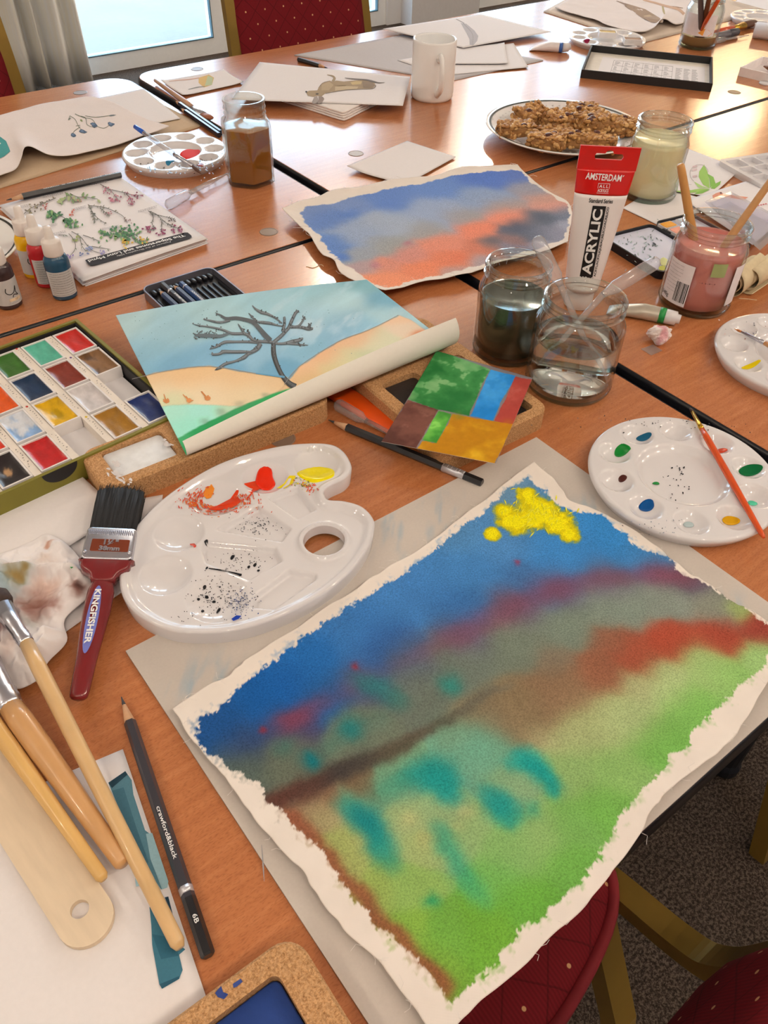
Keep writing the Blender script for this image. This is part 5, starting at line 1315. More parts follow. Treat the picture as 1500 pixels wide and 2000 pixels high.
# sheet with teal swatches, under the brushes
a, b = W(240, 1463, 0.001), W(397, 1930, 0.001); e = (b - a); e = e.normalized(); pr_ = Vector((e.y, -e.x, 0))
def px_of(p):
    d = p - CAM; zc = d.dot(_fw); return (750 + FPX * d.dot(_rt) / zc, 1000 - FPX * d.dot(_up) / zc)
far = a + e * 0.297
q = [px_of(x) for x in (a + pr_ * 0.21, a, far, far + pr_ * 0.21)]
S, o = paper('swatch_paper', 'white paper with teal swatches lying under the wooden brushes', 'paper', *q, 0.0014, 0.0)
d = Decal(S); zz = lambda L: [(x * 0.35, 1300 + y * 0.35) for x, y in L]
d.poly(zz([(605,655),(700,590),(735,640),(745,720),(810,920),(850,950),(930,1200),(935,1235),(900,1250),(800,1100),(700,880),(640,740)]), (82, 122, 132)).poly(zz([(640,740),(625,700),(690,680),(760,900),(830,1100),(800,1100),(700,880)]), (64, 104, 116))
d.poly(zz([(815,940),(850,935),(940,1205),(935,1240),(905,1250),(840,1080)]), (146, 178, 180)).poly(zz([(605,655),(700,590),(712,610),(625,685)]), (34, 62, 74))
d.poly(zz([(745,1110),(790,1200),(800,1225),(760,1235)]), (150, 182, 186))
d.poly(zz([(835,1350),(860,1335),(900,1380),(1000,1560),(1035,1585),(1000,1615),(1020,1700),(1000,1750),(905,1805),(890,1780),(850,1560),(845,1450)]), (60, 108, 122)).poly(zz([(850,1500),(960,1520),(1000,1620),(900,1640)]), (44, 92, 108)).poly(zz([(920,1295),(940,1290),(965,1390),(950,1360)]), (36, 62, 78)).poly(zz([(835,1350),(862,1335),(880,1360),(850,1375)]), (36, 70, 86)).poly(zz([(890,1780),(1000,1735),(1000,1750),(905,1805)]), (40, 82, 98))
d.build('teal_swatches', o)['kind'] = 'stuff'
S, o = paper('paper_sheet', 'cream paper sheet under the tissue and the red-handled brush', 'paper', (70, 1010), (318, 966), (300, 1112), (119, 1240), 0.0012)
S, o = paper('blank_card', 'white card propped beside the olive paint box above the tissue', 'card', (-150, 1045), (136, 908), (236, 1000), (-60, 1190), 0.0045, 0.0, 0.001)

# crumpled stained tissue
def tissue():
    top = [(-90, 1110), (0, 1085), (60, 1062), (92, 1046), (128, 1062)]
    right = [(128, 1062), (150, 1085), (180, 1130), (176, 1165), (128, 1212), (132, 1255), (96, 1295), (74, 1332)]
    bottom = [(-90, 1390), (0, 1345), (40, 1348), (74, 1332)]
    left = [(-90, 1110), (-95, 1250), (-90, 1390)]
    def hf(U, V, X, Y):
        r = 1 - np.abs(fbm(X, Y, 22, 201) * 2 - 1); r2 = 1 - np.abs(fbm(X, Y, 55, 211) * 2 - 1)
        e = np.minimum(np.minimum(U * 0 + 1, (1 - U) * 6), np.minimum(V * 6, (1 - V) * 6)); e = np.clip(e, 0, 1)
        return e * (0.016 * r ** 3 + 0.005 * r2 ** 2) + 0.002 * (1 - e)
    S = Sheet(top, right, bottom, left, 150, 130, 0.005, hf, 0.0005); X, Y = S.X, S.Y
    C = np.zeros(X.shape + (3,)) + np.array((228, 217, 206.))
    C = accents(C, X, Y, [(30,1130,34,.8,160,170,160),(10,1150,40,.75,140,160,162),(80,1100,20,.5,196,164,140),(70,1170,30,.9,128,84,70),(95,1140,22,.5,186,140,116),(80,1190,22,.85,138,94,82),(155,1150,18,.85,110,70,58),(165,1140,12,.8,84,52,44),(35,1130,18,.8,146,110,50),(10,1220,30,.85,110,76,72),(60,1210,24,.5,160,160,146),(20,1270,26,.35,206,166,140),(95,1060,10,.7,180,120,90),(25,1110,10,.5,150,90,40)], 0.012, 0.02, 17)
    o = S.build('crumpled_tissue', M('soft_tissue', rough=0.95, attr=True, var=0.02, bump=0.05, bscale=900, spec=0.05), C)
    tag(o, 'crumpled white tissue stained brown and grey, left of the red-handled brush', 'tissue')
    dd = Decal(S, 0.0008); dd.poly([(136, 1107), (141, 1103), (145, 1108), (140, 1112)], (60, 140, 70)); dd.build('green_fleck', o)
tissue()

# blank card, fox card, hare sheet, sheets by the mug
paper('blank_card', 'small blank cream card lying alone in front of the mug', 'card', (795, 275), (890, 306), (790, 361), (678, 331), 0.003, 0.0, 0.0008, hf=lambda U, V, X, Y: 0.006 * (1 - U) * V * (1 - np.sin(np.pi * np.clip(U * 1.2, 0, 1)) * 0.6))
S, o = paper('painted_card', 'small card with an orange and green bird wing sketch', 'card', (314, 158), (437, 137), (476, 161), (357, 187), 0.003, 0.003)
d = Decal(S); d.poly([(388, 152), (408, 146), (418, 152), (414, 166), (398, 171), (388, 162)], (206, 168, 96)).poly([(406, 148), (416, 152), (414, 166), (400, 168)], (176, 182, 134)).line([(330, 159), (350, 157), (372, 155), (390, 152)], [0.8, 1.6, 1.2], (206, 156, 128)).line([(368, 175), (384, 171), (400, 169)], [0.8, 1.6, 1], (120, 120, 110)); d.build('wing_sketch', o)
S, o = paper('hare_drawing', 'white sheet with a brown hare painting behind the brown jar', 'drawing', (507, 121), (801, 150), (787, 206), (452, 194), 0.016, 0.0, 0.0006)
d = Decal(S); zz = lambda L: [(580 + x * 0.12, 130 + y * 0.12) for x, y in L]
BR_ = (156, 132, 98)
d.poly(zz([(350,350),(420,270),(540,235),(590,250),(640,230),(760,245),(860,235),(1000,225),(1150,225),(1260,260),(1280,310),(1230,360),(1000,372),(760,390),(560,415),(460,440),(400,490),(340,480),(260,495),(180,480),(150,420),(200,395),(330,390)]), BR_)
d.poly(zz([(870,260),(960,240),(1060,245),(1040,290),(900,300)]), (190, 164, 112)).poly(zz([(400,300),(520,250),(600,300),(520,390),(400,390)]), (170, 146, 110)).poly(zz([(620,330),(820,320),(1000,330),(980,365),(760,380),(620,395)]), (182, 160, 124)).poly(zz([(1060,240),(1220,250),(1270,310),(1220,355),(1080,350)]), (134, 112, 86))
d.poly(zz([(280,500),(330,490),(350,540),(320,600),(270,612),(240,590)]), (150, 136, 124)).poly(zz([(350,490),(420,495),(445,530),(410,590),(350,608),(330,590),(355,540)]), (134, 116, 102))
d.line(zz([(580,250),(610,200),(590,165),(550,148),(490,138)]), [5, 5, 3.4, 2.2, 1], (150, 128, 96)).line(zz([(780,188),(900,205),(1050,215),(1150,225),(1250,250),(1330,268),(1430,262)]), [0.8, 2.4, 2.4, 3, 3.4, 2, 0.5], (104, 92, 84)).dab(580 + 330 * .12, 130 + 450 * .12, 3.2, 1.4, (60, 48, 36)).dab(580 + 152 * .12, 130 + 415 * .12, 2, 1.6, (50, 44, 44))
d.line(zz([(350,350),(420,270),(540,235)]), [1, 1, 1], (96, 82, 66)).line(zz([(560,260),(600,295),(660,315),(800,310)]), [1, 1, 0.8], (104, 84, 66)).line(zz([(460,440),(760,390),(1000,372),(1230,362),(1285,310)]), [1, 1.2, 1.4, 1.6], (110, 96, 84))
d.build('painted_hare', o)['kind'] = 'stuff'
def folded_cloth():
    c = W(640, 205, 0); t = thing('folded_cloth', 'folded white cloth tucked under the hare drawing', 'cloth', c)
    P = [W(x, y, 0.0) for x, y in ((528, 192), (650, 185), (742, 203), (672, 238))]; P = [(p.x - c.x, p.y - c.y) for p in P]
    if sum(a[0] * b[1] - b[0] * a[1] for a, b in zip(P, P[1:] + P[:1])) < 0: P = P[::-1]
    for k in range(4):
        Q = [(x * (1 - 0.012 * k), y * (1 - 0.012 * k)) for x, y in P]
        G().slab([(q.x, q.y) for q in catmull([(x, y, 0) for x, y in sum([[(lambda A, B: (A[0] + (B[0] - A[0]) * f, A[1] + (B[1] - A[1]) * f))(Q[i], Q[(i + 1) % 4]) for f in (0.06, 0.35, 0.65, 0.94)] for i in range(4)], [])], 3, True)], 0.0037 * k, 0.0037 * k + 0.0034, 0.0014).build('cloth_layer', M('white_cotton', (228, 216, 202), 0.95, 0, 0.03, 200, 0.2, 700, spec=0.1), t, True)
folded_cloth()
paper('grey_card', 'grey card sheet lying under the white sheets behind the mug', 'card', (575, 107), (786, 68), (1061, 117), (880, 157), 0.0018, 0.0, 0.0016, M('grey_card_face', (186, 178, 172), 0.9, 0, 0.03, 200))
paper('paper_sheet', 'white sheet lying on the grey card, poking out left of the mug', 'paper', (776, 117), (1003, 84), (1032, 131), (866, 147), 0.003, 0.0)
paper('paper_sheet', 'small white sheet on top of the pile right of the mug', 'paper', (888, 93), (985, 84), (992, 124), (850, 124), 0.006, 0.002)
S, o = paper('feather_drawing', 'white sheet with a grey feather drawing at the far table edge', 'drawing', (748, 56), (938, 27), (1077, 62), (905, 93), 0.009, 0.0)
zz = lambda L: [(700 + x * 0.2667, y * 0.2667) for x, y in L]
d = Decal(S); d.poly(zz([(750,170),(790,175),(850,225),(878,265),(870,300),(840,335),(815,328),(815,290),(790,240)]), (172, 164, 160)).line(zz([(715,140),(745,155),(775,172)]), [1, 1.4, 2], (150, 142, 138)).line(zz([(770,175),(835,250),(835,330)]), [1, 1, .6], (146, 138, 134)); d.build('painted_feather', o)

# kraft board, white mount and linen with harebell painting
paper('kraft_board', 'brown board lying under the linen at upper left', 'board', (-120, 300), (290, 190), (396, 244), (-60, 384), 0.002, 0.0, 0.0018, M('kraft_board_face', (186, 158, 124), 0.9, 0, 0.04, 300))
paper('paper_sheet', 'white mount sheet beside the harebell linen', 'paper', (170, 196), (280, 173), (352, 231), (225, 256), 0.004)
def linen():
    top = [(-80, 256), (-40, 241), (0, 229), (40, 218), (80, 207), (120, 200), (160, 192), (182, 191)]
    right = [(182, 191), (220, 203), (255, 222), (290, 238), (331, 250)]
    bottom = [(-80, 400), (-40, 372), (0, 347), (30, 335), (45, 318), (60, 304), (100, 309), (140, 307), (190, 295), (250, 280), (300, 262), (331, 250)]
    left = [(-80, 256), (-90, 320), (-80, 400)]
    hf = lambda U, V, X, Y: 0.006 * fbm(X, Y, 9, 301) + 0.010 * np.exp(-((U - 0.42) / 0.06) ** 2) * V ** 2
    S = Sheet(top, right, bottom, left, 150, 70, 0.008, hf, 0.0008); X, Y = S.X, S.Y
    C = np.zeros(X.shape + (3,)) + np.array((224, 209, 196.)); C = C * (0.985 + 0.03 * fbm(X, Y, 20, 305))[..., None]
    o = S.build('linen_painting', LINEN, C); tag(o, 'loose cream linen with a painted blue harebell sprig', 'painting')
    z3 = lambda L: [(x / 3, y / 3) for x, y in L]; d = Decal(S); ST = (104, 108, 84); FL = (70, 86, 104)
    for L in ([(410,680),(440,700),(460,740),(480,765)], [(440,668),(490,690),(540,700),(570,740),(610,752),(640,735)], [(460,680),(500,690),(510,730),(540,745)], [(500,680),(560,688),(630,680),(660,675)], [(470,745),(440,765),(425,785)], [(410,680),(400,705)], [(470,735),(445,740)]): d.line(z3(L), [1.1, 1.0, 0.8], ST)
    for (x, y, r) in ((485, 772, 7), (552, 735, 7), (650, 728, 7), (428, 792, 6)):
        d.dab(x / 3, y / 3, r, r * 0.55, FL, 0.2, 9, 0.35); d.dab(x / 3 - 1, y / 3 - 1, r * 0.5, r * 0.3, (100, 116, 136), 0.3, 7, 0.3)
    d.leaf(635 / 3, 680 / 3, -0.12, 16, 3, (110, 114, 110)).leaf(470 / 3, 700 / 3, 0.8, 7, 4, (140, 146, 92)).leaf(415 / 3, 690 / 3, 2.3, 7, 2.6, (116, 118, 98))
    d.poly([(-30, 262), (0, 267), (12, 276), (18, 290), (20, 296), (8, 306), (0, 310), (-30, 315)], (66, 142, 134)).poly([(-30, 285), (0, 292), (14, 290), (18, 297), (4, 306), (-20, 312)], (84, 128, 128))
    d.build('painted_harebells', o)['kind'] = 'stuff'
linen()

# far right: card with branch painting
paper('grey_card', 'pale board lying under the branch painting at upper right', 'board', (1062, 22), (1210, -60), (1500, 20), (1252, 83), 0.002, 0.0, 0.0018, M('pale_board_face', (206, 184, 160), 0.9, 0, 0.03, 300))
def branch_linen():
    top = [(1084, 16), (1130, -10), (1170, -40), (1230, -70)]; right = [(1230, -70), (1330, -40), (1400, -10), (1352, 40)]
    bottom = [(1160, 40), (1190, 54), (1240, 66), (1275, 60), (1296, 46), (1320, 52), (1352, 40)]; left = [(1084, 16), (1110, 26), (1160, 40)]
    S = Sheet(top, right, bottom, left, 60, 50, 0.006, lambda U, V, X, Y: 0.006 * fbm(X, Y, 10, 401) + 0.010 * V ** 3 * np.exp(-((U - 0.62) / 0.12) ** 2), 0.0008)
    C = np.zeros(S.X.shape + (3,)) + np.array((222, 206, 192.)); o = S.build('linen_painting', LINEN, C); tag(o, 'cream linen with a painted brown branch at upper right', 'painting')
    d = Decal(S); zz = lambda L: [(900 + x * 0.4, y * 0.4) for x, y in L]
    d.poly(zz([(800,15),(850,30),(900,45),(950,75),(990,100),(985,112),(930,110),(880,85),(830,50),(800,30)]), (150, 122, 96)).poly(zz([(860,45),(910,65),(960,95),(930,100),(880,75)]), (174, 146, 112)).line(zz([(760,5),(800,20),(850,40)]), [1, 3, 5], (140, 112, 90)).line(zz([(890,0),(950,15),(1000,30),(1060,45),(1090,70)]), [3, 4, 5, 6], (190, 152, 122)).line(zz([(985,30),(990,55),(995,70)]), [3, 4, 2], (170, 150, 100)).line(zz([(1000,30),(1050,35),(1085,40)]), [2, 2, 1], (150, 120, 96))
    d.build('painted_branch', o)['kind'] = 'stuff'
branch_linen()
paper('paper_sheet', 'white sheet at the far upper right corner of the tables', 'paper', (1425, 8), (1480, -20), (1560, 6), (1500, 30), 0.002)

# papers on the right-hand table
paper('paper_sheet', 'white sheet under the pale green jar and the watercolour tin', 'paper', (1216, 406), (1292, 360), (1400, 398), (1300, 446), 0.0012)
S, o = paper('leaf_drawing', 'white sheet with pencil circle and green leaves right of the pale green jar', 'drawing', (1325, 283), (1447, 330), (1388, 384), (1268, 366), 0.0030)
zz = lambda L: [(1180 + x * 0.2133, 250 + y * 0.2133) for x, y in L]
d = Decal(S); GR = [(150, 186, 92), (128, 172, 76), (170, 200, 120)]
for (L, c) in (([(965,555),(905,520),(865,450),(870,400),(915,335),(945,400),(960,470)], 0), ([(970,550),(965,470),(945,420),(1000,450),(1020,510)], 1), ([(975,555),(1000,520),(1070,485),(1060,520),(1010,560)], 1), ([(965,555),(900,535),(820,490),(860,545)], 2), ([(970,560),(880,555),(800,570),(640,580),(740,600),(860,590)], 0), ([(970,565),(900,600),(820,610),(880,575)], 1)): d.poly(zz(L), GR[c])
for k in range(14):
    a = 2.2 + k * 0.28; d.line([(1180 + (870 + 85 * math.cos(a)) * .2133, 250 + (420 + 85 * math.sin(a)) * .2133), (1180 + (870 + 85 * math.cos(a + .28)) * .2133, 250 + (420 + 85 * math.sin(a + .28)) * .2133)], 0.8, (176, 164, 156))
for y in (350, 380, 440): d.poly(zz([(810, y), (850, y - 8), (850, y + 8), (808, y + 18)]), (206, 180, 174))
for L in ([(600,525),(700,520),(800,520)], [(610,550),(680,530),(740,540)], [(640,450),(690,460),(720,480)]): d.line(zz(L), 0.8, (190, 176, 168))
d.build('painted_leaves', o)['kind'] = 'stuff'
S, o = paper('flamingo_drawing', 'white sheet with a pale orange long-necked figure at the right edge', 'drawing', (1338, 391), (1457, 354), (1560, 400), (1470, 478), 0.0045, 0.0)
d = Decal(S); d.poly(zz([(990,620),(1020,600),(1070,585),(1090,605),(1200,620),(1320,635),(1280,660),(1180,645),(1090,630),(1040,650),(1000,655)]), (214, 146, 118)).dab(1180 + 1035 * .2133, 250 + 632 * .2133, 2, 1.6, (70, 56, 52)).dab(1180 + 1068 * .2133, 250 + 597 * .2133, 2, 1.6, (90, 70, 66))
for k in range(6): d.dab(1180 + (1370 + 22 * k) * .2133, 250 + (722 - 5 * k) * .2133, 2, 1.4, (190, 110, 110))
d.dab(1497, 462, 4, 3, (70, 60, 56), 0.3, 7, 0.4); d.build('painted_figure', o)['kind'] = 'stuff'
def clear_pack():
    c = W(1450, 440, 0.005); t = thing('clear_plastic_tray', 'empty clear plastic packaging tray behind the pink jar', 'packaging', c)
    P = [W(x, y, 0.0062) for x, y in ((1372, 404), (1424, 384), (1540, 446), (1480, 500))]; P = [(p.x - c.x, p.y - c.y) for p in P]
    if sum(a[0] * b[1] - b[0] * a[1] for a, b in zip(P, P[1:] + P[:1])) < 0: P = P[::-1]
    m = thin_glass('lilac_clear_plastic', (222, 220, 236), 0.08, 1.0, 0.22)
    I = offset_poly(P, 0.008); J = offset_poly(P, 0.012); v = [(x, y, 0.009) for x, y in P] + [(x, y, 0.0095) for x, y in I] + [(x, y, 0.0014) for x, y in J]
    f = [(k, (k + 1) % 4, 4 + (k + 1) % 4, 4 + k) for k in range(4)] + [(4 + k, 4 + (k + 1) % 4, 8 + (k + 1) % 4, 8 + k) for k in range(4)] + [(8, 9, 10, 11)]
    obj('tray', v, f, m, t)
clear_pack()

# ================================================================ plant booklet
def booklet():
    C4 = [(0, 400), (229, 341), (405, 465), (163, 549)]
    cz = [W(x, y, 0.008) for x, y in C4]; c = sum(cz, Vector()) / 4; c.z = TABLE_Z
    t = thing('plant_booklet', 'white illustrated booklet of moorland plants under the aquarelle pencil', 'booklet', c)
    P = [((p.x - c.x), (p.y - c.y)) for p in cz]
    if sum(a[0] * b[1] - b[0] * a[1] for a, b in zip(P, P[1:] + P[:1])) < 0: P = P[::-1]
    gm = M('booklet_paper', (226, 217, 208), 0.75, 0, 0.01, 100, spec=0.12)
    for k in range(5):
        n = 16; rs = random.Random(k); off = (rs.uniform(-.002, .002), rs.uniform(-.0024, .0024))
        # each leaf bows a little at its near, open edge
        a, b, cc, d = (Vector((x + off[0], y + off[1], 0)) for x, y in P); v = []; f = []
        for j in range(n + 1):
            for i in range(n + 1):
                q = (a * (1 - i / n) + b * (i / n)) * (1 - j / n) + (d * (1 - i / n) + cc * (i / n)) * (j / n); q.z = 0.0021 * k + 0.0002 + 0.0022 * (k / 5) * math.sin(math.pi * i / n) * (1 - j / n if True else 0) * 0.5
                v.append(q)
        for j in range(n):
            for i in range(n): z = j * (n + 1) + i; f.append((z, z + 1, z + n + 2, z + n + 1))
        o = obj('leaf' if k < 4 else 'cover', v, f, gm, t, True); md = o.modifiers.new('thickness', 'SOLIDIFY'); md.thickness = 0.0006
    S = Flat(0.0096); d = Decal(S, 0.0009)
    zz = lambda L: [(x * 0.28, 340 + y * 0.28) for x, y in L]
    R = lambda L: d.poly(zz(L), (48, 44, 44))
    R([(595,605),(610,598),(1290,412),(1310,412),(1335,432),(1338,446),(1320,456),(660,642),(635,645),(618,635)])
    d.build('title_band', t)
    mat = WHITE_INK
    p0, p1 = S.at(*zz([(1325, 430)])[0]), S.at(*zz([(605, 625)])[0]); ex = (p1 - p0); L = ex.length; ex.normalize(); ey = Vector((-ex.y, ex.x, 0))
    def pl(cx, cy, lift=0.0013):
        o_ = p0 + ex * cx + ey * cy - c; return lambda x, y: tuple(o_ + ex * x + ey * y + Vector((0, 0, lift)))
    lettering('The Stiperstones and Long Mynd', 0.0092, mat, t, pl(L * 0.51, -0.0028), 0.0002, fit=L * 0.93)
    lettering('Features of the Shropshire Hills', 0.0042, mat, t, pl(L * 0.47, 0.0040), fit=L * 0.52)
    q0, q1 = S.at(*zz([(490, 102)])[0]), S.at(*zz([(385, 130)])[0]); e2 = (q1 - q0).normalized(); n2 = Vector((-e2.y, e2.x, 0)); cen = (q0 + q1) / 2 - c
    lettering('Plants', 0.0075, INK, t, lambda x, y: tuple(cen + e2 * x + n2 * y + Vector((0, 0, 0.0012))), fit=(q1 - q0).length)
    # captions: small print
    rs = random.Random(6); e = Decal(S, 0.0009)
    for (x0, y0, x1, y1) in ((100,238,220,212), (300,160,440,132), (500,250,600,226), (640,72,750,50), (965,262,1095,226), (700,388,830,362), (270,380,400,350), (320,432,460,400)):
        for k in range(2):
            x = x0
            while x < x1:
                w = rs.uniform(5, 14); ya = y0 + (y1 - y0) * (x - x0) / (x1 - x0) + 9 * k; yb = y0 + (y1 - y0) * (x + w - x0) / (x1 - x0) + 9 * k
                e.line(zz([(x, ya), (min(x + w, x1), yb)]), 0.9, (150, 144, 140)); x += w + 4
    e.build('captions', t)['kind'] = 'stuff'
    def sprig(stems, leafc, flowers, seed, ll=5.0, lw=2.4, den=9, sc=(96, 92, 84)):
        r = random.Random(seed); g = Decal(S, 0.0009)
        for st in stems:
            P2 = catmull([(x, y, 0) for x, y in zz(st)], 5); g.line([(p.x, p.y) for p in P2[::3]] + [(P2[-1].x, P2[-1].y)], [1.4, 0.8], sc)
            for k in range(den):
                i = r.randrange(1, len(P2)); p = P2[i]; tn = P2[i] - P2[i - 1]; an = math.atan2(tn.y, tn.x) + r.choice((-1, 1)) * r.uniform(0.4, 1.2)
                g.leaf(p.x, p.y, an, ll * r.uniform(0.6, 1.2), lw * r.uniform(0.7, 1.1), r.choice(leafc))
        for (fx, fy, n, sp, sz, cols) in flowers:
            x, y = zz([(fx, fy)])[0]
            for k in range(n): g.dab(x + r.gauss(0, sp), y + r.gauss(0, sp * 0.7), sz * r.uniform(0.7, 1.2), sz * r.uniform(0.5, 0.9), r.choice(cols), r.random() * 3, 7, 0.3)
        o = g.build('plant_print', t); o['kind'] = 'stuff'
    GN = [(120, 136, 96), (96, 120, 84), (150, 160, 110)]; GD = [(84, 128, 84), (70, 112, 76), (130, 160, 100)]; BRN = [(140, 124, 104), (112, 100, 86), (150, 140, 110)]; PK = [(178, 104, 116), (190, 130, 138), (150, 90, 104)]
    sprig([[(390,170),(320,200),(250,225),(190,260),(155,300)], [(210,250),(215,290)]], BRN, [(310,215,6,6,2,[(170, 100, 90)]), (250,235,10,6,2,BRN)], 1, 6, 3, 16)
    sprig([[(455,130),(465,165),(430,205)], [(490,140),(540,165),(600,165),(680,180)], [(480,150),(520,190)]], [(140, 160, 110), (166, 172, 122), (120, 140, 96)], [(530,190,12,7,2,[(190, 140, 120), (170, 120, 100)])], 2, 10, 5.5, 8)
    sprig([[(700,75),(760,110),(800,150),(830,190)], [(760,110),(850,130),(930,150),(1000,150)], [(880,140),(910,180),(920,210)]], PK + [(130, 130, 110)], [(810,185,16,7,2.2,PK), (920,200,10,5,2,PK), (960,152,7,4,2.2,[(120, 50, 70)]), (735,125,8,5,2,PK)], 3, 5, 2.4, 14)
    sprig([[(355,255),(400,285),(450,310),(520,350)], [(380,270),(330,290)], [(450,310),(470,350)]], GD, [(500,285,6,5,2.4,[(196, 110, 90)]), (370,310,12,7,3,GD), (510,350,16,9,2.8,GD)], 4, 9, 4.6, 16)
    sprig([[(615,215),(640,260),(680,310),(740,350)], [(620,225),(720,235),(800,265),(860,300),(890,350)], [(640,265),(665,340)], [(700,245),(760,290)]], [(108, 112, 96), (130, 124, 104)], [(755,280,8,4,1.8,[(170, 120, 120)]), (890,335,8,6,1.6,[(150, 120, 116)])], 5, 5, 1.8, 14)
    sprig([[(1035,260),(1070,300),(1060,350),(1080,385),(1040,390)], [(1040,265),(1100,290),(1130,340),(1125,400)], [(1050,280),(1140,300),(1220,320)], [(1130,320),(1180,360),(1250,385)]], [(90, 88, 78), (110, 106, 90)], [(1035,388,14,6,2.2,[(130, 60, 86), (150, 80, 100)]), (1115,410,14,7,2.2,[(130, 60, 86), (150, 80, 100)]), (1245,388,16,8,2.4,[(126, 60, 90), (150, 84, 106)]), (1190,330,5,4,2.2,[(110, 90, 84)])], 6, 4, 1.4, 16)
    sprig([[(500,405),(560,440),(600,490),(650,540),(730,560)], [(480,420),(520,470),(525,530),(490,575)], [(560,440),(570,500),(600,545)], [(580,430),(640,450),(700,475)], [(410,430),(460,430)], [(640,510),(770,530)]], [(124, 130, 112)], [(525,465,3,3,3,[(140, 150, 90)]), (545,440,3,3,3,[(150, 156, 100)]), (490,580,6,4,2.4,[(150, 130, 170)]), (575,570,5,4,2.4,[(120, 130, 160)]), (620,530,6,4,2.6,[(140, 150, 180)]), (720,550,6,4,2.4,[(150, 140, 176)])], 7, 6, 2, 3)
    sprig([[(890,375),(830,410),(760,430),(710,410)], [(830,410),(900,430),(970,420)], [(900,440),(880,480)], [(920,450),(960,470),(1020,470)]], GD, [(760,430,22,10,3.4,GD), (860,405,22,10,3.4,GD), (920,415,14,8,3.2,GD), (875,485,14,7,3,[(214, 178, 76), (196, 156, 60)]), (1005,465,10,6,2.4,[(214, 178, 76), (196, 156, 60)])], 8, 8, 3, 14)
booklet()

# ================================================================ paint box, cork trays, tools
def prism_with_holes(outer, holes, z0, z1, zw):
    """slab with sunk rectangular wells: verts, faces"""
    v = []; f = []; loops = [outer] + holes; base = []
    T = tessellate_polygon([[Vector((x, y, 0)) for x, y in L] for L in loops]); flat = [p for L in loops for p in L]
    v += [(x, y, z1) for x, y in flat]
    for t in T:
        a, b, c = (Vector(flat[q]) for q in t); f.append(t if (b - a).cross(c - a) > 0 else t[::-1])
    n = len(outer); k = len(v); v += [(x, y, z0) for x, y in outer]
    for i in range(n): j = (i + 1) % n; f.append((k + i, k + j, j, i))
    o = n
    for Hh in holes:
        m = len(Hh); k = len(v); v += [(x, y, zw) for x, y in Hh]
        for i in range(m): j = (i + 1) % m; f.append((o + i, o + j, k + j, k + i) if True else ())
        f.append(tuple(k + i for i in range(m))); o += m
    return v, f
def cork_mat():
    s = NT('cork'); v = s.coord('Object'); vo = s.n('ShaderNodeTexVoronoi'); vo.inputs['Scale'].default_value = 1000; s.l(v, vo.inputs['Vector'])
    n = s.noise(v, 750, 4, 0.75); c = s.ramp(n, [(0.28, lin((126, 84, 48))), (0.45, lin((172, 126, 80))), (0.6, lin((194, 150, 104))), (0.75, lin((158, 110, 66)))])
    bw = s.n('ShaderNodeRGBToBW'); s.l(vo.outputs['Color'], bw.inputs[0])
    g = s.ramp(bw.outputs[0], [(0.1, (0.68, 0.64, 0.6, 1)), (0.5, (1, 1, 1, 1)), (0.9, (1.2, 1.18, 1.15, 1))])
    s.l(s.mix(0.8, c, g, 'MULTIPLY'), s.b.inputs['Base Color']); s.b.inputs['Roughness'].default_value = 0.85; s.b.inputs['Specular IOR Level'].default_value = 0.2
    s.bump(n, 0.35, 0.0008); return s.m
CORK = cork_mat()
def pad_mat(name, col, rough=0.5): return M(name, col, rough, 0, 0.08, 120, 0.35, 150)
def cork_tray(label, loc, rz, L, Wd, wells, Hh=0.022):
    t = thing('cork_paint_tray', label, 'tray', (loc[0], loc[1], TABLE_Z), rz, 'cork trays of paint')
    out = rrect(L, Wd, 0.014, 6); holes = [rrect(w, h, 0.005, 4, x, y)[::-1] for (x, y, w, h, *_ ) in wells]
    v, f = prism_with_holes(out, holes, 0.0, Hh - 0.0015, 0.010)
    # soften the upper edge
    n = len(out); ins = offset_poly(out, 0.0018)
    for i in range(n): v[i] = (ins[i][0], ins[i][1], Hh)
    k = len(v); v += [(x, y, Hh - 0.002) for x, y in out]
    f = [q for q in f]
    for j in range(len(f)):
        q = f[j]
        if len(q) == 4 and q[2] < n and q[3] < n: f[j] = (q[0], q[1], k + q[2], k + q[3])
    for i in range(n): j = (i + 1) % n; f.append((k + i, k + j, j, i))
    for i in range(n, n + sum(len(h_) for h_ in holes)): v[i] = (v[i][0], v[i][1], Hh)
    obj('cork_block', v, f, CORK, t)
    for (x, y, w, h, m, lvl) in wells:
        G().slab(rrect(w - 0.0008, h - 0.0008, 0.0046, 4, x, y), 0.0102, lvl, 0.0012).build('paint_pad', m, t, True)
    return t
WP = pad_mat('white_paint_pad', (222, 220, 220)); DP = pad_mat('black_paint_pad', (40, 34, 32)); BP = pad_mat('blue_paint_pad', (30, 58, 116), 0.4)
t1 = cork_tray('cork tray with a white paint block, under the tree watercolour', (0.2400, 0.5575), math.radians(-1.5), 0.228, 0.062,
          [(-0.070, -0.001, 0.057, 0.041, WP, 0.0185), (0.0, -0.001, 0.057, 0.041, DP, 0.016), (0.070, -0.001, 0.057, 0.041, DP, 0.016)])
t2 = cork_tray('cork tray with a black paint block, under the colour block card', (0.4560, 0.4960), math.radians(-2.0), 0.128, 0.205,
          [(-0.030, -0.008, 0.042, 0.054, DP, 0.0165), (0.028, -0.008, 0.042, 0.054, DP, 0.016), (-0.030, 0.062, 0.042, 0.054, DP, 0.016), (0.028, 0.062, 0.042, 0.054, DP, 0.016), (0.030, -0.072, 0.042, 0.042, DP, 0.014)])
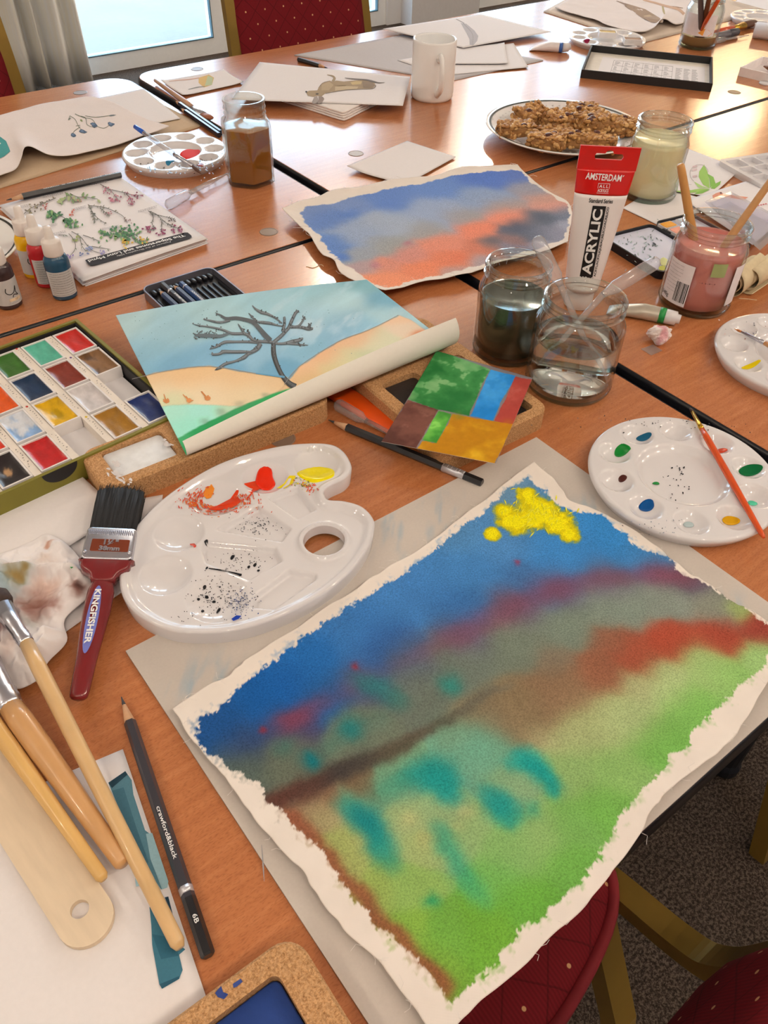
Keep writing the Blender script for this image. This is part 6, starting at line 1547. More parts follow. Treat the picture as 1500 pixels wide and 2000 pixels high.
t3 = cork_tray('cork tray with a blue paint block at the bottom edge', (-0.0480, 0.0800), math.radians(-1.0), 0.222, 0.135,
          [(0.063, 0.031, 0.060, 0.048, BP, 0.0165), (-0.010, 0.031, 0.060, 0.048, DP, 0.016), (0.063, -0.031, 0.060, 0.046, DP, 0.016)])
d = Decal(Flat(0.022), 0.0003); rs = random.Random(3)
for (x, y, r) in ((225, 905, 9), (215, 925, 8), (232, 932, 8), (245, 945, 7), (330, 870, 9), (322, 860, 6)):
    for k in range(5): d.dab(x + rs.gauss(0, 5), y + rs.gauss(0, 4), r * rs.uniform(0.3, 0.8), r * rs.uniform(0.15, 0.4), (206, 196, 186), rs.random(), 8, 0.4)
d.build('white_smears', t1)['kind'] = 'stuff'
d = Decal(Flat(0.022), 0.0003); d.poly([(424, 1935), (432, 1926), (436, 1938), (446, 1942), (438, 1952), (426, 1948), (420, 1940)], (44, 62, 118)).poly([(455, 1922), (470, 1912), (474, 1918), (462, 1928), (456, 1930)], (52, 68, 120)); d.build('blue_smears', t3)

def paint_box():
    C = W(150, 622, 0.024); rz = math.radians(4.5)
    t = thing('watercolour_box', 'olive green box of square paint pans with handwritten strips', 'paint box', (C.x, C.y, TABLE_Z), rz)
    LX_, LY_ = 0.262, 0.216; wl = 0.0035; Ht = 0.024
    OL = M('olive_card', (116, 106, 34), 0.6, 0, 0.06, 50); BK = M('black_card', (28, 26, 26), 0.6, 0, 0.05)
    g = G(); g.box(-LX_, 0, -LY_, -LY_ + wl, 0, Ht).box(-LX_, 0, -wl, 0, 0, Ht).box(-wl, 0, -LY_ + wl, -wl, 0, Ht).box(-LX_, -LX_ + wl, -LY_ + wl, -wl, 0, Ht).box(-LX_, 0, -LY_, 0, 0, 0.002)
    g.build('box_wall', OL, t)
    g = G(); e = 0.0022
    for (x0, x1, y0, y1) in ((-LX_ + wl, -wl, -LY_ + wl, -LY_ + wl + e), (-LX_ + wl, -wl, -wl - e, -wl), (-wl - e, -wl, -LY_ + wl + e, -wl - e), (-LX_ + wl, -LX_ + wl + e, -LY_ + wl + e, -wl - e)): g.box(x0, x1, y0, y1, 0.002, Ht - 0.002)
    g.box(-LX_ + wl + e, -wl - e, -LY_ + wl + e, -wl - e, 0.002, 0.003)
    g.build('black_lining', BK, t)
    NOT = [(0.016 * math.cos(a), 0.013 * math.sin(a) - 0.0) for a in (math.pi + math.pi * k / 16 for k in range(17))]
    obj('thumb_notch', [(-0.125 + x, -LY_ - 0.0004, Ht + y) for x, y in NOT], [tuple(range(17))], BK, t)
    G().box(-LX_ + 0.007, -0.008, -LY_ + 0.007, -0.008, 0.003, 0.009).build('inner_tray', WHITE_PLASTIC, t)
    cols = {(0, 0): (186, 36, 28), (0, 1): (128, 92, 58), (0, 3): (26, 42, 88), (1, 0): (84, 170, 140), (1, 1): (122, 46, 32), (1, 2): (200, 190, 182), (1, 3): (150, 104, 32),
            (2, 0): (52, 96, 32), (2, 1): (24, 46, 72), (2, 2): (206, 158, 16), (3, 0): (170, 150, 60), (3, 1): (214, 84, 24), (3, 2): (134, 166, 200), (3, 3): (176, 34, 34), (4, 1): (90, 60, 110), (4, 2): (204, 50, 24), (4, 3): (38, 32, 32), (5, 2): (60, 110, 90), (5, 3): (150, 60, 40), (5, 1): (210, 180, 60)}
    px0, py0, dx, dy, pw, pd = -0.0205, -0.034, 0.0345, 0.0500, 0.0268, 0.0462
    nm = {(186, 36, 28): 'red', }
    for (ci, ri), col in cols.items():
        x, y = px0 - dx * ci, py0 - dy * ri; w, dd = pw / 2, pd / 2; th = 0.0016; ht = 0.0215
        v, f = prism_with_holes([(x - w, y - dd), (x + w, y - dd), (x + w, y + dd), (x - w, y + dd)], [[(x - w + th, y - dd + th), (x - w + th, y + dd - th), (x + w - th, y + dd - th), (x + w - th, y - dd + th)]], 0.009, ht, 0.011)
        pan = obj('paint_pan', v, f, M('pan_plastic', (222, 212, 200), 0.4), t)
        n = 14; vv = []; ff = []; sd = ci * 7 + ri * 3 + 1
        us = np.linspace(-1, 1, n + 1); UX, UY = np.meshgrid(us, us); hz = 0.0185 + 0.0014 * (fbm(UX + sd, UY + sd, 1.4, sd) - 0.5) + 0.0016 * (np.maximum(np.abs(UX), np.abs(UY)) ** 6) - (0.002 * np.exp(-((UX ** 2 + UY ** 2) / 0.2)) if (ci, ri) in ((2, 2), (4, 3)) else 0)
        cc = np.zeros((n + 1, n + 1, 3)) + np.array(col, float); cc *= (0.85 + 0.3 * fbm(UX + sd, UY, 1.6, sd + 5))[..., None]
        if (ci, ri) == (3, 2): cc = lerp(cc, np.array((206, 206, 204.)), sst(0.4, 0.6, fbm(UX, UY, 1.2, 77)))
        if (ci, ri) == (4, 3): cc = lerp(cc, np.array((166, 128, 88.)), sst(0.34, 0.24, np.hypot(UX, UY)))
        if (ci, ri) == (0, 1): cc = lerp(cc, np.array((84, 56, 30.)), sst(0.5, 0.7, fbm(UX, UY, 1.5, 78)))
        if (ci, ri) == (2, 2): cc = lerp(cc, np.array((170, 134, 8.)), sst(0.5, 0.35, np.hypot(UX, UY)))
        for j in range(n + 1):
            for i in range(n + 1): vv.append((x + us[i] * (w - th), y + us[j] * (dd - th), hz[j, i]))
        for j in range(n):
            for i in range(n): k = j * (n + 1) + i; ff.append((k, k + 1, k + n + 2, k + n + 1))
        obj('paint', vv, ff, M('pan_paint', rough=0.28, attr=True, var=0.08, scale=200, bump=0.15, bscale=350), pan, True, cc.reshape(-1, 3))
    rs = random.Random(12)
    for ci in range(6):
        x = px0 - dx * ci - dx / 2
        st = G().box(x - 0.0034, x + 0.0034, -LY_ + 0.008, -0.009, 0.009, 0.0205).build('label_strip', M('strip_card', (222, 208, 188), 0.7), t)
        g = G()
        for ri in range(4):
            y = py0 - dy * ri + 0.02
            for k in range(9):
                a = rs.uniform(0, 3.1); L = rs.uniform(0.0008, 0.0018); cx, cy = x + rs.uniform(-0.0012, 0.0012), y - 0.0036 * k
                for s in range(2):
                    a += rs.uniform(0.6, 1.6); ex, ey = math.cos(a) * L / 2, math.sin(a) * L / 2; nx, ny = -math.sin(a) * 0.00016, math.cos(a) * 0.00016
                    g.add([(cx - ex - nx, cy - ey - ny, 0.0207), (cx + ex - nx, cy + ey - ny, 0.0207), (cx + ex + nx, cy + ey + ny, 0.0207), (cx - ex + nx, cy - ey + ny, 0.0207)], [(0, 1, 2, 3)])
            if (ci * 4 + ri) % 3 == 1:
                c_ = rs.choice(['p', 'r', 'y']); 
                obj('paint_spot', [(x + q[0], y + 0.004 + q[1], 0.0206) for q in ellipse(0.0012, 0.0016, 9)], [tuple(range(9))], M('spot_' + {'p': 'purple', 'r': 'red', 'y': 'yellow'}[c_], {'p': (96, 60, 120), 'r': (180, 50, 36), 'y': (206, 170, 40)}[c_], 0.6), st)
        o = g.build('handwriting', INK, st); o['kind'] = 'stuff'
paint_box()

def rod(root, name, a, b, prof, mat, seg=14, flat=1.0, rot=0.0, cols=None):
    L = Vector(root.location); a, b = Vector(a) - L, Vector(b) - L
    path = [a + (b - a) * t for t, r in prof]
    return G().tube(path, [r for t, r in prof], seg, flat=flat, rot=rot).build(name, mat, root, True)
def stick(name, label, cat, a, b, group=None):
    m = (a + b) / 2; m.z = min(a.z, b.z); return thing(name, label, cat, m, 0, group)
def bristle_tuft(root, name, a, b, r0, r1, mat, flat=1.0): return rod(root, name, a, b, [(0, r0), (0.35, r1), (0.8, r1 * 0.7), (1, r1 * 0.15)], mat, 12, flat)

def pencil(label, tip, end, col, r=0.0038, lead=(40, 40, 42), wood=(196, 150, 110), band=None, endcol=None, texts=(), name='pencil', sharpen=0.022, flip=1):
    a, b = tip, end; t = stick(name, label, 'pencil', a, b); L = (b - a).length; k = sharpen / L
    hexa = 6
    rod(t, 'lead', a, a + (b - a) * (k * 0.34), [(0, 0.0003), (1, r * 0.34)], M('pencil_lead_%d' % lead[0], lead, 0.35, 0.1), 8)
    rod(t, 'sharpened_wood', a + (b - a) * (k * 0.33), a + (b - a) * k, [(0, r * 0.34), (1, r * 0.98)], M('pencil_wood', wood, 0.7, 0, 0.1, 200), hexa, 1, math.pi / 6)
    bm_ = M('lacquer_%d_%d_%d' % col, col, 0.3, 0, 0.03, coat=0.3)
    e0 = 1.0 if not endcol else 1 - endcol[0] / L
    o = rod(t, 'barrel', a + (b - a) * k, a + (b - a) * e0, [(0, r), (0.004, r), (0.996, r), (1, r)], bm_, hexa, 1, 0.0); smooth_by_angle(o, 25)
    if endcol: o = rod(t, 'dipped_end', a + (b - a) * e0, b, [(0, r * 1.01), (0.97, r * 1.01), (1, r * 0.8)], M('lacquer_%d_%d_%d' % endcol[1], endcol[1], 0.3, 0, 0.03, coat=0.3), hexa, 1, 0.0); smooth_by_angle(o, 25)
    if band: p = a + (b - a) * (band[0] / L); rod(t, 'band', p, p + (b - a).normalized() * band[1], [(0, r * 1.04), (1, r * 1.04)], M('silver_band', band[2], 0.3, 0.5), hexa, 1, 0.0)
    ax = (b - a).normalized() * flip; sd = Vector((-ax.y, ax.x, 0)).normalized(); un = ax.cross(sd)
    if un.z < 0: un = -un
    for (s, pos, size, fit, dark) in texts:
        c = a + (b - a) * (pos / L) - Vector(t.location) + un * (r * 0.868 + 0.0003)
        lettering(s, size, WHITE_INK if not dark else INK, t, (lambda c: (lambda x, y: tuple(c + ax * x + sd * y)))(c), 0.00005, fit=fit)
    return t
pencil('charcoal grey pencil with silver band lying beside the teal swatch paper', W(237, 1361, 0.0036), W(407, 1868, 0.0036), (52, 50, 54), 0.0040, (58, 58, 62), band=(0.1425, 0.0042, (206, 200, 196)), endcol=(0.034, (24, 24, 26)),
       texts=(('crawford&black', 0.108, 0.0036, 0.036, False), ('6B', 0.163, 0.0036, 0.0052, False)))
pencil('black pencil with grey barcode strip pushed under the colour block card', W(641, 820, 0.0038), W(942, 944, 0.0038), (30, 30, 32), 0.0042, band=(0.127, 0.022, (134, 130, 128)), endcol=(0.012, (24, 24, 26)), texts=(('|||| ||| |||| || ||||', 0.138, 0.0046, 0.020, True),))
pencil('thick dark pencil lying along the far edge of the plant booklet', W(12, 391, 0.0130), W(236, 341, 0.0125), (32, 30, 32), 0.0043, texts=(('GERMANY  3B  GRAPHITE AQUARELLE    FABER-CASTELL', 0.115, 0.0040, 0.125, False),))
pencil('upper dark blue pencil lying along the table joint behind the round palette', W(341, 196, 0.0045), W(431, 259, 0.0045), (38, 46, 58), 0.0042)
pencil('lower black pencil lying along the table joint behind the round palette', W(352, 211, 0.0045), W(428, 264, 0.0045), (20, 22, 28), 0.0042)
pencil('black pencil poking out from under the grey card', W(640, 133, 0.0042), W(583, 116, 0.0042), (22, 24, 28), 0.0045)

# brushes lying at lower left
DARKHAIR = M('dark_bristle', (52, 34, 26), 0.7, 0, 0.3, 500, stretch=(1, 1, 1)); BRHAIR = M('brown_bristle', (110, 66, 38), 0.6, 0, 0.3, 500)
def wood_brush(label, hair, f0, f1, end, r0, r1, re, mat=WOODH, hh=(0.012, 0.011, 0.010, 0.006), flat=0.7, hair_m=None):
    A, B, Cc, D = (W(*p, h) for p, h in zip((hair, f0, f1, end), hh))
    t = stick('paint_brush', label, 'brush', A, D, 'wooden handled brushes')
    rod(t, 'bristles', B, A, [(0, r0), (0.3, r0 * 1.12), (0.75, r0 * 0.9), (1, r0 * 0.3)], hair_m or DARKHAIR, 14, flat)
    rod(t, 'ferrule', B, Cc, [(0, r0), (0.55, r1 * 1.02), (0.75, r1 * 1.02), (0.78, r1 * 1.10), (0.84, r1 * 1.02), (0.88, r1 * 1.10), (0.94, r1 * 1.02), (1, r1)], SILVER, 16, 0.85)
    rod(t, 'handle', Cc, D, [(0, r1 * 0.94), (0.1, r1 * 1.02), (0.3, r1), (0.7, (r1 + re) / 2 * 0.95), (0.985, re), (1, re * 0.6)], mat, 16)
    return t
wood_brush('pale wooden brush with flat silver ferrule crossing the tissue and teal swatches', (-8, 1150), (4, 1186), (52, 1256), (352, 1852), 0.0078, 0.0052, 0.0042, WOODH, (0.030, 0.029, 0.026, 0.0065))
wood_brush('thick tan wooden brush in the middle of the three brushes', (-62, 1232), (-44, 1262), (22, 1382), (243, 1690), 0.0105, 0.0080, 0.0050, WOODH2, (0.022, 0.022, 0.018, 0.0085))
wood_brush('yellowish thin wooden brush nearest the wooden spatula', (-120, 1250), (-100, 1280), (-40, 1375), (203, 1718), 0.0070, 0.0055, 0.0037, M('yellow_wood_handle', (212, 166, 96), 0.25, 0, 0.08, 25, coat=0.3), (0.022, 0.022, 0.019, 0.0095))
def spatula():
    A, B = W(-70, 1430, 0.003), W(196, 1838, 0.003); ax = (B - A); L = ax.length; rz = math.atan2(ax.y, ax.x)
    t = thing('wooden_spatula', 'flat pale wooden spatula with a hole in its rounded end', 'spatula', (A.x, A.y, TABLE_Z + 0.0016), rz)
    w0, w1 = 0.016, 0.0152; P = [(-0.02, -w0), (0, -w0), (L - w1, -w1)] + [(L - w1 + w1 * math.sin(a), -w1 * math.cos(a)) for a in (math.pi * k / 16 for k in range(1, 16))] + [(L - w1, w1), (0, w0), (-0.02, w0)]
    hole = [(q[0], q[1]) for q in ellipse(0.0052, 0.0052, 20, L - 0.0215, 0.0)][::-1]
    v, f = prism_with_holes(P, [hole], 0.0, 0.0042, 0.0001); f = [q for q in f if len(q) != 20]
    obj('blade', v, f, M('birch_ply', (216, 192, 158), 0.6, 0, 0.06, 30, stretch=(1, 6, 1)), t)
spatula()

# flat decorating brush with dark red handle
def kingfisher():
    E, T = W(152, 1366, 0.013), W(240, 950, 0.020); ax = T - E; L = ax.length; rz = math.atan2(ax.y, ax.x)
    t = thing('decorating_brush', 'flat decorating brush with dark red handle and black bristles', 'brush', (E.x, E.y, TABLE_Z + 0.0125), rz); t.rotation_euler = (0.12, -0.03, rz)
    red = M('dark_red_lacquer', (110, 22, 24), 0.18, 0, 0.04, coat=0.6)
    k = L / 0.2062
    prof = [(0.0, 0.003), (0.002, 0.0058), (0.008, 0.0066), (0.03, 0.0072), (0.055, 0.0088), (0.075, 0.0100), (0.092, 0.0098), (0.102, 0.0078), (0.108, 0.0074)]
    path = [(x * k, 0.0, 0.0) for x, r in prof]; G().tube(catmull(path, 2), list(np.interp(np.linspace(0, len(prof) - 1, 2 * (len(prof) - 1) + 1), range(len(prof)), [r for x, r in prof])), 18, flat=0.62).build('handle', red, t, True)
    P = [(0.100 * k, -0.0072), (0.107 * k, -0.0105), (0.1125 * k, -0.0175), (0.118 * k, -0.0185), (0.122 * k, -0.0182), (0.122 * k, 0.0182), (0.118 * k, 0.0185), (0.1125 * k, 0.0175), (0.107 * k, 0.0105), (0.100 * k, 0.0072)]
    G().slab([(q.x, q.y) for q in catmull([(x, y, 0) for x, y in P], 3, True)], -0.0056, 0.0062, 0.0024, tri=True).build('stock', red, t, True)
    fz = 0.0072
    fe = G().slab(rrect(0.0335 * k, 0.0378, 0.0035, 4, 0.1365 * k, 0), -fz, fz, 0.0016).build('ferrule', SILVER, t, True)
    G().slab(rrect(0.0125 * k, 0.0285, 0.001, 2, 0.1335 * k, -0.001), fz - 0.0002, fz + 0.0004, 0.0001).build('copper_panel', M('copper_panel', (150, 74, 48), 0.25, 0.7), fe)
    g = G()
    for i in range(22): y = -0.0165 + 0.0330 * i / 21; g.tube([(0.1455 * k, y, fz + 0.0002), (0.1495 * k, y + 0.0014, fz + 0.0002)], 0.00045, 6)
    g.build('embossed_ridges', SILVER, fe)['kind'] = 'stuff'
    for (x, y) in ((0.126, 0.0165), (0.126, -0.0165)): G().lathe([(0.0015, 0), (0.0014, 0.0008), (0.0005, 0.0012)], 10, Matrix.Translation((x * k, y, fz))).build('rivet', SILVER, fe, True)
    lettering('1½"', 0.0072, SILVER, fe, lambda x, y: (0.1360 * k + y, -0.001 - x, fz + 0.0007), 0.0003); lettering('38mm', 0.0062, SILVER, fe, lambda x, y: (0.1298 * k + y, -0.001 - x, fz + 0.0007), 0.0003)
    # bristles: a solid core and loose hairs
    hm = M('black_bristles', (24, 23, 24), 0.75, 0, 0.25, 900, stretch=(0.05, 1, 1))
    v = []; f = []; n = 40
    for (x, zt) in ((0.151, 0.0062), (0.175, 0.0066), (0.196, 0.0058)):
        for sgn in (1, -1):
            for i in range(n + 1):
                y = (-1 + 2 * i / n) * (0.0175 + 0.0010 * (x - 0.151) / 0.045); v.append((x * k + (0.0035 * math.sin(i * 1.7) * 0.3 + 0.004 * (1 - (2 * i / n - 1) ** 2) if x > 0.19 else 0), y, sgn * zt))
    m = n + 1
    for r in range(2):
        for i in range(n):
            a = r * 2 * m + i; f.append((a, a + 2 * m, a + 2 * m + 1, a + 1)); a += m; f.append((a + 1, a + 2 * m + 1, a + 2 * m, a))
        a, b = r * 2 * m, r * 2 * m + m; f.append((a, b, b + 2 * m, a + 2 * m)); a += n; b += n; f.append((b, a, a + 2 * m, b + 2 * m))
    for i in range(n): a = 4 * m + i; f.append((a, a + m, a + m + 1, a + 1))
    br = obj('bristle_block', v, f, hm, t, True)
    g = G(); rs = random.Random(21)
    for i in range(700):
        y = rs.uniform(-0.0176, 0.0176); z = rs.uniform(-0.0060, 0.0066); x1 = (0.198 + rs.uniform(-0.006, 0.005) + 0.004 * (1 - (y / 0.0176) ** 2)) * k
        g.tube([(0.152 * k, y * 0.98, z * 1.02), (0.180 * k, y * 1.03 + rs.uniform(-.0004, .0004), z * 1.05), (x1, y * 1.06 + rs.uniform(-.0012, .0012), z * 1.0 + rs.uniform(-.0008, .0008))], [0.00022, 0.00022, 0.00012], 4)
    g.build('bristles', hm, t)['kind'] = 'stuff'
    # oval transfer and name on the handle, read towards the end
    zt = lambda x, y: (float(np.interp(x / k, [p[0] for p in prof], [p[1] for p in prof])) ** 2 - y * y)
    def onh(x, y, lift): q = max(zt(x, y), 1e-7); return (x, y, 0.62 * math.sqrt(q) + lift)
    Q = ellipse(0.030 * k, 0.0042, 28, 0.064 * k, 0.001); obj('blue_transfer', [onh(x, y, 0.0004) for x, y in Q], [tuple(range(28))], M('blue_transfer', (110, 116, 176), 0.3), t)
    lettering('KINGFISHER', 0.0062, WHITE_INK, t, lambda x, y: onh(0.066 * k - x, -y + 0.0010, 0.0008), 0.0002, fit=0.048)
kingfisher()

# fine brushes on the palettes
def fine_brush(label, hair, f0, f1, end, hs, rf, rh, hm, fm, rend=None):
    A, B, Cc, D = (W(*p, h) for p, h in zip((hair, f0, f1, end), hs))
    t = stick('fine_brush', label, 'brush', A, D)
    rod(t, 'bristles', B, A, [(0, rf), (0.4, rf * 1.1), (1, rf * 0.12)], hm, 10)
    rod(t, 'ferrule', B, Cc, [(0, rf), (0.8, rh * 0.95), (0.85, rh * 1.1), (0.9, rh * 0.95), (1, rh)], fm, 12)
    return t, Cc, D
GOLDF = M('gold_ferrule', (206, 156, 50), 0.2, 0.85)
t, c_, d_ = fine_brush('thin orange-handled brush resting across the right palette', (1347, 796), (1352, 804), (1371, 838), (1492, 1050), (0.020, 0.0195, 0.019, 0.0165), 0.0014, 0.0024, DARKHAIR, GOLDF)
rod(t, 'handle', c_, d_, [(0, 0.0023), (0.08, 0.0030), (0.5, 0.0032), (0.97, 0.0022), (1, 0.0012)], M('orange_lacquer', (206, 76, 24), 0.2, 0, 0.03, coat=0.4), 12)
t, c_, d_ = fine_brush('clear-handled blue-tipped brush resting on the left round palette', (395, 341), (378, 325), (341, 302), (263, 247), (0.017, 0.018, 0.020, 0.030), 0.0030, 0.0034, M('brown_soft_hair', (96, 66, 52), 0.6), SILVER)
rod(t, 'clear_handle', c_, c_ + (d_ - c_) * 0.76, [(0, 0.0034), (0.1, 0.0042), (1, 0.0036)], SOFT_PLASTIC, 12); rod(t, 'blue_tip', c_ + (d_ - c_) * 0.76, d_, [(0, 0.0036), (0.95, 0.0034), (1, 0.002)], M('blue_plastic', (34, 84, 170), 0.25), 12)
t, c_, d_ = fine_brush('fine silver-ferruled brush on the palette at the right edge', (1434, 642), (1448, 648), (1494, 670), (1600, 722), (0.0165, 0.0168, 0.019, 0.026), 0.0012, 0.0024, M('orange_hair', (176, 104, 50), 0.5), SILVER)
rod(t, 'handle', c_, d_, [(0, 0.0026), (0.2, 0.0034), (1, 0.0026)], M('orange_wood', (206, 150, 96), 0.3), 12)
A, B, Cc, D = W(411, 231, 0.006), W(397, 224, 0.006), W(375, 209, 0.006), W(303, 157, 0.006)
t = stick('flat_brush', 'flat brush with pale handle lying along the table joint by the wing sketch', 'brush', A, D)
rod(t, 'bristles', B, A, [(0, 0.0075), (0.6, 0.0080), (1, 0.0066)], M('russet_hair', (150, 90, 60), 0.6), 12, 0.45); rod(t, 'ferrule', B, Cc, [(0, 0.0075), (0.7, 0.0052), (1, 0.0044)], SILVER, 14, 0.6); rod(t, 'handle', Cc, D, [(0, 0.0042), (0.2, 0.0052), (0.8, 0.004), (1, 0.003)], M('dusty_wood', (186, 142, 112), 0.4), 12)

# handles standing in the pink jar
def standing(label, jar_t, top, bottom_xy, h_top, r, mat, ferr=True):
    A = W(*top, h_top); B = Vector(jar_t.location) + Vector((bottom_xy[0], bottom_xy[1], 0.012))
    t = stick('paint_brush', label, 'brush', A, B, 'wooden handled brushes')
    rod(t, 'handle', A, B, [(0, r * 0.55), (0.012, r * 0.8), (0.05, r * 0.85), (0.5, r), (0.78, r * 0.95)], mat, 14)
    rod(t, 'bristles', A + (B - A) * 0.78, B, [(0, r), (0.6, r * 1.1), (1, r * 0.3)], DARKHAIR, 12)
standing('tan brush handle leaning left in the pink jar', jp, (1329, 320), (0.006, -0.006), 0.150, 0.0052, M('honey_wood', (186, 132, 70), 0.35, 0, 0.06, 25, coat=0.2))
standing('shiny brush handle leaning right in the pink jar', jp, (1528, 322), (-0.010, 0.002), 0.165, 0.0046, WOODH2)
for (lb, top, xy, h, r, m) in (('grey-tipped brush standing leftmost in the far labelled jar', (1368, -18), (0.0, -0.01), 0.125, 0.006, M('grey_hair', (90, 80, 76), 0.7)), ('brown-tipped brush standing in the middle of the far labelled jar', (1388, -16), (0.008, 0.0), 0.125, 0.0055, BRHAIR), ('orange-handled brush standing rightmost in the far labelled jar', (1404, -2), (-0.005, 0.004), 0.115, 0.005, M('orange_lacquer', (206, 76, 24), 0.2))):
    standing(lb, jf_, top, xy, h, r, m)

# pipettes
def pipette(label, bulb_end, neck, tip, rb=0.0062):
    t = stick('pipette', label, 'pipette', bulb_end, tip, 'plastic pipettes'); ax = (neck - bulb_end)
    rod(t, 'bulb', bulb_end, neck, [(0, rb * 0.25), (0.03, rb * 0.7), (0.10, rb), (0.80, rb * 0.95), (0.93, rb * 0.55), (1, rb * 0.46)], SOFT_PLASTIC, 16)
    rod(t, 'stem', neck, tip, [(0, rb * 0.46), (0.6, rb * 0.42), (0.75, rb * 0.24), (1, rb * 0.16)], SOFT_PLASTIC, 12)
J = Vector(jc.location)
pipette('plastic pipette leaning left in the clear water jar', W(1046, 462, 0.142), W(1095, 558, 0.100), J + Vector((0.016, -0.030, 0.014)), 0.0068)
pipette('plastic pipette leaning right in the clear water jar', W(1288, 508, 0.128), W(1178, 575, 0.104), J + Vector((-0.034, 0.012, 0.030)), 0.0068)
pipette('plastic pipette lying beside the orange handle', W(656, 788, 0.0066), W(715, 822, 0.006), W(800, 866, 0.004), 0.0064)
pipette('clear plastic pipette lying in front of the six-sided jar', W(326, 402, 0.0075), W(372, 376, 0.007), W(446, 338, 0.006), 0.0074)
def orange_handle():
    A, B = W(640, 754, 0.004), W(790, 846, 0.004); ax = B - A; rz = math.atan2(ax.y, ax.x); L = ax.length
    t = thing('orange_knife', 'bright orange plastic handle under the rolled watercolour', 'knife', ((A.x + B.x) / 2, (A.y + B.y) / 2, TABLE_Z), rz)
    P = catmull([(-L / 2, -0.009, 0), (-L / 4, -0.0125, 0), (L / 4, -0.0115, 0), (L / 2 - 0.004, -0.0095, 0), (L / 2, 0, 0), (L / 2 - 0.004, 0.0095, 0), (L / 4, 0.0115, 0), (-L / 4, 0.0125, 0), (-L / 2, 0.009, 0)], 4, True)
    G().slab([(q.x, q.y) for q in P], 0.0, 0.008, 0.0028).build('handle', M('orange_plastic', (214, 76, 16), 0.35, 0, 0.03), t, True)
orange_handle()

# pencil tin
def pencil_tin():
    Q = [W(x, y, 0.011) for x, y in ((274, 562), (412, 520))]; ax = Q[1] - Q[0]; rz = math.atan2(ax.y, ax.x); wd = ax.length; dp = 0.17
    t = thing('pencil_tin', 'open black pencil tin with grey rim holding four pencils', 'tin', (Q[0].x, Q[0].y, TABLE_Z), rz)
    rim = M('grey_tin', (120, 116, 120), 0.35, 0.6); blk = M('black_tray_plastic', (24, 24, 28), 0.3, 0, 0.04)
    out = rrect(wd, dp, 0.011, 6, wd / 2, -dp / 2); hole = offset_poly(out, 0.0016)[::-1]
    v, f = prism_with_holes(out, [hole], 0.0, 0.0115, 0.002); obj('shell', v, f, rim, t)
    G().slab(offset_poly(out, 0.002), 0.0021, 0.0045, 0.0003).build('insert', blk, t)
    n = 11; x0 = 0.010; sp = (wd - 0.020) / (n - 1)
    for k in range(n + 1):
        x = x0 + sp * (k - 0.5)
        if 0.004 < x < wd - 0.004: G().tube([(x, -0.030, 0.0050), (x, -dp + 0.008, 0.0050)], 0.0017, 6, flat=1.2).build('divider', blk, t, True)
    for k in range(n): x = x0 + sp * k; G().slab(rrect(0.0052, 0.010, 0.002, 3, x, -0.014), 0.0045, 0.0090, 0.001).build('end_rest', blk, t, True)
    loc = lambda x, y, z: Matrix.Translation((Q[0].x, Q[0].y, TABLE_Z)) @ Matrix.Rotation(rz, 4, 'Z') @ Vector((x, y, z))
    BL = (46, 58, 84)
    pencil('dark blue pencil with pale tip leftmost in the pencil tin', loc(0.016, -0.016, 0.0095), loc(0.016, -0.150, 0.0095), BL, 0.0038, (170, 166, 160), (190, 184, 176), sharpen=0.012)
    pencil('charcoal pencil with silver band second in the pencil tin', loc(0.0255, -0.150, 0.0098), loc(0.0255, -0.006, 0.0098), (44, 44, 48), 0.0038, band=(0.122, 0.003, (200, 198, 196)), texts=(('crawford&black', 0.096, 0.0036, 0.034, False),))
    pencil('dark blue pencil with white lead third in the pencil tin', loc(0.035, -0.014, 0.0095), loc(0.035, -0.150, 0.0095), BL, 0.0038, (190, 188, 184), (196, 190, 182), sharpen=0.012)
    pencil('bright blue dipped pencil rightmost in the pencil tin', loc(0.0445, -0.150, 0.0095), loc(0.0445, -0.016, 0.0095), (30, 60, 104), 0.0038, band=(0.122, 0.002, (210, 214, 220)), texts=(('GERMANY', 0.092, 0.0034, 0.030, False),))
pencil_tin()

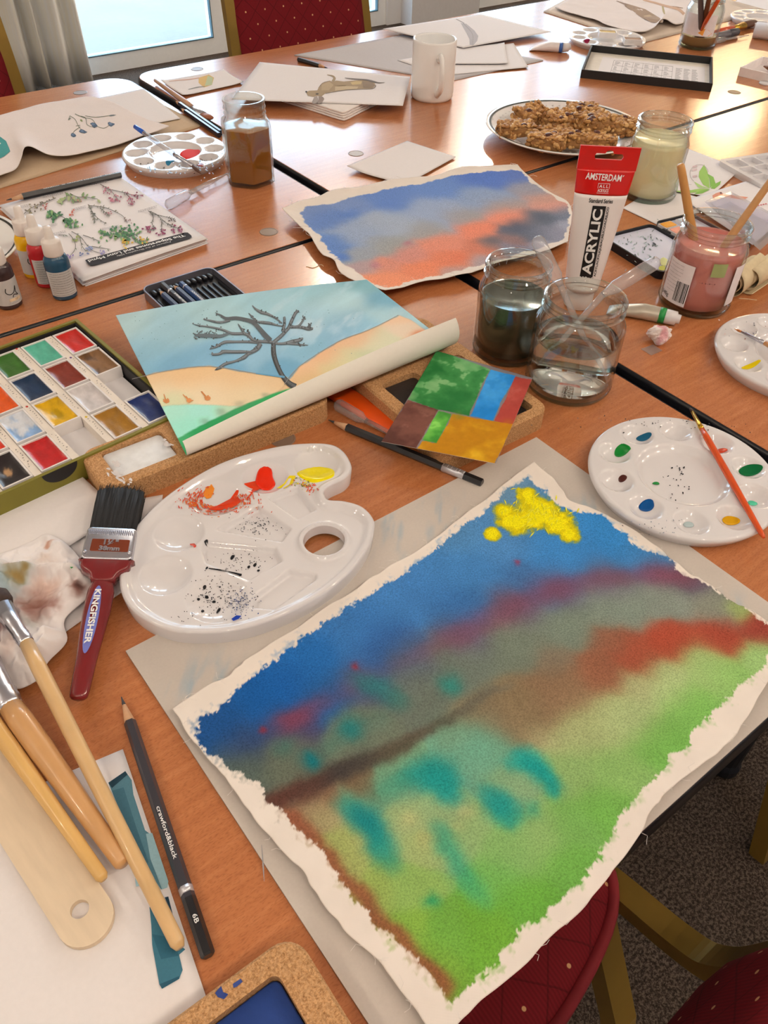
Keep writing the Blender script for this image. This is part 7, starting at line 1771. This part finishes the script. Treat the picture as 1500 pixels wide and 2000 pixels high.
# ink bottles
def ink_bottle(label, px, py, col, front, th_off=0.0):
    p = W(px, py, 0); t = thing('ink_bottle', label, 'bottle', p, 0, 'small ink bottles'); R = 0.0142
    G().lathe([(R * 0.86, 0.0), (R * 0.97, 0.001), (R, 0.004), (R, 0.043), (R * 0.96, 0.047), (R * 0.80, 0.051), (R * 0.66, 0.053), (R * 0.64, 0.055), (0.0002, 0.055)], 32).build('bottle', M('ink_%d_%d_%d' % col, col, 0.14, 0, 0.03, sss=0.15), t, True)
    capm = M('cream_cap', (222, 208, 192), 0.3, 0, 0.02)
    G().lathe([(R * 0.76, 0.052), (R * 0.78, 0.053), (R * 0.74, 0.067), (R * 0.68, 0.069), (R * 0.42, 0.070), (R * 0.38, 0.072), (R * 0.30, 0.083), (R * 0.22, 0.084), (0.0002, 0.084)], 28).build('cap', capm, t, True)
    a = face_angle(p) + th_off
    cyl_patch(t, 'label', R, a, 0.042 if front else 0.034, 0.006, 0.036, M('bottle_label', (188, 184, 174), 0.5), 0.0003, 20)
    if not front:
        g_txt = ['—— –—— ———– ——', '– ——— —— –— – ——', '—— – ——— —— ———', '———– —— — ——– –', '– —— –—— — ———–', '—— ———– – —— —–', '—– —— ——— –— ——', '— ——— – ——– ——–', '——– —— –— ———', '– —— ———– —— –']
        for k, s in enumerate(g_txt): lettering(s, 0.0026, INK, t, on_cyl(R, a, 0.0338 - 0.0029 * k, 0.0006), 0.00006, fit=0.026)
    else:
        pts = [(-0.006, 0.027), (-0.007, 0.022), (-0.003, 0.019), (0.002, 0.021), (0.005, 0.027), (0.004, 0.020), (0.006, 0.016), (0.001, 0.018), (-0.001, 0.015)]
        pl = on_cyl(R, a, 0, 0.0006); g = G(); Pc = catmull([(x, y, 0) for x, y in pts], 4)
        for q, r in zip(Pc, Pc[1:]):
            dx, dy = r.x - q.x, r.y - q.y; n = math.hypot(dx, dy) + 1e-9; nx, ny = -dy / n * 0.0005, dx / n * 0.0005
            g.add([pl(q.x - nx, q.y - ny), pl(r.x - nx, r.y - ny), pl(r.x + nx, r.y + ny), pl(q.x + nx, q.y + ny)], [(0, 1, 2, 3)])
        g.build('swirl_logo', INK, t)
        cyl_patch(t, 'colour_chip', R, a + 0.1, 0.014, 0.0105, 0.0140, M('cream_chip', (226, 200, 160), 0.6), 0.0006, 8); lettering('127', 0.0028, INK, t, on_cyl(R, a + 0.2, 0.0122, 0.0009)); lettering('—— ———', 0.0022, INK, t, on_cyl(R, a, 0.0085, 0.0006), fit=0.016)
ink_bottle('ink bottle filled with teal blue, nearest of the bottle group', 128, 577, (36, 72, 92), False)
ink_bottle('ink bottle filled with red between the yellow and blue bottles', 96, 553, (176, 36, 40), False, 0.25)
ink_bottle('ink bottle filled with yellow farthest back in the bottle group', 72, 535, (226, 172, 10), True, 0.1)
ink_bottle('ink bottle filled with dark brown at the left edge', 20, 595, (62, 46, 44), True, 0.45)

# ================================================================ acrylic tube standing on its cap
def acrylic_tube():
    H = 0.1815; A, B = W(1134, 283, H), W(1253, 289, H); ax = B - A; rz = math.atan2(ax.y, ax.x); wt = ax.length / 2 * 1.0; c = (A + B) / 2
    t = thing('acrylic_paint_tube', 'white and red acrylic paint tube standing on its cap', 'paint tube', (c.x, c.y, TABLE_Z), rz)
    z0 = 0.024
    def half(z):
        s = (z - z0) / (H - 0.014 - z0); s = min(max(s, 0), 1)
        return 0.0190 + (wt - 0.0190) * s ** 0.9, 0.0190 * (1 - s) ** 0.8 + 0.0011
    def surf(x, z, lift=0.0004):
        w, d = half(z); x_ = max(-0.999, min(0.999, x / w)); return (x, -d * math.sqrt(1 - abs(x_) ** 2.3) - lift, z)
    def band(name, za, zb, mat, n=24):
        v = []; f = []; m = 48
        for j in range(n + 1):
            z = za + (zb - za) * j / n; w, d = half(z)
            for k in range(m):
                a = 2 * math.pi * k / m; cx, sy = math.cos(a), math.sin(a); v.append((w * math.copysign(abs(cx) ** 0.9, cx), d * math.copysign(abs(sy) ** 0.9, sy), z))
        for j in range(n):
            for k in range(m): l = (k + 1) % m; f.append((j * m + k, j * m + l, (j + 1) * m + l, (j + 1) * m + k))
        f.append(tuple(range(m - 1, -1, -1))); f.append(tuple(n * m + k for k in range(m))); return obj(name, v, f, mat, t, True)
    WT = M('tube_white', (228, 216, 204), 0.28, 0, 0.01, coat=0.3); RD = M('tube_red', (196, 16, 12), 0.28, 0, 0.02, coat=0.3)
    zr = 0.133
    band('white_body', z0, zr, WT); band('red_body', zr, H - 0.0235, RD, 12)
    # crimped hanger with a slot
    w = half(H)[0]; za = H - 0.0235
    slot = [(x * 1.0, z) for x, z in [(-0.0150, za + 0.0135), (-0.0135, za + 0.0165), (-0.0045, za + 0.0165), (-0.0032, za + 0.0190), (0.0, za + 0.0200), (0.0032, za + 0.0190), (0.0045, za + 0.0165), (0.0135, za + 0.0165), (0.0150, za + 0.0135), (0.0135, za + 0.0105), (-0.0135, za + 0.0105)]]
    out = [(-w * 0.985, za), (w * 0.985, za), (w * 1.0, H), (-w * 1.0, H)]
    T = tessellate_polygon([[Vector((x, z, 0)) for x, z in L] for L in (out, slot)]); P = out + slot; v = [(x, -0.0012, z) for x, z in P] + [(x, 0.0012, z) for x, z in P]; n = len(P); f = []
    for q in T: f.append(q); f.append(tuple(n + i for i in q[::-1]))
    for L0, m in ((0, 4), (4, len(slot))):
        for i in range(m): j = (i + 1) % m; f.append((L0 + i, L0 + j, n + L0 + j, n + L0 + i))
    obj('hanger', v, f, RD, t)
    G().lathe([(0.0155, 0.0), (0.0165, 0.001), (0.0160, 0.020), (0.0150, 0.0215), (0.0120, 0.0225), (0.0120, 0.025)], 32).build('cap', WT, t, True)
    put = lambda cx, cz, ang=0.0, lift=0.0005: (lambda x, y: surf(cx + x * math.cos(ang) - y * math.sin(ang), cz + x * math.sin(ang) + y * math.cos(ang), lift))
    lettering('AMSTERDAM´', 0.0092, WHITE_INK, t, put(-0.0005, 0.1512, -0.02), 0.00018, fit=0.0400)
    g = lettering('ALL', 0.0042, WHITE_INK, t, put(0.0, 0.1425), 0.0001, fit=0.0095, spacing=1.4); lettering('ACRYLICS', 0.0042, WHITE_INK, t, put(0.0, 0.1382), 0.0001, fit=0.0115)
    def rectline(x0, x1, za_, zb_, mat, name, lift):
        m = 8; v = []; f = []
        for i in range(m + 1):
            x = x0 + (x1 - x0) * i / m; v += [surf(x, za_, lift), surf(x, zb_, lift)]
        for i in range(m): f.append((2 * i, 2 * i + 2, 2 * i + 3, 2 * i + 1))
        return obj(name, v, f, mat, t)
    for (x0, x1, a_, b_) in ((-0.0062, 0.0062, 0.1452, 0.1456), (-0.0062, -0.0058, 0.1405, 0.1452), (0.0058, 0.0062, 0.1405, 0.1452), (-0.0062, 0.0062, 0.1355, 0.1359)): rectline(x0, x1, a_, b_, WHITE_INK, 'logo_frame', 0.0006)
    lettering('Standard Series', 0.0060, INK, t, put(0.0, 0.1275), 0.00012, fit=0.0255)
    # black panel, letters cut out of it in white, read upwards
    m = 24; v = []; f = []; x0, x1, za_, zb_ = -0.0078, 0.0066, 0.044, 0.1225
    for i in range(m + 1):
        for x in (x0, (x0 + x1) / 2, x1): v.append(surf(x, za_ + (zb_ - za_) * i / m, 0.0004))
    for i in range(m):
        for k in (0, 1): a = i * 3 + k; f.append((a, a + 1, a + 4, a + 3))
    obj('black_panel', v, f, M('panel_black', (24, 22, 22), 0.35), t, True)
    lettering('ACRYLIC', 0.0138, WHITE_INK, t, put((x0 + x1) / 2 - 0.0001, (za_ + zb_) / 2, math.pi / 2, 0.0008), 0.0004, fit=0.0720)
    lettering('ACRYL/ACRYLIQUE/ACRÍLICO/ACRILICO', 0.0034, INK, t, put(0.0090, (za_ + zb_) / 2, math.pi / 2, 0.0007), 0.0001, fit=0.0770)
acrylic_tube()

# ================================================================ right-hand table: small watercolour tin, tube, cloth
def watercolour_tin():
    A = W(1265, 430, 0.006) + Vector((-0.010, -0.016, 0)); rz = math.radians(-99); L = 0.114
    t = thing('watercolour_tin', 'open black watercolour tin with pans behind the pink jar', 'paint tin', (A.x, A.y, TABLE_Z), rz)
    bk = M('black_tin', (24, 24, 28), 0.35, 0.2); wh = M('tin_enamel', (206, 204, 212), 0.25, 0, 0.01, coat=0.3)
    # x along the hinge, lid on the -y side (nearer the camera), base on the +y side
    def dish(name, y0, y1, d):
        out = rrect(L, abs(y1 - y0), 0.009, 5, L / 2, (y0 + y1) / 2); hole = offset_poly(out, 0.0022)[::-1]
        v, f = prism_with_holes(out, [hole], 0.0, d, d - 0.004); o = obj(name, v, f, bk, t)
        G().slab(offset_poly(out, 0.0028), d - 0.004, d - 0.0034, 0.0002).build('enamel_floor', wh, o); return o
    sgn = -1 if (Matrix.Rotation(rz, 3, 'Z') @ Vector((0, 1, 0))).dot(_fw) > 0 else 1
    lid = dish('lid', sgn * 0.002, sgn * 0.090, 0.0105); base = dish('base', -sgn * 0.070, -sgn * 0.002, 0.012)
    for k in range(2): G().box(0.02 + 0.055 * k, 0.034 + 0.055 * k, -0.0022, 0.0022, 0.006, 0.011).build('hinge', bk, t)
    cs = [(226, 150, 20), (222, 144, 120), (170, 110, 160), (120, 60, 120), (190, 200, 206), (90, 130, 90)]
    for k in range(5):
        x = 0.008 + 0.0185 * k
        for r, yy in enumerate((0.012, 0.044)):
            if r == 1 and k not in (0, 2, 3): continue
            c = cs[k] if r == 0 else cs[(k + 4) % 6]
            p = G().box(x, x + 0.0165, -sgn * yy - 0.011, -sgn * yy + 0.011, 0.0082, 0.0125).build('pan', WHITE_PLASTIC, base)
            G().slab(rrect(0.0140, 0.0195, 0.002, 3, x + 0.00825, -sgn * yy), 0.0124, 0.0132, 0.0004).build('pan_paint', M('tin_paint_%d' % (r * 5 + k), c, 0.35, 0, 0.08, 200), base)
    d = Decal(Flat(0.0072), 0.0003); rs = random.Random(31)
    for k in range(90): d.dab(rs.gauss(1250, 22), rs.gauss(482, 18), rs.uniform(0.6, 3.4), rs.uniform(0.5, 1.3), rs.choice([(150, 166, 156), (120, 138, 128), (176, 188, 184), (90, 100, 96)]), rs.random() * 3, 7, 0.35)
    d.dab(1297, 512, 9, 8, (208, 206, 140), 0, 14, 0.15); d.dab(1278, 477, 4, 2, (70, 74, 76), 0.6, 8, 0.4); d.dab(1293, 524, 7, 5, (190, 190, 90), 0, 12, 0.2)
    d.build('paint_traces', t)['kind'] = 'stuff'
watercolour_tin()
def metal_tube(label, crimp, shoulder, neck_end, r, body, bandc, capc, name='paint_tube', hh=0.009):
    A, B, Cc = W(*crimp, hh), W(*shoulder, hh), W(*neck_end, hh); t = stick(name, label, 'paint tube', A, Cc)
    L = Vector(t.location); ax = (B - A); n = 14; v = []; f = []; m = 20; sd = Vector((-ax.y, ax.x, 0)).normalized()
    for i in range(n + 1):
        s = i / n; w = r * (1.25 - 0.25 * s); hgt = r * (0.12 + 0.88 * min(1, s * 1.6) ** 0.7); c = A + ax * s - L
        for k in range(m): a = 2 * math.pi * k / m; v.append(c + sd * (w * math.cos(a)) + Vector((0, 0, hgt * math.sin(a) + (hgt - hh if True else 0))))
    for i in range(n):
        for k in range(m): j = (k + 1) % m; f.append((i * m + k, i * m + j, (i + 1) * m + j, (i + 1) * m + k))
    f.append(tuple(range(m - 1, -1, -1))); f.append(tuple(n * m + k for k in range(m)))
    obj('body', v, f, body, t, True)
    B2 = Vector((B.x, B.y, TABLE_Z + r)); C2 = Vector((Cc.x, Cc.y, TABLE_Z + r))
    if bandc: rod(t, 'colour_band', B2 - ax.normalized() * 0.004, B2 + ax.normalized() * 0.003, [(0, r * 1.015), (1, r * 1.015)], bandc, 20)
    rod(t, 'cap', B2 + (C2 - B2) * 0.05, C2, [(0, r * 0.98), (0.75, r * 0.9), (0.8, r * 0.62), (1, r * 0.58)], capc, 18)
    return t
metal_tube('silver paint tube with green band lying in front of the pink jar', (1190, 594), (1294, 616), (1329, 624), 0.0088, M('worn_tube_metal', (182, 170, 148), 0.35, 0.35, 0.08, 80, 0.2, 60), M('green_band', (30, 130, 60), 0.4), WHITE_PLASTIC, hh=0.0088)
metal_tube('small white paint tube with blue and red print beside the far palette', (1036, 88), (1096, 93), (1113, 92), 0.0095, M('white_tube', (224, 210, 200), 0.3), M('blue_red_band', (54, 90, 150), 0.35), WHITE_PLASTIC, hh=0.0095)
def wad():
    p = W(1283, 668, 0); t = thing('tissue_wad', 'small crumpled wad of white and pink tissue near the clear jar', 'tissue', p)
    bm = bmesh.new(); bmesh.ops.create_icosphere(bm, subdivisions=4, radius=1.0); V = np.array([tuple(v.co) for v in bm.verts]); f = [tuple(v.index for v in q.verts) for q in bm.faces]; bm.free()
    k = 0.78 + 0.75 * (fbm(V[:, 0] * 2 + 5, V[:, 1] * 2 + V[:, 2] * 1.7, 1.0, 501, 3) - 0.3); V = V * k[:, None] * np.array((0.0135, 0.0125, 0.0095)); V[:, 2] -= V[:, 2].min()
    C = lerp(np.zeros((len(V), 3)) + np.array((224, 206, 192.)), np.array((204, 140, 140.)), 0.8 * sst(0.5, 0.62, fbm(V[:, 0] * 100, V[:, 1] * 100, 1.0, 505)))
    obj('crumpled_paper', V.tolist(), f, M('wad_paper', rough=0.95, attr=True), t, False, C)
wad()
o = G().slab([(-0.009, -0.007), (0.009, -0.008), (0.010, 0.006), (-0.008, 0.008)], 0, 0.0006).build('plastic_scrap', SOFT_PLASTIC, None, loc=W(1272, 684, 0.0)); tag(o, 'tiny scrap of clear plastic beside the tissue wad', 'scrap')
def cloth_roll(label, c_px, end_px, R, turns, seed, h=None):
    A, B = W(*c_px, R), W(*end_px, R); ax = (B - A); L = ax.length; rz = math.atan2(ax.y, ax.x)
    t = thing('rolled_cloth', label, 'cloth', (A.x, A.y, TABLE_Z), rz); v = []; f = []; n = int(40 * turns); m = 10
    for i in range(n + 1):
        a = 2 * math.pi * turns * i / n; r = 0.003 + (R - 0.0035) * i / n + 0.0006 * math.sin(a * 2 + seed)
        for k in range(m + 1):
            s = k / m; v.append((L * s + 0.0012 * math.sin(a * 1.3 + s * 5), r * math.sin(a), R + r * math.cos(a + math.pi * 0.0)))
    e = len(v); rr = R
    for i in range(n):
        for k in range(m): q = i * (m + 1) + k; f.append((q, q + 1, q + m + 2, q + m + 1))
    o = obj('roll', v, f, M('calico', (206, 186, 146), 0.95, 0, 0.06, 150, 0.3, 900, spec=0.1), t, True); md = o.modifiers.new('thickness', 'SOLIDIFY'); md.thickness = 0.0009
cloth_roll('small roll of calico cloth standing against the pink jar', (1428, 555), (1475, 520), 0.0185, 3, 1)
cloth_roll('second calico roll at the right edge behind the pink jar', (1462, 548), (1545, 494), 0.0180, 2.6, 2)
def white_grid_palette():
    P = [W(x, y, 0.010) for x, y in ((1402, 312), (1520, 262), (1620, 300), (1490, 362))]; A = P[0]; ax = P[3] - P[0]; rz = math.atan2(ax.y, ax.x); L = ax.length; wd = 0.16
    t = thing('well_palette', 'white plastic palette with square wells at the right edge', 'palette', (A.x, A.y, TABLE_Z), rz)
    sgn = 1 if (Matrix.Rotation(rz, 3, 'Z') @ Vector((0, 1, 0))).dot(P[1] - P[0]) > 0 else -1
    out = rrect(L, wd, 0.008, 5, L / 2, sgn * wd / 2); holes = []
    nx = max(3, int(L / 0.028)); ny = 5
    for i in range(nx):
        for j in range(ny):
            w, h = (L - 0.012) / nx - 0.004, (wd - 0.012) / ny - 0.004; holes.append(rrect(w, h, 0.003, 3, 0.006 + (L - 0.012) / nx * (i + 0.5), sgn * (0.006 + (wd - 0.012) / ny * (j + 0.5)))[::-1])
    v, f = prism_with_holes(out, holes, 0.0, 0.010, 0.0035); obj('tray', v, f, WHITE_PLASTIC, t)
white_grid_palette()

# ================================================================ far right: box lid with colour chart, pans, brushes, box
def chart_lid():
    A, B = W(1133, 152, 0.0), W(1388, 180, 0.0); ax = B - A; L = ax.length; rz = math.atan2(ax.y, ax.x); D = 0.190; Hh = 0.0150
    t = thing('box_lid', 'shallow black box lid with a printed chart lying inside', 'box lid', (A.x, A.y, TABLE_Z), rz); bk = M('black_box_card', (26, 24, 24), 0.6, 0, 0.05); w = 0.003
    for (x0, x1, y0, y1) in ((0, L, 0, w), (0, L, D - w, D), (0, w, w, D - w), (L - w, L, w, D - w)): G().box(x0, x1, y0, y1, 0, Hh).build('side', bk, t)
    G().box(w, L - w, w, D - w, 0, 0.002).build('floor_panel', M('cream_box_inside', (222, 210, 190), 0.7), t)
    g = G(); z = 0.0024
    def ln(x0, y0, x1, y1, q=0.0005): g.box(min(x0, x1) - q / 2, max(x0, x1) + q / 2, min(y0, y1) - q / 2, max(y0, y1) + q / 2, 0.0021, z)
    cx0, cx1, cy0, cy1 = 0.055, 0.175, 0.030, 0.140
    for i in range(7): x = cx0 + (cx1 - cx0) * i / 6; ln(x, cy0, x, cy1)
    for j in range(4): y = cy0 + (cy1 - cy0) * j / 3; ln(cx0, y, cx1, y)
    rs = random.Random(44)
    for i in range(6):
        for j in range(3):
            for k in range(4):
                x = cx0 + (cx1 - cx0) * (i + 0.2) / 6; y = cy0 + (cy1 - cy0) * (j + 0.2 + 0.18 * k) / 3; ln(x, y, x + rs.uniform(0.004, 0.010), y, 0.0012)
    for c in range(3):
        for k in range(16): x = 0.182 + 0.016 * c; y = 0.034 + 0.0064 * k; ln(x, y, x + rs.uniform(0.006, 0.012), y, 0.0011)
    g.build('printed_chart', M('grey_print', (116, 112, 108), 0.8), t)['kind'] = 'stuff'
    G().box(0.030, L - 0.012, 0.020, 0.158, 0.0020, 0.00215).build('chart_paper', PAPER, t)
chart_lid()
def pan_on(label, px, py, h, col, rz):
    p = W(px, py, h); t = thing('paint_pan', label, 'paint pan', (p.x, p.y, TABLE_Z + h), rz, 'loose paint pans')
    w, d = 0.019, 0.013; v, f = prism_with_holes([(-w, -d), (w, -d), (w, d), (-w, d)], [[(-w + .0015, -d + .0015), (-w + .0015, d - .0015), (w - .0015, d - .0015), (w - .0015, -d + .0015)]], 0.0, 0.011, 0.004); obj('pan', v, f, M('pan_plastic', (222, 212, 200), 0.4), t)
    G().slab(rrect(2 * w - 0.0032, 2 * d - 0.0032, 0.001, 2), 0.0042, 0.0095, 0.0006).build('paint', M('pan_fill_%d' % col[0], col, 0.35, 0, 0.1, 200), t)
pan_on('loose white pan of yellow paint on the far round palette', 1185, 72, 0.0118, (196, 160, 70), -0.75)
pan_on('loose white pan of brown paint at the edge of the far round palette', 1234, 86, 0.0118, (150, 112, 84), -0.72)
A, B, Cc, D = W(1472, 44, 0.009), W(1452, 50, 0.009), W(1432, 55, 0.008), W(1386, 66, 0.006)
t = stick('flat_brush', 'orange-handled brush with gold ferrule lying beside the far labelled jar', 'brush', A, D); rod(t, 'bristles', B, A, [(0, 0.011), (0.6, 0.0125), (1, 0.0115)], M('deep_brown_hair', (84, 54, 38), 0.6), 14, 0.55); rod(t, 'ferrule', B, Cc, [(0, 0.011), (0.7, 0.0075), (1, 0.0065)], GOLDF, 14, 0.7); rod(t, 'handle', Cc, D, [(0, 0.0062), (0.3, 0.007), (1, 0.004)], M('orange_red_lacquer', (196, 70, 30), 0.2, coat=0.4), 14)
A, D = W(1440, 62, 0.009), W(1390, 74, 0.009); t = stick('marker_pen', 'grey capped pen lying beside the far labelled jar', 'pen', A, D); rod(t, 'cap', A, A + (D - A) * 0.35, [(0, 0.005), (0.05, 0.0085), (1, 0.009)], M('dark_grey_cap', (70, 66, 68), 0.4), 14); rod(t, 'barrel', A + (D - A) * 0.35, D, [(0, 0.0085), (1, 0.008)], M('grey_barrel', (104, 98, 98), 0.4), 14)
pipette('clear pipette lying below the pen beside the far jar', W(1388, 82, 0.006), W(1420, 76, 0.006), W(1462, 69, 0.005), 0.006)
def tissue_roll():
    A, B = W(1474, 58, 0.016), W(1560, 70, 0.016); t = stick('paper_roll', 'white paper roll lying at the upper right edge', 'roll', A, B); rod(t, 'roll', A, B, [(0, 0.004), (0.0005, 0.0155), (1, 0.0158)], PAPER, 24)
tissue_roll()
rp, rh_ = round_palette('white round palette at the upper right edge behind the paper roll', *W(1490, 33, 0.012).xy, 0.075, 10, 0.0, 0.012)
def white_tray():
    A, B = W(1441, 148, 0.0), W(1560, 176, 0.0); ax = B - A; rz = math.atan2(ax.y, ax.x); L = ax.length; D = 0.11; Hh = 0.016
    t = thing('card_tray', 'white card tray holding a gold brush at the right edge', 'tray', (A.x, A.y, TABLE_Z), rz); w = 0.003
    for (x0, x1, y0, y1) in ((0, L, 0, w), (0, L, D - w, D), (0, w, w, D - w), (L - w, L, w, D - w)): G().box(x0, x1, y0, y1, 0, Hh).build('side', M('white_card', (228, 214, 202), 0.7), t)
    G().box(w, L - w, w, D - w, 0, 0.002).build('floor_panel', M('white_card', (228, 214, 202), 0.7), t)
    R_ = Matrix.Translation((A.x, A.y, TABLE_Z)) @ Matrix.Rotation(rz, 4, 'Z'); a, b = R_ @ Vector((0.022, 0.070, 0.009)), R_ @ Vector((L - 0.01, 0.045, 0.009))
    s = stick('paint_brush', 'brush with gold ferrule lying in the white card tray', 'brush', a, b); m_ = a + (b - a) * 0.3
    rod(s, 'bristles', m_, a, [(0, 0.006), (0.5, 0.0066), (1, 0.002)], BRHAIR, 12, 0.7); rod(s, 'ferrule', m_, a + (b - a) * 0.6, [(0, 0.006), (1, 0.004)], GOLDF, 12); rod(s, 'handle', a + (b - a) * 0.6, b, [(0, 0.004), (1, 0.003)], WOODH2, 12)
white_tray()
d_ = W(1494, 164, 0.0); o = G().lathe([(0.0115, 0.0), (0.012, 0.001), (0.011, 0.0035), (0.0002, 0.0038)], 20).build('white_cap', WHITE_PLASTIC, None, True, loc=d_); tag(o, 'small white plastic cap below the white card tray', 'cap')
# floor under the camera side: thread scraps on the table
for (pts, lb) in (([(1443, 583), (1460, 584), (1478, 586)], 'loose cream thread lying right of the pink jar'), ([(598, 520), (612, 523), (626, 517), (632, 520)], 'loose white thread lying left of the blue and orange canvas')):
    P = [W(x, y, 0.0004) for x, y in pts]; L = P[0].copy(); o = G().tube([p - L for p in catmull(P, 4)], 0.0004, 5).build('thread', M('cream_thread', (224, 200, 160), 0.9), None, True, loc=L); tag(o, lb, 'thread')
